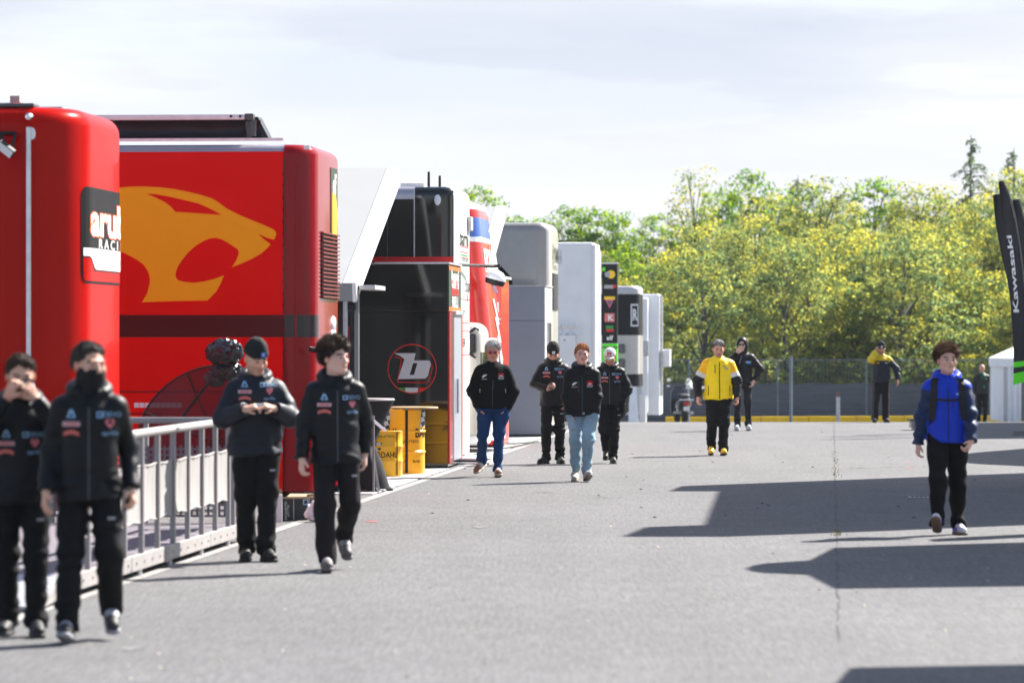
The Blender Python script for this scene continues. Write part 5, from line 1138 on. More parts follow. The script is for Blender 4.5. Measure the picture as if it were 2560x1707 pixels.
roof_unit('shadow_slab', 'unseen pointed white slab added right of the lane for its shadow', Ee, 3.6, 0.03, [(9.9, 63.4), (11.5, 66.2)])
Ff = [(2285, 1053), (2560, 1050), (2800, 1048), (2800, 1096), (2560, 1096), (2440, 1097), (2425, 1080), (2405, 1070)]
roof_unit('shadow_slab', 'unseen long white slab added far along the right side of the lane for its shadow', Ff, 4.2, 0.08, [(13.8, 79), (14.6, 88)])
# feather flag standing outside the frame, its shadow lies behind the man in blue
hb = 3.5; bx, by = lift((2336, 1353), hb).x, lift((2336, 1353), hb).y
feather('feather_flag', 'black feather flag standing beside the near unseen slab', [(bx-.10, hb-.1), (bx-.32, 3.1), (bx-.40, 2.5), (bx-.42, 1.9), (bx-.40, 1.3), (bx-.36, .8)], [(bx-.02, hb), (bx+.08, 3.1), (bx+.13, 2.5), (bx+.15, 1.9), (bx+.16, 1.3), (bx+.16, .8)], by, texts=False)

# cables on the ground by the cabins
for k, (pts, lb) in enumerate((([(1152, 1146), (1190, 1139), (1240, 1128), (1300, 1116), (1338, 1108)], 'black cable lying along the floor mats past the white trailer'), ([(1148, 1160), (1180, 1150), (1196, 1146), (1204, 1141)], 'short black cable at the foot of the grey cabin door'), ([(1232, 1112), (1290, 1112), (1345, 1107)], 'thin dark cable in front of the silver cabin'))):
    tag(MB().tube([G(*p)+Vector((rnd.uniform(-.02, .02), 0, 0.024)) for p in pts], 0.012, 6).build('cable', M_rubber, None), lb, 'cable', 'cables by the cabins')
# ================================================================ people: smooth blended solids, meshed on a fine grid
HS = 1.04      # heads a little over the textbook size, as in the photograph
class Field:
    def __init__(s, lo, hi, h):
        s.h = h; s.lo = np.array(lo, float); n = np.ceil((np.array(hi)-s.lo)/h).astype(int)+1; s.n = n
        s.ax = [(s.lo[i]+h*np.arange(n[i])).astype(np.float32) for i in range(3)]
        s.D = np.full(n, 9.0, np.float32)
    def region(s, lo, hi, pad):
        a = np.clip(np.floor((np.array(lo)-pad-s.lo)/s.h).astype(int), 0, s.n-1); b = np.clip(np.ceil((np.array(hi)+pad-s.lo)/s.h).astype(int)+1, 1, s.n)
        sl = tuple(slice(i, j) for i, j in zip(a, b))
        return sl, (s.ax[0][sl[0]][:, None, None], s.ax[1][sl[1]][None, :, None], s.ax[2][sl[2]][None, None, :])
    def _mix(s, sl, d, k, sub=False):
        A = s.D[sl]
        if sub:
            if k <= 0: s.D[sl] = np.maximum(A, -d); return
            h = np.clip(.5-.5*(A+d)/k, 0, 1); s.D[sl] = A*(1-h)-d*h+k*h*(1-h)
        elif k <= 0: s.D[sl] = np.minimum(A, d)
        else:
            h = np.clip(.5+.5*(A-d)/k, 0, 1); s.D[sl] = A*(1-h)+d*h-k*h*(1-h)
    def cone(s, a, b, ra, rb, k=.03, sy=1.0, cut=None, clip=None):
        """tapered limb a->b; sy flattens front to back; cut=(point, dir): flat end; clip(x,y,z)->distance to intersect with"""
        a, b = np.array(a, float), np.array(b, float); r = max(ra, rb)
        sl, (x, y, z) = s.region(np.minimum(a, b)-r, np.maximum(a, b)+r, k+3*s.h)
        ba = (b-a)*np.array([1, 1/sy, 1]); l2 = max(float(ba @ ba), 1e-9)
        px, py, pz = x-a[0], (y-a[1])/sy, z-a[2]
        t = np.clip((px*ba[0]+py*ba[1]+pz*ba[2])/l2, 0, 1)
        d = (np.sqrt((px-t*ba[0])**2+(py-t*ba[1])**2+(pz-t*ba[2])**2)-(ra+t*(rb-ra)))*(0.5+0.5*min(1, sy))
        if cut is not None:
            c, n = cut; d = np.maximum(d, (x-c[0])*n[0]+(y-c[1])*n[1]+(z-c[2])*n[2])
        if clip is not None: d = np.maximum(d, clip(x, y, z))
        s._mix(sl, d, k)
    def ell(s, c, r, k=.02, M=None, sub=False, clip=None, grow=None):
        c, r = np.array(c, float), np.array(r, float)*(HS if M is not None else 1); R_ = r.max() if M is not None else r
        sl, (x, y, z) = s.region(c-R_, c+R_, k+3*s.h); px, py, pz = x-c[0], y-c[1], z-c[2]
        if M is not None: px, py, pz = [M[0][i]*px+M[1][i]*py+M[2][i]*pz for i in range(3)]
        k0 = np.sqrt((px/r[0])**2+(py/r[1])**2+(pz/r[2])**2); k1 = np.sqrt((px/r[0]**2)**2+(py/r[1]**2)**2+(pz/r[2]**2)**2)+1e-6
        d = k0*(k0-1)/k1; hs = HS if M is not None else 1
        if clip is not None: d = np.maximum(d, clip(px/hs, py/hs, pz/hs)*hs)
        if grow is not None: d = d-grow(px/hs, py/hs, pz/hs)*hs
        s._mix(sl, d, k, sub)
    def wrinkle(s, amp, seed, freq=(14, 14, 30), n=5, fn=None):
        rs_ = np.random.RandomState(seed); m = np.abs(s.D) < 0.05; ii = np.nonzero(m)
        P = np.stack([s.ax[i][ii[i]] for i in range(3)], 1); w = np.zeros(len(P), np.float32)
        for _ in range(n):
            k = rs_.normal(size=3)*np.array(freq); q = P @ k+rs_.uniform(0, 6.28); w += np.sin(q+1.3*np.sin(0.43*q+rs_.uniform(0, 6)))
        w /= math.sqrt(n); s.D[ii] += amp*w*(fn(P) if fn else 1)
    def mesh(s):
        D, h = s.D, s.h; S = D < 0
        mx = [S[i:i+D.shape[0]-1, j:j+D.shape[1]-1, k:k+D.shape[2]-1] for i in (0, 1) for j in (0, 1) for k in (0, 1)]
        cnt = sum(m.astype(np.uint8) for m in mx); cell = np.argwhere((cnt > 0) & (cnt < 8)); n = len(cell)
        off = np.array([(i, j, k) for i in (0, 1) for j in (0, 1) for k in (0, 1)])
        V = np.stack([D[tuple((cell+o).T)] for o in off], 1); pos = np.zeros((n, 3)); c = np.zeros(n)
        for a in range(8):
            for b in range(a+1, 8):
                if np.abs(off[a]-off[b]).sum() != 1: continue
                m = (V[:, a] < 0) != (V[:, b] < 0)
                if not m.any(): continue
                t = (V[m, a]/(V[m, a]-V[m, b]))[:, None]; pos[m] += off[a]+(off[b]-off[a])*t; c[m] += 1
        pos = (cell+pos/c[:, None])*h+s.lo; vid = np.full(np.array(D.shape)-1, -1, np.int32); vid[tuple(cell.T)] = np.arange(n); F_ = []
        for ax in range(3):
            u, v = [(1, 2), (2, 0), (0, 1)][ax]; sa = [slice(None)]*3; sb = [slice(None)]*3; sa[ax] = slice(0, -1); sb[ax] = slice(1, None)
            ch = S[tuple(sa)] != S[tuple(sb)]; e = np.argwhere(ch); e = e[(e[:, u] > 0) & (e[:, v] > 0)]
            e = e[(e[:, u] < D.shape[u]-1) & (e[:, v] < D.shape[v]-1)]
            if len(e) == 0: continue
            eu, ev = np.eye(3, dtype=int)[u], np.eye(3, dtype=int)[v]
            q = np.stack([vid[tuple((e-eu-ev).T)], vid[tuple((e-ev).T)], vid[tuple(e.T)], vid[tuple((e-eu).T)]], 1); fl = ~S[tuple(e.T)]; q[fl] = q[fl][:, ::-1]; F_.append(q)
        return pos, np.concatenate(F_)
def np_mesh(name, V, Q, m, parent, col=None):
    me = bpy.data.meshes.new(name); me.vertices.add(len(V)); me.vertices.foreach_set('co', V.astype(np.float32).ravel())
    me.loops.add(4*len(Q)); me.loops.foreach_set('vertex_index', Q.astype(np.int32).ravel()); me.polygons.add(len(Q))
    me.polygons.foreach_set('loop_start', np.arange(0, 4*len(Q), 4, dtype=np.int32)); me.polygons.foreach_set('loop_total', np.full(len(Q), 4, np.int32))
    me.update(calc_edges=True); me.polygons.foreach_set('use_smooth', [True]*len(Q)); me.materials.append(m)
    if col is not None:
        at = me.attributes.new('col', 'FLOAT_COLOR', 'POINT'); at.data.foreach_set('color', np.concatenate([col, np.ones((len(V), 1))], 1).astype(np.float32).ravel())
    return link(bpy.data.objects.new(name, me), parent)
M_skin = mat('skin', (0.5, 0.3, 0.2), 0.5, attr='col', noise=0.08, nscale=30, spec=0.35)
M_fab = mat('jacket_fabric', (0.02, 0.02, 0.02), 0.5, attr='col', noise=0.06, nscale=25, bump=0.35, bscale=60, spec=0.22)
M_fleece = mat('fleece', (0.02, 0.02, 0.02), 0.9, attr='col', noise=0.15, nscale=60, bump=0.4, bscale=120, spec=0.15)
M_trou = mat('trouser_fabric', (0.02, 0.02, 0.02), 0.8, attr='col', noise=0.15, nscale=30, bump=0.3, bscale=110, spec=0.15)
M_hair = mat('hair', (0.05, 0.03, 0.02), 0.6, attr='col', noise=0.45, nscale=70, bump=0.8, bscale=160, spec=0.3)
M_shoe = mat('shoe', (0.03, 0.03, 0.03), 0.55, attr='col', noise=0.2, nscale=40, bump=0.2, bscale=120)
M_knit = mat('knit', (0.012, 0.012, 0.013), 0.9, attr='col', noise=0.2, nscale=50, bump=0.5, bscale=140)
BLK, NVY, CGO = (0.008, 0.009, 0.012), (0.010, 0.014, 0.034), (0.007, 0.007, 0.008)
def nrm(v): v = np.array(v, float); return v/np.linalg.norm(v)
def ik(a, c, l1, l2, pole):
    a, c = np.array(a, float), np.array(c, float); d = c-a; L_ = np.linalg.norm(d); L2 = min(max(L_, 0.05), (l1+l2)*0.999); u = d/L_; c = a+u*L2
    x = (l1*l1-l2*l2+L2*L2)/(2*L2); hh = math.sqrt(max(l1*l1-x*x, 0)); p = np.array(pole, float); p = p-u*(p @ u); p /= np.linalg.norm(p); return a+u*x+p*hh, c
def rotm(yaw=0, pitch=0, roll=0):      # yaw + : towards image right; pitch + : looks down
    return np.array((Matrix.Rotation(R(yaw), 3, 'Z') @ Matrix.Rotation(R(pitch), 3, 'X') @ Matrix.Rotation(R(roll), 3, 'Y')))

def person(label, px, H, yaw=0, vox=(.007, .009), feet=None, hands=None, head=(0, 0), skin=(.50, .27, .18), hair=None, jacket=None, trousers=None, shoes=None, gaiter=None, stubble=0.0, lean=0.0, decals=(), sway=0.0, build=1.0, loc=None, group=None):
    S = H/1.78; p0 = loc if loc is not None else G(*px)
    root = thing('person', label, 'person', p0, R(yaw), group); root.scale = (S, S, S)
    sk = np.array(skin); ft = feet or {}; b = build
    HIP = {s: np.array([sg*.092+sway, 0.0, .945]) for s, sg in (('l', -1), ('r', 1))}
    SH = {s: np.array([sg*.178*b+sway*.5, .01+lean, 1.405]) for s, sg in (('l', -1), ('r', 1))}
    ank, toe = {}, {}
    for s, sg in (('l', -1), ('r', 1)):
        x, y, lift_, pitch, fy = ft.get(s, (sg*.11, 0, 0, 0, sg*8)); M_ = rotm(fy)
        Mp = M_ @ np.array(Matrix.Rotation(R(-pitch), 3, 'X')); pivot = np.array([0, .06, 0]) if pitch > 0 else np.array([0, -.15, 0])
        ank[s] = (np.array([x, y, lift_])+M_ @ (pivot+Mp_rot(Mp, M_, np.array([0, .03, .09])-pivot)), Mp, M_, pivot, np.array([x, y, lift_]))
    knee = {}; ANK = {}
    for s in 'lr':
        a = ank[s][0]; kn, a2 = ik(HIP[s], a, .435, .425, (0.05 if s == 'r' else -0.05, -1, 0.05)); knee[s] = kn; ANK[s] = a
    ELB, WR = {}, {}
    hd = hands or {}
    for s, sg in (('l', -1), ('r', 1)):
        h_ = hd.get(s, dict(p=(sg*.27, -.04, .88))); pole = h_.get('pole', (sg*.5, .8, -.2))
        ELB[s], WR[s] = ik(SH[s], h_['p'], .285, .265, pole)
    HM = rotm(head[0], head[1], head[2] if len(head) > 2 else 0); HC = np.array([sway*.5, .0+lean-.012*max(0, head[1])/10, 1.648-.008*max(0, head[1])/10]); hp = lambda x, y, z: HC+HM @ np.array([x, y, z])*HS
    # ---------------- body: one continuous surface
    allp = list(ELB.values())+list(WR.values())+list(knee.values())+list(ANK.values())
    lo = np.min(allp, 0)-.24; hi = np.max(allp, 0)+.24; lo[2] = -.02; hi[2] = 1.82; lo[1] = min(lo[1], -.2); hi[1] = max(hi[1], .2); lo[0] = min(lo[0], -.25); hi[0] = max(hi[0], .25)
    f = Field(lo, hi, vox[0])
    f.cone((sway, 0, .95), (sway*.7, lean*.6, 1.12), .125, .12, .04, .72); f.cone((sway*.7, lean*.6, 1.12), (sway*.5, lean, 1.34), .12, .135, .04, .68)
    f.cone(SH['l']*[.8, 1, 1], SH['r']*[.8, 1, 1], .045, .045, .04)
    for s in 'lr':
        f.cone(SH[s]*[.88, 1, .992], ELB[s], .036, .034, .03); f.cone(ELB[s], WR[s], .034, .027, .02)
        f.cone(HIP[s], knee[s], .078, .052, .03); f.cone(knee[s], ANK[s], .05, .036, .02)
        f.cone(ANK[s], ANK[s]+ank[s][1] @ np.array([0, -.13, -.055]), .034, .03, .02)
    f.cone((sway*.5, .02+lean, 1.42), hp(0, .018, -.075), .066, .056, .03)
    # head
    E_ = lambda c, r, k, sub=False: f.ell(hp(*c), r, k, HM, sub)
    Cn = lambda a, b_, ra, rb, k: f.cone(hp(*a), hp(*b_), ra*HS, rb*HS, k)
    E_((0, .015, .028), (.076, .096, .088), .02); E_((0, -.02, -.035), (.061, .074, .082), .03); E_((0, -.070, -.094), (.024, .02, .02), .025)
    for sg in (-1, 1):
        Cn((sg*.052, .005, -.055), (sg*.02, -.064, -.094), .02, .02, .025); E_((sg*.043, -.060, -.022), (.026, .026, .026), .025)
        E_((sg*.081, .014, -.004), (.010, .019, .031), .008); E_((sg*.031, -.100, .004), (.019, .015, .013), .012, True); E_((sg*.031, -.078, .003), (.0125, .0125, .0125), .003)
    Cn((-.04, -.081, .024), (.04, -.081, .024), .0115, .0115, .014); Cn((0, -.090, .010), (0, -.112, -.030), .008, .0125, .010)
    E_((.012, -.101, -.035), (.010, .010, .008), .006); E_((-.012, -.101, -.035), (.010, .010, .008), .006)
    Cn((-.020, -.088, -.0565), (.020, -.088, -.0565), .0075, .0075, .008); Cn((-.017, -.087, -.067), (.017, -.087, -.067), .008, .008, .008)
    # hands: palm, four unequal bent fingers, thumb from the side of the palm
    HANDS = {}
    for s, sg in (('l', -1), ('r', 1)):
        h_ = hd.get(s, {}); fd = nrm(h_.get('dir', nrm(WR[s]-ELB[s])*0.8+np.array([0, -.1, -.3]))); pn = np.array(h_.get('palm', (-sg, .25, 0)), float); pn = pn-fd*(pn @ fd); pn /= np.linalg.norm(pn); sd_ = np.cross(fd, pn)
        curl = h_.get('curl', 28); w = WR[s]; HANDS[s] = (w, fd, pn, sd_)
        thumb_side = -1 if (sd_[1] > 0) else 1
        if 'thumb' in h_: thumb_side = h_['thumb']
        for q in (-.024, 0, .024): f.cone(w+sd_*q*.6, w+fd*.085+sd_*q, .018, .016, .014)
        for i, (q, ln_) in enumerate(((-.031, .062), (-.0105, .074), (.0105, .079), (.031, .070))):
            if thumb_side < 0: q = -q; 
            p = w+fd*.088+sd_*q; ang = R(curl*.6); rr_ = .0088
            for j, fr in enumerate((.45, .32, .25)):
                dr_ = fd*math.cos(ang)+pn*math.sin(ang)+sd_*q*1.2; p2 = p+nrm(dr_)*ln_*fr; f.cone(p, p2, rr_, rr_*.92, .004); p = p2; rr_ *= .93; ang += R(curl*(1.0, .9, .8)[j])
        tb = w+fd*.025+sd_*thumb_side*.026; t1 = tb+nrm(fd*.7+sd_*thumb_side*.75+pn*.35)*.042; t2 = t1+nrm(fd*.9+sd_*thumb_side*.2+pn*.5)*.032
        f.cone(tb, t1, .014, .011, .010); f.cone(t1, t2, .0105, .009, .004)
    V, Q = f.mesh(); q = (V-HC) @ HM/HS; c = np.tile(sk, (len(V), 1)); hd_m = V[:, 2] > 1.45
    hc_ = np.array(hair['col']) if hair else sk*.5
    front = hd_m & (q[:, 1] < -.05)
    lip = front & (np.abs(q[:, 0]) < .023) & (np.abs(q[:, 2]+.061) < .0085) & (q[:, 1] < -.083); c[lip] = sk*np.array([.72, .48, .5])
    for sg in (-1, 1):
        br = front & (np.abs(q[:, 0]-sg*.034) < .019) & (np.abs(q[:, 2]-.026-.004*0) < .0065); c[br] = hc_*.6+sk*.12
        ey = np.linalg.norm(q-np.array([sg*.031, -.078, .003]), axis=1) < .0138; c[ey & front] = (.16, .13, .12)
        pu = front & ey & (np.linalg.norm(q[:, [0, 2]]-np.array([sg*.031, .003]), axis=1) < .006); c[pu] = (.012, .009, .008)
    chk = np.exp(-((np.abs(q[:, 0])-.045)**2+(q[:, 2]+.025)**2)/.0005)[:, None]*(front[:, None]); c = c*(1-.35*chk)+c*np.array([1.12, .78, .76])*.35*chk
    ear = hd_m & (np.abs(q[:, 0]) > .076) & (q[:, 2] < .03); c[ear] = sk*np.array([1.05, .82, .8])
    if stubble:
        st = np.clip((-.030-q[:, 2])/.02, 0, 1)*np.clip((.03-q[:, 1])/.04, 0, 1)*hd_m*(q[:, 2] > -.115)*stubble; st = np.where(lip, 0, st)[:, None]; c = c*(1-st)+(hc_*.8+sk*.08)*st
    body = np_mesh('body', V, Q, M_skin, root, c)
    # ---------------- trousers
    T = dict(col=CGO, w=1.0, hem=.03, seed=1); T.update(trousers or {}); w = T['w']
    lo2 = np.min([*knee.values(), *ANK.values()], 0)-.17; hi2 = np.max([*knee.values(), *ANK.values()], 0)+.17; lo2[2] = .0; hi2[2] = 1.08; lo2[0] = min(lo2[0], -.24+sway); hi2[0] = max(hi2[0], .24+sway); lo2[1] = min(lo2[1], -.2); hi2[1] = max(hi2[1], .2)
    f = Field(lo2, hi2, vox[1]); f.cone((sway-.05, .0, .955), (sway+.05, .0, .955), .118*b*w**.5, .118*b*w**.5, .05, .85); f.cone((sway, 0, .98), (sway, lean*.3, 1.04), .145*b, .14*b, .04, .72)
    for s in 'lr':
        f.cone(HIP[s]+(0, 0, -.03), knee[s], .099*w*b, .073*w, .04, 1.0)
        dn = nrm(ANK[s]-knee[s]); e_ = ANK[s]+dn*T['hem']; f.cone(knee[s], ANK[s]+dn*.06, .073*w, .066*w*T.get('flare', 1), .03, 1.0, cut=(e_, dn))
    for s in T.get('pocket', ''): f.cone(WR[s]+(0, 0, .01), WR[s]+HANDS[s][1]*.15, .056, .060, .03)
    kz = np.mean([knee[s][2] for s in 'lr'])
    f.wrinkle(.0085*T.get('fold', 1), T['seed'], (12, 10, 34), 5, lambda P: .45+.8*np.exp(-((P[:, 2]-kz)/.12)**2)+1.0*np.exp(-((P[:, 2]-.16)/.09)**2)+.5*np.exp(-((P[:, 2]-.84)/.08)**2))
    V, Q = f.mesh(); c = np.tile(np.array(T['col']), (len(V), 1))
    if 'fn' in T: c = T['fn'](V, c)
    tro = np_mesh('trousers', V, Q, M_trou, root, c)
    # ---------------- jacket
    J = dict(col=BLK, bulk=.02, hem=.86, hood='down', seed=2, mat=M_fab, cuff=.0, fold=1.0); J.update(jacket or {}); bk = J['bulk']
    pts = np.array([*ELB.values(), *WR.values(), *SH.values()]); lo3 = pts.min(0)-.17; hi3 = pts.max(0)+.17; lo3[2] = min(J['hem']-.03, lo3[2]); hi3[2] = 1.80; lo3[1] = min(lo3[1], -.27+lean); hi3[1] = max(hi3[1], .27+lean); lo3[0] = min(lo3[0], -.26); hi3[0] = max(hi3[0], .26)
    f = Field(lo3, hi3, vox[1]); hemc = lambda x, y, z: J['hem']+.008*np.sin(9*x+4*y)-z+0*x+0*y; rb = (.135+bk)*b
    f.cone((sway, lean*.2, J['hem']-.04), (sway*.7, lean*.6, 1.10), rb+.050+J.get('flare', 0), rb+.012, .05, .74, clip=hemc); f.cone((sway*.7, lean*.6, 1.08), (sway*.5, lean, 1.31), rb+.008, rb+.022, .05, .72)
    f.cone((sway*.5-.12*b, .012+lean, 1.390), (sway*.5+.12*b, .012+lean, 1.390), .060+bk*.35, .060+bk*.35, .06, .95); f.cone((sway*.5-.02, .02+lean, 1.455), (sway*.5-.13*b, .015+lean, 1.415), .052, .050, .05); f.cone((sway*.5+.02, .02+lean, 1.455), (sway*.5+.13*b, .015+lean, 1.415), .052, .050, .05)
    f.cone((sway*.5, .015+lean, 1.40), (sway*.5, .015+lean, 1.49), .10, .066, .05)
    for s in 'lr':
        f.cone(SH[s]+(-.012 if s == 'r' else .012, 0, -.012), ELB[s], .058+bk*.5, .056+bk*.5, .045); dn = nrm(WR[s]-ELB[s]); f.cone(ELB[s], WR[s], .056+bk*.5, .041+bk*.4, .03, cut=(WR[s]+dn*J['cuff'], dn))
    nb = np.array([sway*.5, .02+lean, 1.49])
    if J['hood'] == 'down':
        ring = []
        for k in range(13):
            a = R(-150+300*k/12); ring.append((nb+np.array([.098*math.sin(a), .01+.105*math.cos(a), -.012+.045*(.5+.5*math.cos(a))]), .026+.030*(.5+.5*math.cos(a))))
        for (p1, r1), (p2, r2) in zip(ring[:-1], ring[1:]): f.cone(p1, p2, r1, r2, .02)
        f.cone(nb+(0, .10, -.02), nb+(0, .13, -.14), .07, .05, .03); f.ell(hp(0, 0, -.03), (.074, .095, .11), .012, HM, True)
    elif J['hood'] == 'collar':
        ring = [(nb+np.array([.074*math.sin(R(-158+316*k/12)), .0+.078*math.cos(R(-158+316*k/12)), .005+.02*math.cos(R(-158+316*k/12))]), .019) for k in range(13)]
        for (p1, r1), (p2, r2) in zip(ring[:-1], ring[1:]): f.cone(p1, p2, r1, r2, .015)
        f.ell(hp(0, -.01, -.05), (.066, .085, .08), .010, HM, True)
    elif J['hood'] == 'up':
        f.ell(hp(0, .018, .015), (.104, .125, .128), .03, HM); f.cone(hp(0, .03, -.06), nb, .098, .095, .04); f.ell(hp(0, -.115, -.01), (.070, .085, .098), .02, HM, True)
    if J.get('open'):     # unzipped front: a narrow wedge shows the shirt
        f.ell((sway*.6, -.17+lean, 1.36), (.034, .05, .26), .012, None, True)
    els = [(ELB[s], .10) for s in 'lr']
    f.wrinkle(.0095*J['fold'], J['seed'], (16, 12, 30), 6, lambda P: .35+sum(1.1*np.exp(-(np.linalg.norm(P-e0, axis=1)/.11)**2) for e0, _ in els)+.7*np.exp(-((P[:, 2]-J['hem']-.06)/.10)**2))
    V, Q = f.mesh(); c = np.tile(np.array(J['col'], float)*(.55 if max(J['col']) < .02 else 1), (len(V), 1))
    def seg(P, a, b_): ba = b_-a; t = np.clip((P-a) @ ba/(ba @ ba), 0, 1); return np.linalg.norm(P-a-t[:, None]*ba, axis=1), t
    if 'fn' in J:
        tt, arm = np.zeros(len(V)), np.zeros(len(V), bool); side = np.zeros(len(V))
        for s, sg in (('l', -1), ('r', 1)):
            d1, t1 = seg(V, SH[s], ELB[s]); d2, t2 = seg(V, ELB[s], WR[s]); near = ((d1 < .105) | (d2 < .078)) & (sg*(V[:, 0]-sway*.5) > .150*b+.1*np.clip(1.35-V[:, 2], -.1, .0)) | (d2 < .075) & (sg*(V[:, 0]-sway*.5) > .19)
            arm |= near; tt = np.where(near, np.where(d1 <= d2, t1, 1+t2), tt); side = np.where(near, sg, side)
        c = J['fn'](V, c, arm, tt, side)
    jac = np_mesh('jacket', V, Q, J['mat'], root, c)
    # ---------------- shoes
    SHO = dict(col=(0.02, 0.02, 0.022), sole=(.03, .03, .03), tip=None); SHO.update(shoes or {})
    for s in 'lr':
        a0, Mp, M_, pivot, base = ank[s]
        f = Field((-.075, -.225, -.01), (.075, .115, .15), .0075)
        f.cone((0, .05, .052), (0, -.06, .05), .042, .044, .02, 1.0); f.cone((0, -.06, .05), (0, -.155, .04), .044, .040, .02); f.cone((0, .035, .06), (0, .03, .115), .046, .048, .02); f.cone((0, -.02, .085), (0, -.09, .06), .034, .03, .02)
        sl, (x, y, z) = f.region((-.08, -.23, -.02), (.08, .12, .16), 0); f.D[sl] = np.maximum(f.D[sl], .026-z)
        V, Q = f.mesh(); c = np.tile(np.array(SHO['col'], float), (len(V), 1))
        if SHO['tip'] is not None: c[(V[:, 1] < -.02) & (V[:, 1] > -.10) & (V[:, 2] > .075)] = SHO['tip']
        if SHO.get('side') is not None: c[(np.abs(V[:, 0]) > .028) & (V[:, 1] > -.1) & (V[:, 2] < .075)] = SHO['side']
        tf = lambda V_: (base+(M_ @ (pivot[:, None]+(M_.T @ Mp) @ (V_-pivot).T)).T)
        so = np_mesh('shoe', tf(V), Q, M_shoe, root, c)
        f = Field((-.075, -.225, -.01), (.075, .115, .06), .0075); f.cone((0, .055, .012), (0, -.06, .012), .046, .043, .02); f.cone((0, -.06, .012), (0, -.155, .014), .043, .046, .02)
        sl, (x, y, z) = f.region((-.08, -.23, -.02), (.08, .12, .07), 0); f.D[sl] = np.maximum(f.D[sl], np.maximum(z-.030, .001-z)); V, Q = f.mesh(); np_mesh('sole', tf(V), Q, M_shoe, so, np.tile(np.array(SHO['sole'], float), (len(V), 1)))
    # ---------------- hair, hats
    if hair and hair.get('style') not in (None, 'bald'):
        stl = hair['style']; f = Field(HC-.20, HC+.20, min(vox[0], .0065)); big = {'short': .006, 'curly': .020, 'mop': .020, 'fringe': .012, 'crop': .002}[stl]
        line = {'short': .088, 'curly': .072, 'mop': .086, 'fringe': .090, 'crop': .090}[stl]
        sl_ = .80 if stl == 'mop' else .92     # hair grows out of the scalp behind the hairline
        above = lambda x, y, z: (z+.028+.009*np.sin(60*x)-(line-sl_*(y+.015+.082)))*.72
        f.ell(hp(0, .015, .028), (.077, .097, .089), 0, HM, grow=lambda x, y, z: np.clip(.45*above(x, y, z), -.012, .012+big))
        rs_ = np.random.RandomState(4); nt_, rx, sz, lift_ = {'curly': (90, (.098, .110, .108), .027, .010), 'mop': (80, (.092, .106, .100), .026, .006), 'short': (70, (.080, .096, .092), .014, .0), 'fringe': (80, (.084, .100, .096), .018, .004), 'crop': (70, (.074, .090, .096), .014, .004)}[stl]
        for k in range(nt_):
            a = rs_.uniform(0, 6.28); e_ = rs_.uniform(.12, 1.0); rr_ = math.sqrt(1-e_*e_); p = (rx[0]*rr_*math.cos(a), .018+rx[1]*rr_*math.sin(a), .036+lift_+rx[2]*e_)
            if p[2] < line-.92*(p[1]+.082)+.012: continue
            f.ell(hp(*p), np.array([1, 1, .85])*sz*rs_.uniform(.65, 1.3), .008, HM)
        f.wrinkle(.0035 if stl in ('short', 'crop') else .005, 9, (110, 70, 70), 6)
        V, Q = f.mesh(); rs_ = np.random.RandomState(1); cc = np.tile(np.array(hair['col'], float), (len(V), 1)); q = (V-HC) @ HM/HS
        if 'top' in hair: t = np.clip((q[:, 2]-.06)/.05, 0, 1)[:, None]; cc = cc*(1-t)+np.array(hair['top'])*t
        # short strands that break the outline
        fn_ = np.cross(V[Q[:, 1]]-V[Q[:, 0]], V[Q[:, 2]]-V[Q[:, 0]]); vn = np.zeros_like(V)
        for i_ in range(4): np.add.at(vn, Q[:, i_], fn_)
        vn /= np.linalg.norm(vn, axis=1)[:, None]+1e-9
        ab = above(q[:, 0], q[:, 1]-.015, q[:, 2]-.028); cand = np.nonzero((ab > .004) & (np.abs(V-HC).max(1) < .19))[0]; ln_, ns_, cl_ = {'short': (.009, 2600, .5), 'crop': (.012, 2600, .4), 'fringe': (.022, 2600, .7), 'curly': (.028, 3600, 1.0), 'mop': (.030, 3600, .9)}[stl]
        if len(cand) > 50:
            ci = rs_.choice(cand, ns_); b0 = V[ci]; dr_ = vn[ci]*.9+rs_.normal(size=(ns_, 3))*cl_*.6+np.array([0, 0, .15]); dr_ /= np.linalg.norm(dr_, axis=1)[:, None]; l_ = ln_*rs_.uniform(.4, 1.2, (ns_, 1)); sd2 = np.cross(dr_, rs_.normal(size=(ns_, 3))); sd2 /= np.linalg.norm(sd2, axis=1)[:, None]; w_ = .0022
            tp = b0+dr_*l_; blade = np.stack([b0-sd2*w_, b0+sd2*w_, tp+sd2*w_*.3, tp-sd2*w_*.3], 1).reshape(-1, 3); Q = np.concatenate([Q, len(V)+np.arange(4*ns_).reshape(-1, 4)]); cc = np.concatenate([cc, np.repeat(cc[ci]*rs_.uniform(.7, 1.6, (ns_, 1)), 4, 0)]); V = np.concatenate([V, blade])
        np_mesh('hair', V, Q, M_hair, root, cc)
    if hair and hair.get('hat') == 'beanie':
        f = Field(HC-.2, HC+.2, min(vox[0], .007)); f.ell(hp(0, .015, .070), (.088, .108, .108), 0, HM, clip=lambda x, y, z: (-.040+.22*y-z)); f.ell(hp(0, .015, .058), (.096, .115, .10), .006, HM, clip=lambda x, y, z: np.maximum(-.020+.22*y-z, z-.034-.15*y)); 
        f.wrinkle(.0022, 5, (60, 60, 12), 4); V, Q = f.mesh(); bn = np_mesh('beanie', V, Q, M_knit, root, np.tile(np.array([.011, .012, .012]), (len(V), 1)))
        on_head(bn, 'badge', [rect2d(.042, .042, 2, 2)], [M_pblue if hair.get('badge') != 'w' else M_pwhite], HM, HC, (.008, .062), root); on_head(bn, 'badge_mark', [mv(text2d('R', .034, .002), 0, 0)], [M_pwhite if hair.get('badge') != 'w' else M_pblue], HM, HC, (.008, .062), root, .006)
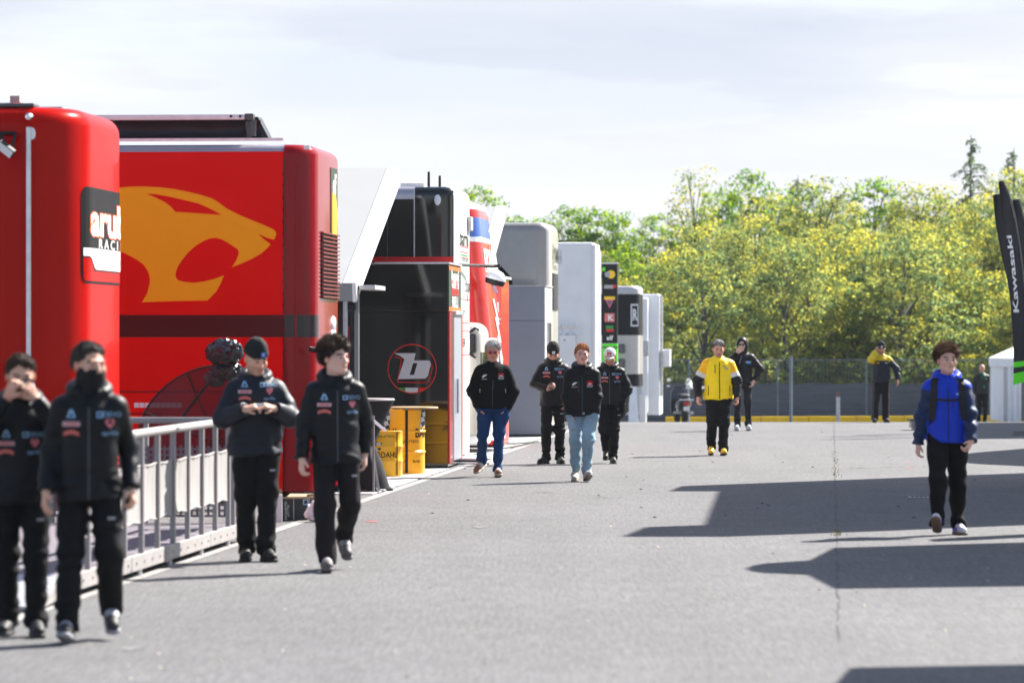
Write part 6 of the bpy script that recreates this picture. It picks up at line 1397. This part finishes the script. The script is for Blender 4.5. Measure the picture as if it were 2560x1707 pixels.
    if hair and hair.get('hat') == 'cap':
        f = Field(HC-.26, HC+.22, min(vox[0], .0065)); f.ell(hp(0, .012, .045), (.089, .106, .090), 0, HM, clip=lambda x, y, z: (-.012-.12*y-z)); V, Q = f.mesh(); cp = np_mesh('cap', V, Q, M_knit, root, np.tile(np.array([.62, .60, .62]), (len(V), 1)))
        f = Field(HC-.26, HC+.22, .006); f.ell(hp(0, -.085, .030), (.080, .085, .020), 0, HM, clip=lambda x, y, z: np.maximum(np.abs(z+.18*x*x*60*.09)-.006, y-.005)); V, Q = f.mesh(); np_mesh('brim', V, Q, M_knit, cp, np.tile(np.array([.55, .53, .55]), (len(V), 1)))
        on_head(cp, 'badge', [rect2d(.06, .052, 2, 2)], [M_pred], HM, HC, (0, .072), root); on_head(cp, 'badge_mark', [mv(text2d('Z', .04, .003), 0, 0)], [M_pwhite], HM, HC, (0, .072), root, .006)
    if gaiter:
        f = Field(HC-.28, HC+.12, .007); Cn = lambda a, b_, ra, rb, k: f.cone(hp(*a), hp(*b_), ra, rb, k)
        f.ell(hp(0, -.018, -.058), (.080, .098, .092), 0, HM, clip=lambda x, y, z: z-gaiter-.058-.10*(y+.05)); f.cone(hp(0, .0, -.09), nb+(0, -.005, -.02), .074, .085, .03); f.wrinkle(.003, 3, (30, 30, 60), 4); V, Q = f.mesh(); np_mesh('neck_warmer', V, Q, M_knit, root, np.tile(np.array([.010, .010, .011]), (len(V), 1)))
    # ---------------- print on the chest, laid on the jacket
    bv = {'j': BVHTree.FromPolygons([tuple(v.co) for v in jac.data.vertices], [tuple(p.vertices) for p in jac.data.polygons]), 't': BVHTree.FromPolygons([tuple(v.co) for v in tro.data.vertices], [tuple(p.vertices) for p in tro.data.polygons])}
    for (nm, sh, m_, off, *tgt) in decals:
        tg = tgt[0] if tgt else 'j'; mb_ = MB(); vs = []; ok = True
        for (u, v) in sh[0]:
            h_ = bv[tg].ray_cast(Vector((u, -1.0, v)), Vector((0, 1, 0)))
            if h_[0] is None: ok = False; break
            vs.append((u, h_[0].y-off, v))
        if ok: mb_.mesh(vs, sh[1]).build(nm, m_, jac if tg == 'j' else tro)
    info = dict(root=root, S=S, HC=HC, HM=HM, hands=HANDS, WR=WR, jac=jac, bv=bv, hp=hp, ELB=ELB, SH=SH)
    info['world'] = lambda v: Vector(root.location)+Matrix.Rotation(R(yaw), 3, 'Z') @ (Vector(v)*S)
    return info
def Mp_rot(Mp, M_, v): return M_.T @ (Mp @ v)
def on_head(obj_, name, shapes, mats_, HM, HC, at_, root, off=.004):
    bvh = BVHTree.FromPolygons([tuple(v.co) for v in obj_.data.vertices], [tuple(p.vertices) for p in obj_.data.polygons]); mb_ = MB(); dr = HM @ np.array([0, 1.0, 0])
    for i, sh in enumerate(shapes):
        vs = []
        for (u, v) in sh[0]:
            o_ = HC+HM @ np.array([u+at_[0], -.4, v+at_[1]])*HS; h_ = bvh.ray_cast(Vector(o_), Vector(dr)); p_ = h_[0] if h_[0] is not None else Vector(o_+dr*.3); vs.append(p_-Vector(dr)*off)
        mb_.mesh(vs, sh[1], i)
    return mb_.build(name, mats_, obj_)
# print sets on the team jackets (u, v in metres on the wearer)
def arch2d(w, h, t=.018, n=10):
    o_ = [(-w/2+w*i/n, h*math.sin(math.pi*(.12+.76*i/n))) for i in range(n+1)]; return [(x, y) for x, y in o_]+[(x, y-t) for x, y in o_], [(i, i+1, n+2+i, n+1+i) for i in range(n)]
HEART = tess([[(0, -.03), (.024, -.002), (.028, .016), (.02, .026), (.008, .026), (0, .018), (-.008, .026), (-.02, .026), (-.028, .016), (-.024, -.002)]])
def team_print(dx=0.0, z=1.30, w=.105, zip_=True, hem=.87, pocket=True, zx=0.0):
    L_, Rt = dx-w, dx+w; o_ = [('emblem', mv(tess([[(-.028, -.018), (.028, -.018), (.012, .026), (0, .034), (-.012, .026)]]), L_, z+.055), M_plblue, .004), ('emblem_core', mv(tess([[(-.012, -.010), (.012, -.010), (0, .014)]]), L_, z+.055), M_pblack, .006),
        ('sponsor_patch', mv(rect2d(.105, .026, 6, 1), L_, z), mat('print_pale_pink', (0.62, 0.42, 0.46), 0.5, noise=0.1), .004), ('sponsor_stripe', mv(rect2d(.085, .009, 6, 1), L_, z), M_pred, .006), ('arched_patch', mv(arch2d(.095, .022, .024), L_, z-.058), mat('print_salmon', (0.62, 0.14, 0.12), 0.5, noise=0.1), .004),
        ('lettering', mv(text2d('DEVO', .044, .0022, squeeze=.95), Rt+.012, z+.055), M_plblue, .004), ('emblem_square', mv(tess([[(-.018, -.018), (.018, -.018), (.018, .018), (-.018, .018)], [(-.010, -.010), (.010, -.010), (.010, .010), (-.010, .010)]]), Rt-.06, z+.055), M_plblue, .004),
        ('heart_patch', mv(HEART, Rt, z+.002), mat('print_rose', (0.60, 0.16, 0.20), 0.5, noise=0.1), .004), ('lettering', mv(text2d('aprilia', .040, .002), Rt, z-.055), M_plblue, .004)]
    if zip_: o_.append(('zip', mv(rect2d(.010, 1.40-hem, 1, 30), zx, (hem+1.40)/2), M_greyd, .004))
    if pocket:
        o_ += [('pocket_tag', mv(rect2d(.045, .016, 3, 1), dx+.125, .74), M_pgrey, .004, 't')]
    return o_
def club_print(z=1.30, w=.10, dx=0.0):
    return [('animal_emblem', mv(tess([[(-.035, -.012), (-.02, .012), (.0, .024), (.03, .026), (.038, .016), (.012, .012), (.022, .002), (.0, -.004), (-.012, -.018)]]), dx-w, z+.005), M_pwhite, .004), ('lettering', mv(text2d('paddock', .022, .001), dx-w, z-.030), M_pwhite, .004),
        ('club_badge', mv(tess([[(-.038, -.026), (.038, -.026), (.038, .026), (.022, .036), (-.022, .036), (-.038, .026)]]), dx+w, z+.012), M_pred, .004), ('badge_wing', mv(tess([[(-.028, -.004), (0, .012), (.028, -.004), (.010, -.010), (-.010, -.010)]]), dx+w, z+.012), M_pwhite, .006),
        ('badge_foot', mv(rect2d(.072, .022, 3, 1), dx+w, z-.028), mat('print_teal', (0.12, 0.24, 0.26), 0.5, noise=0.05), .004), ('badge_line', mv(rect2d(.078, .006, 3, 1), dx+w, z-.014), M_pwhite, .006)]
def phone_at(pi, label, side, off, rot, name='phone', size=(.036, .005, .075), m=None, lens=True):
    w, fd, pn, sd_ = pi['hands'][side]; c = w+fd*off[0]+pn*off[1]+sd_*off[2]; t = thing(name, label, name.replace('_', ' '), pi['world'](c)); t.rotation_euler = rot; a, b_, c_ = size
    MB().box(-a, a, -b_, b_, -c_, c_, bev=.004).build('case', m or M_blackm, t)
    MB().box(-a*.88, a*.88, -b_-.0008, -b_, -c_*.94, c_*.94).build('screen' if not lens else 'back_plate', M_glass, t)
    if lens: MB().lathe([(0, .003), (.009, .003), (.010, 0)], 12).build('lens', M_lens, t, loc=(a*.45, -b_-.0012, c_*.72), rot=(R(90), 0, 0))
    return t
NEAR, MID, FAR = (.0065, .0085), (.0075, .010), (.010, .0125)
SK1, SK2, SK3 = (.64, .36, .25), (.58, .31, .21), (.68, .42, .33)

# 1 man photographing at the left edge
P1 = person('man in black jacket photographing with a small camera at the left edge', (52, 1588), 1.72, 6, NEAR, feet={'l': (-.09, .10, 0, 0, -8), 'r': (.10, -.10, 0, 0, 6)}, hands={'l': dict(p=(-.085, -.235, 1.50), pole=(-.7, .1, -1), dir=(.35, -.1, .8), palm=(.6, .6, 0), curl=38), 'r': dict(p=(.10, -.225, 1.495), pole=(.8, .1, -1), dir=(-.45, -.1, .75), palm=(-.6, .6, 0), curl=40)}, head=(6, 10), skin=SK1, hair=dict(style='short', col=(0.055, 0.03, 0.018)), jacket=dict(col=(0.0062, 0.0068, 0.0105), bulk=.020, hem=.84, seed=21), trousers=dict(w=1.06, seed=22), decals=team_print(0, 1.22, .09, False, pocket=True), gaiter=None)
c = P1['hp'](0.0, -.165, -.022); t = thing('camera', 'small black compact camera held to the face at the left edge', 'camera', P1['world'](c)); t.rotation_euler = (0, R(-6), R(6)); MB().box(-.062, .062, -.018, .018, -.036, .036, bev=.006).build('camera_body', M_blackm, t); MB().lathe([(0, .03), (.022, .03), (.026, .0), (.026, -.01)], 20).build('lens_barrel', M_blackm, t, smooth=True, loc=(.01, -.018, 0), rot=(R(90), 0, 0)); MB().lathe([(0, .002), (.018, .0)], 20).build('lens_glass', M_glass, t, loc=(.01, -.050, 0), rot=(R(90), 0, 0))
wv = P1['WR']['r']; MB().tube([P1['world'](wv+np.array([.034*math.cos(a_), .034*math.sin(a_), -.012+.012*math.cos(a_)])) for a_ in np.linspace(0, 6.28, 14)], .008, 6).build('wrist_watch', M_chrome, None); tag(bpy.data.objects['wrist_watch'], 'silver wrist watch on the photographing man', 'watch')
# 2 man with neck warmer, nearest
P2 = person('man in black team jacket and neck warmer walking nearest to the camera', (224, 1602), 1.79, 4, NEAR, feet={'l': (-.13, -.22, .012, 10, -4), 'r': (.12, .22, .05, -22, 6)}, hands={'l': dict(p=(-.255, -.08, .90), pole=(-.05, 1, 0), curl=34), 'r': dict(p=(.245, .02, .92), pole=(.05, 1, 0), curl=48, dir=(.15, -.35, -.9))}, head=(34, 2), skin=SK1, hair=dict(style='short', col=(0.045, 0.036, 0.03)), jacket=dict(col=(0.0068, 0.0074, 0.0099), bulk=.018, hem=.845, seed=31, hood='down'), trousers=dict(w=1.06, seed=32), gaiter=-.016, stubble=.35, decals=team_print(.01, 1.30, .115, True, .85), shoes=dict(col=(0.03, 0.03, 0.033), sole=(.30, .30, .32), tip=(.35, .36, .40)), lean=-.02)
phone_at(P2, 'dark phone held low in the nearest man\'s hand', 'r', (.07, .02, 0), (R(20), R(-10), R(60)))
# 3 man with beanie, hands together
P3 = person('man with black beanie and black parka holding something small at his chest', (640, 1402), 1.80, 8, NEAR, feet={'l': (-.075, .05, 0, 0, -10), 'r': (.085, -.06, 0, 0, 12)}, hands={'l': dict(p=(-.115, -.285, 1.235), pole=(-.75, .3, -.9), dir=(.9, -.25, .25), palm=(0, .5, -.9), curl=46, thumb=-1), 'r': dict(p=(.13, -.285, 1.24), pole=(.75, .3, -.9), dir=(-.9, -.25, .25), palm=(0, .5, -.9), curl=46, thumb=1)}, head=(22, 16), skin=SK1, hair=dict(col=(0.03, 0.022, 0.016), hat='beanie'), stubble=.30, jacket=dict(col=NVY if False else (.010, .012, .020), bulk=.040, hem=.865, seed=41, fold=1.2), trousers=dict(w=1.10, seed=42), decals=team_print(0, 1.375, .10, False), shoes=dict(col=(0.0124, 0.0124, 0.0124), sole=(.02, .02, .02)), build=1.04)
c = (P3['hands']['l'][0]+P3['hands']['r'][0])/2+np.array([0, -.05, .035]); tag(MB().box(-.035, .035, -.004, .004, -.012, .012, bev=.002).build('paper_slip', M_cardw, None, loc=P3['world'](c)), 'small white slip between the hands of the man with beanie', 'paper')
# 4 curly-haired man
P4 = person('young man with dark curly hair in black hooded jacket looking aside', (838, 1425), 1.80, 10, NEAR, feet={'l': (-.10, -.26, .0, 4, -4), 'r': (.10, .30, .09, -30, 4)}, hands={'l': dict(p=(-.27, -.08, .875), pole=(-.5, .9, 0), curl=40), 'r': dict(p=(.25, .14, .90), pole=(.5, .9, 0), curl=40)}, head=(38, -2), skin=SK3, hair=dict(style='curly', col=(0.022, 0.013, 0.009), top=(.065, .034, .018)), jacket=dict(col=(0.0068, 0.0081, 0.0124), bulk=.026, hem=.835, seed=51), trousers=dict(col=(0.0124, 0.0099, 0.0112), w=1.04, seed=52, fold=1.2), decals=team_print(.01, 1.29, .11, True, .85), shoes=dict(col=(0.1, 0.09, 0.09), sole=(.12, .11, .11), tip=(.25, .25, .26)), lean=-.01)
# 5 older man with red sunglasses
P5 = person('older man with grey hair, red sunglasses, black fleece and blue jeans', (1232, 1191), 1.79, 0, MID, feet={'l': (-.14, .18, .05, -22, -28), 'r': (.07, -.22, 0, 5, 6)}, hands={'l': dict(p=(-.175, -.075, .895), pole=(-1, .35, 0), dir=(.25, -.05, -1)), 'r': dict(p=(.175, -.075, .895), pole=(1, .35, 0), dir=(-.25, -.05, -1))}, head=(0, 3), skin=(.58, .29, .20), hair=dict(style='fringe', col=(0.4, 0.39, 0.37), top=(.55, .54, .52)), jacket=dict(col=(0.005, 0.005, 0.0062), bulk=.040, hem=.90, hood='collar', mat=M_fleece, seed=61, flare=-.012), trousers=dict(col=(0.012, 0.045, 0.135), w=1.02, pocket='lr', seed=62, fold=1.3, hem=.02), shoes=dict(col=(0.28, 0.13, 0.08), sole=(.45, .38, .30), tip=(.60, .50, .48), side=(.45, .40, .38)), decals=club_print(1.325, .11)+[('sleeve_patch', mv(rect2d(.04, .05, 2, 2), .295, 1.24), M_pgrey, .004), ('sleeve_patch', mv(rect2d(.022, .04, 2, 2), -.31, 1.20), M_porange, .004), ('zip', mv(rect2d(.008, .30, 1, 20), -.004, 1.06), M_greyd, .004), ('pocket_zip', mv(rect2d(.006, .05, 1, 5), -.17, 1.14), M_pwhite, .004), ('pocket_zip', mv(rect2d(.006, .05, 1, 5), .17, 1.14), M_pwhite, .004), ('shirt_front', mv(tess([[(-.034, .12), (.034, .12), (.018, -.10), (.002, -.30), (-.008, -.10)]]), 0, 1.37), mat('teal_shirt', (.018, .040, .046), .8, noise=.1), .003)], build=1.05)
gl = thing('sunglasses', 'red framed dark sunglasses on the older grey-haired man', 'sunglasses', P5['world'](P5['hp'](0, -.096, .004)))
gl.scale = [HS*P5['S']]*3
for sg in (-1, 1):
    MB().lathe([(0, .004), (.021, .003), (.023, 0)], 20, sy=.85).build('lens', M_glass, gl, loc=(sg*.031, -.010, 0), rot=(R(90), 0, 0)); MB().lathe([(.021, -.002), (.028, -.002), (.028, .004), (.021, .004)], 20, sy=.85).build('frame', mat('red_frame', (.75, .03, .02), .3, coat=.5, noise=.03), gl, loc=(sg*.031, -.009, 0), rot=(R(90), 0, 0))
    MB().tube([(sg*.058, -.006, .004), (sg*.076, .03, .004), (sg*.080, .095, .0)], .004, 6).build('temple', MATS['red_frame'], gl)
MB().tube([(-.012, -.012, .004), (.012, -.012, .004)], .004, 6).build('bridge', MATS['red_frame'], gl)
# 6 man with beanie looking at his phone
P6 = person('man with black beanie looking down at his phone, left of the red-haired man', (1383, 1159), 1.78, 0, MID, feet={'l': (-.12, -.05, 0, 0, -30), 'r': (.10, .0, 0, 0, 12)}, hands={'l': dict(p=(-.09, -.27, 1.10), pole=(-1, .3, -.4), dir=(.85, -.4, .3), palm=(.1, .4, .9), curl=50, thumb=1), 'r': dict(p=(.20, -.05, .92), pole=(1, .4, 0))}, head=(-2, 28), skin=SK2, hair=dict(col=(0.0124, 0.0093, 0.0074), hat='beanie', badge='w'), jacket=dict(col=(0.0081, 0.0081, 0.0093), bulk=.035, hem=.86, seed=71), trousers=dict(w=1.05, seed=72), gaiter=-.055, decals=team_print(0, 1.34, .10, False), shoes=dict(col=(0.0074, 0.0074, 0.0081), sole=(.012, .012, .012)))
phone_at(P6, 'phone in the hand of the man with beanie, its back to the camera', 'l', (.085, .025, 0), (R(-50), R(20), 0), m=M_greyd)
# 7 red-haired man
P7 = person('young red-haired man in black softshell jacket and light blue jeans', (1455, 1203), 1.755, 0, MID, feet={'l': (-.085, .06, 0, 0, -6), 'r': (.065, -.20, .012, 16, 10)}, hands={'l': dict(p=(-.165, -.085, .865), pole=(-1, .4, 0), dir=(.25, 0, -1)), 'r': dict(p=(.165, -.085, .865), pole=(1, .4, 0), dir=(-.25, 0, -1))}, head=(4, -2), skin=(.74, .42, .32), hair=dict(style='crop', col=(.30, .14, .05), top=(.52, .24, .075)), jacket=dict(col=(0.005, 0.005, 0.0062), bulk=.032, hem=.855, seed=81, hood='down'), trousers=dict(col=(0.24, 0.36, 0.44), w=.98, pocket='lr', seed=82, fold=1.4, hem=.02, fn=lambda V, c: c*(1+.35*np.exp(-((V[:, 2:3]-.68)/.14)**2)-.12)), shoes=dict(col=(0.42, 0.38, 0.34), sole=(.24, .20, .17), tip=(.55, .52, .48)), decals=club_print(1.265, .10)+[('zip', mv(rect2d(.012, .50, 1, 30), .0, 1.13), mat('zip_blue', (.03, .06, .09), .4, metal=.4, noise=.1), .004), ('hem_tag', mv(rect2d(.03, .03, 2, 2), .018, .89), M_pgrey, .004), ('pocket_zip', mv(rect2d(.008, .16, 1, 8), -.045, 1.24), M_greyd, .004)])
# 8 man with white cap
P8 = person('man with white cap and red badge in black hooded jacket, looking down', (1525, 1158), 1.72, -4, MID, feet={'l': (-.06, .22, .06, -24, -4), 'r': (.05, -.10, 0, 0, 8)}, hands={'l': dict(p=(-.22, -.05, .90), pole=(-1, .4, 0)), 'r': dict(p=(.185, -.07, .90), pole=(1, .45, 0), dir=(-.2, 0, -1))}, head=(-3, 22), skin=(.54, .28, .18), hair=dict(col=(0.06, 0.05, 0.045), hat='cap'), stubble=.45, jacket=dict(col=(0.0074, 0.0081, 0.0099), bulk=.030, hem=.90, seed=91), trousers=dict(w=1.06, seed=92, pocket='r'), decals=team_print(.02, 1.31, .095, True, .9), shoes=dict(col=(0.0124, 0.0124, 0.0124), sole=(.06, .06, .06)))
# 9 man in yellow
YL, YO, WB_ = (.95, .66, .004), (.95, .46, .006), (.62, .62, .60)
def yfn(V, c, arm, t, side):
    c[:] = YL; c[arm & (t < .62)] = YO; c[arm & (t >= .50) & (t < .74)] = WB_; c[arm & (t >= .74)] = (.006, .006, .008); return c
P9 = person('man in bright yellow jacket with white sleeve bands and yellow shoes', (1796, 1138), 1.83, 2, MID, feet={'l': (-.10, .12, .01, -8, -6), 'r': (.07, -.08, 0, 4, 2)}, hands={'l': dict(p=(-.32, -.06, .90), pole=(-.8, .7, 0), curl=44), 'r': dict(p=(.285, -.12, .89), pole=(.8, .7, 0), curl=62, dir=(-.1, -.35, -.9))}, head=(2, 14), skin=(.58, .30, .21), hair=dict(style='short', col=(0.1, 0.09, 0.085), top=(.34, .32, .30)), stubble=.55, jacket=dict(bulk=.040, hem=.865, hood='collar', fn=yfn, seed=101, fold=.8), trousers=dict(w=1.10, seed=102), shoes=dict(col=(0.8, 0.42, 0.01), sole=(.03, .03, .03), tip=(.85, .55, .05)), decals=[('zip', mv(rect2d(.014, .56, 1, 30), .004, 1.15), M_dark, .005), ('pocket_zip', mv(rect2d(.011, .13, 1, 8), -.065, 1.33), M_dark, .005), ('pocket_zip', mv(rect2d(.009, .15, 1, 8), -.165, 1.0, rot=0.0), M_dark, .005), ('pocket_zip', mv(rect2d(.009, .15, 1, 8), .165, 1.0), M_dark, .005), ('emblem_line', mv(rect2d(.09, .008, 5, 1), .105, 1.352, rot=-.1), M_pgrey, .005), ('emblem_line', mv(rect2d(.06, .010, 5, 1), .112, 1.332, rot=-.1), M_pblue, .006), ('emblem_line', mv(rect2d(.05, .008, 5, 1), .075, 1.37, rot=-.3), M_dark, .005)], build=1.10)
# 10 hooded man
P10 = person('man with raised dark hood and hand at his mouth behind the man in yellow', (1856, 1076), 1.88, -4, FAR, feet={'l': (-.10, -.02, 0, 4, -6), 'r': (.12, -.06, 0, 6, 6)}, hands={'l': dict(p=(-.10, -.20, 1.48), pole=(-.8, .1, -1), dir=(.4, .1, .9), palm=(.3, .9, 0), curl=50), 'r': dict(p=(.22, -.05, .95), pole=(1, .4, 0))}, head=(-10, 4), skin=SK3, hair=dict(col=(0.0124, 0.0124, 0.0124)), jacket=dict(col=(0.0099, 0.0074, 0.0099), bulk=.030, hem=.90, hood='up', seed=111), trousers=dict(col=(0.018, 0.018, 0.022), w=.92, seed=112), shoes=dict(col=(0.45, 0.47, 0.52), sole=(.6, .6, .62)), decals=[('chest_print', mv(rect2d(.10, .03, 4, 1), .115, 1.31), M_plblue, .005), ('chest_print', mv(rect2d(.08, .02, 4, 1), .125, 1.28), M_pblue, .006), ('drawstring', mv(rect2d(.010, .16, 1, 8), -.035, 1.36, rot=-.25), M_pgrey, .006)])
gl = thing('sunglasses', 'dark sunglasses on the hooded man', 'sunglasses', P10['world'](P10['hp'](0, -.098, .004)))
gl.scale = [HS*P10['S']]*3
for sg in (-1, 1): MB().box(-.026, .026, -.006, .004, -.018, .018, bev=.006).build('lens', M_glass, gl, loc=(sg*.031, -.006, 0))
MB().tube([(-.012, -.010, .006), (.012, -.010, .006)], .005, 6).build('bridge', M_blackm, gl)
# 11 far man with black and yellow jacket
def bfn(V, c, arm, t, side):
    c[:] = (.012, .015, .026); c[(V[:, 2] > 1.385)] = (.70, .50, .01); c[arm & (side < 0)] = (.72, .52, .01); c[arm & (side > 0) & (t < .12)] = (.70, .50, .01); return c
P11 = person('man with beanie and black and yellow jacket on the crest, hand at his ear', None, 1.82, 2, FAR, loc=Vector((W(2203, 0, 91).x, 91, gz(91))), feet={'l': (-.13, .10, 0, 0, -10), 'r': (.12, .10, 0, 0, 10)}, hands={'l': dict(p=(-.14, -.10, 1.58), pole=(-.55, -.35, -1), dir=(.3, .1, .9), palm=(.9, .2, 0), curl=45), 'r': dict(p=(.36, -.10, .95), pole=(.8, .6, 0), curl=40)}, head=(-4, 10), skin=SK2, hair=dict(col=(0.0124, 0.0093, 0.0074), hat='beanie', badge='w'), stubble=.4, jacket=dict(bulk=.035, hem=.90, hood='collar', fn=bfn, seed=121), trousers=dict(col=(0.0124, 0.0105, 0.0124), w=1.06, seed=122, fn=lambda V, c: np.where((np.abs(V[:, 0:1]) > .155) & (V[:, 2:3] < .9), np.array([.06, .045, .04]), c)), decals=[('chest_print', mv(rect2d(.07, .02, 4, 1), -.09, 1.33), M_pyel, .005), ('chest_print', mv(rect2d(.06, .03, 4, 1), .10, 1.33), M_pgrey, .005), ('zip', mv(rect2d(.010, .45, 1, 20), 0, 1.12), M_dark, .005)])
# 12 young man in blue
BLU, NAV = (.004, .040, .50), (.014, .030, .085)
def ufn(V, c, arm, t, side):
    c[:] = BLU; c[arm] = NAV; c[arm & (t < .10)] = BLU; return c
P12 = person('young man with brown hair in blue jacket with dark sleeves and backpack straps', (2368, 1336), 1.75, -2, (.007, .009), feet={'l': (-.11, -.16, .035, 30, -8), 'r': (.11, .06, 0, 0, 12)}, hands={'l': dict(p=(-.27, .06, .845), pole=(-.6, .9, 0), curl=42), 'r': dict(p=(.215, -.20, .885), pole=(.9, .7, -.1), curl=55, dir=(-.45, -.35, -.8))}, head=(14, -4), skin=(.70, .42, .32), hair=dict(style='mop', col=(0.075, 0.035, 0.018), top=(.17, .085, .045)), jacket=dict(bulk=.026, hem=.875, hood='down', fn=ufn, seed=131), trousers=dict(col=(0.005, 0.005, 0.0056), w=1.12, seed=132, fold=1.5), shoes=dict(col=(0.55, 0.54, 0.58), sole=(.16, .10, .07), tip=(.60, .58, .62), side=(.10, .14, .5)), decals=[('zip', mv(rect2d(.010, .50, 1, 30), 0, 1.14), M_dark, .004), ('pocket_zip', mv(rect2d(.007, .12, 1, 6), .045, 1.26), M_dark, .004), ('emblem', mv(rect2d(.05, .022, 3, 1), .10, 1.335), M_plblue, .004)])
S_ = P12['S']; bp = thing('backpack', 'black backpack worn by the young man in blue, straps in front', 'backpack', P12['root'].location, R(-2)); bp.scale = (S_, S_, S_)
f = Field((-.22, .06, .92), (.22, .38, 1.52), .010); f.cone((-.07, .21, 1.05), (-.07, .20, 1.38), .095, .085, .05); f.cone((.07, .21, 1.05), (.07, .20, 1.38), .095, .085, .05); V, Q = f.mesh(); np_mesh('pack', V, Q, M_fab, bp, np.tile(np.array([.010, .010, .011]), (len(V), 1)))
def strap(pts, w_, th=.012, name='strap'):
    mb_ = MB(); bvh = P12['bv']['j']; L_, R_2 = [], []
    for (x, z) in pts:
        q_ = []
        for dx in (-w_/2, w_/2):
            h_ = bvh.ray_cast(Vector((x+dx, -1, z)), Vector((0, 1, 0))); q_.append(Vector((x+dx, (h_[0].y if h_[0] is not None else -.05), z)))
        L_.append(q_)
    for a, b_ in zip(L_[:-1], L_[1:]):
        o = Vector((0, -th, 0)); mb_.poly([a[0]+o, a[1]+o, b_[1]+o, b_[0]+o]); mb_.poly([a[0], a[0]+o, b_[0]+o, b_[0]]); mb_.poly([a[1], b_[1], b_[1]+o, a[1]+o])
    return mb_.build(name, M_blackm, bp)
for sg in (-1, 1):
    strap([(sg*.118, 1.485), (sg*.125, 1.46), (sg*.130, 1.42), (sg*.132, 1.36), (sg*.135, 1.28), (sg*.142, 1.20), (sg*.150, 1.12), (sg*.160, 1.08)], .062)
    MB().tube([(sg*.16, -.10, 1.08), (sg*.185, .0, 1.02), (sg*.15, .12, 1.0)], .012, 6).build('lower_strap', M_blackm, bp)
strap([(-.12+.024*k, 1.285-.008*math.sin(math.pi*k/10)) for k in range(11)], .022, .010, 'chest_strap') if False else None
mb_ = MB(); pr = None
for k in range(13):
    x = -.125+.25*k/12; z = 1.285-.010*math.sin(math.pi*k/12); h_ = P12['bv']['j'].ray_cast(Vector((x, -1, z)), Vector((0, 1, 0))); y = h_[0].y-.010
    if pr: mb_.poly([(pr[0], pr[1], pr[2]-.011), (x, y, z-.011), (x, y, z+.011), (pr[0], pr[1], pr[2]+.011)])
    pr = (x, y, z)
mb_.build('chest_strap', M_blackm, bp)
# 13 bald man at the right
def gfn(V, c, arm, t, side):
    c[:] = (.014, .014, .016); c[(V[:, 2] > 1.33) & (np.abs(V[:, 0]) < .075)] = (.008, .09, .035); return c
P13 = person('bald man in black and green top half hidden behind the man in blue', None, 1.80, 10, FAR, loc=Vector((W(2455, 0, 121).x, 121, gz(121))), hands={'r': dict(p=(.36, -.05, .98), pole=(.8, .6, 0), curl=35)}, head=(4, 2), skin=(.64, .34, .24), hair=dict(style='bald', col=(0.08, 0.05, 0.04)), stubble=.3, jacket=dict(bulk=.030, hem=.90, hood='collar', fn=gfn, seed=141), decals=[('pass_card', mv(rect2d(.05, .08, 2, 3), .03, 1.10), M_pgreen, .006), ('chest_print', mv(rect2d(.06, .025, 3, 1), .10, 1.33), M_pgrey, .005)])

# ================================================================ haze in the air
M_haze = bpy.data.materials.new('haze_air'); M_haze.use_nodes = True; _n = M_haze.node_tree; _n.nodes.clear()
_o = _n.nodes.new('ShaderNodeOutputMaterial'); _v = _n.nodes.new('ShaderNodeVolumePrincipled'); _v.inputs['Color'].default_value = (0.82, 0.91, 1.0, 1); _v.inputs['Density'].default_value = 0.0001; _v.inputs['Anisotropy'].default_value = 0.35
_n.links.new(_v.outputs[0], _o.inputs['Volume'])
tag(MB().box(-640, 640, -90, 940, -2.2, 13.5).build('haze', M_haze), 'thin bright haze in the air over the paddock', 'haze', kind='stuff')
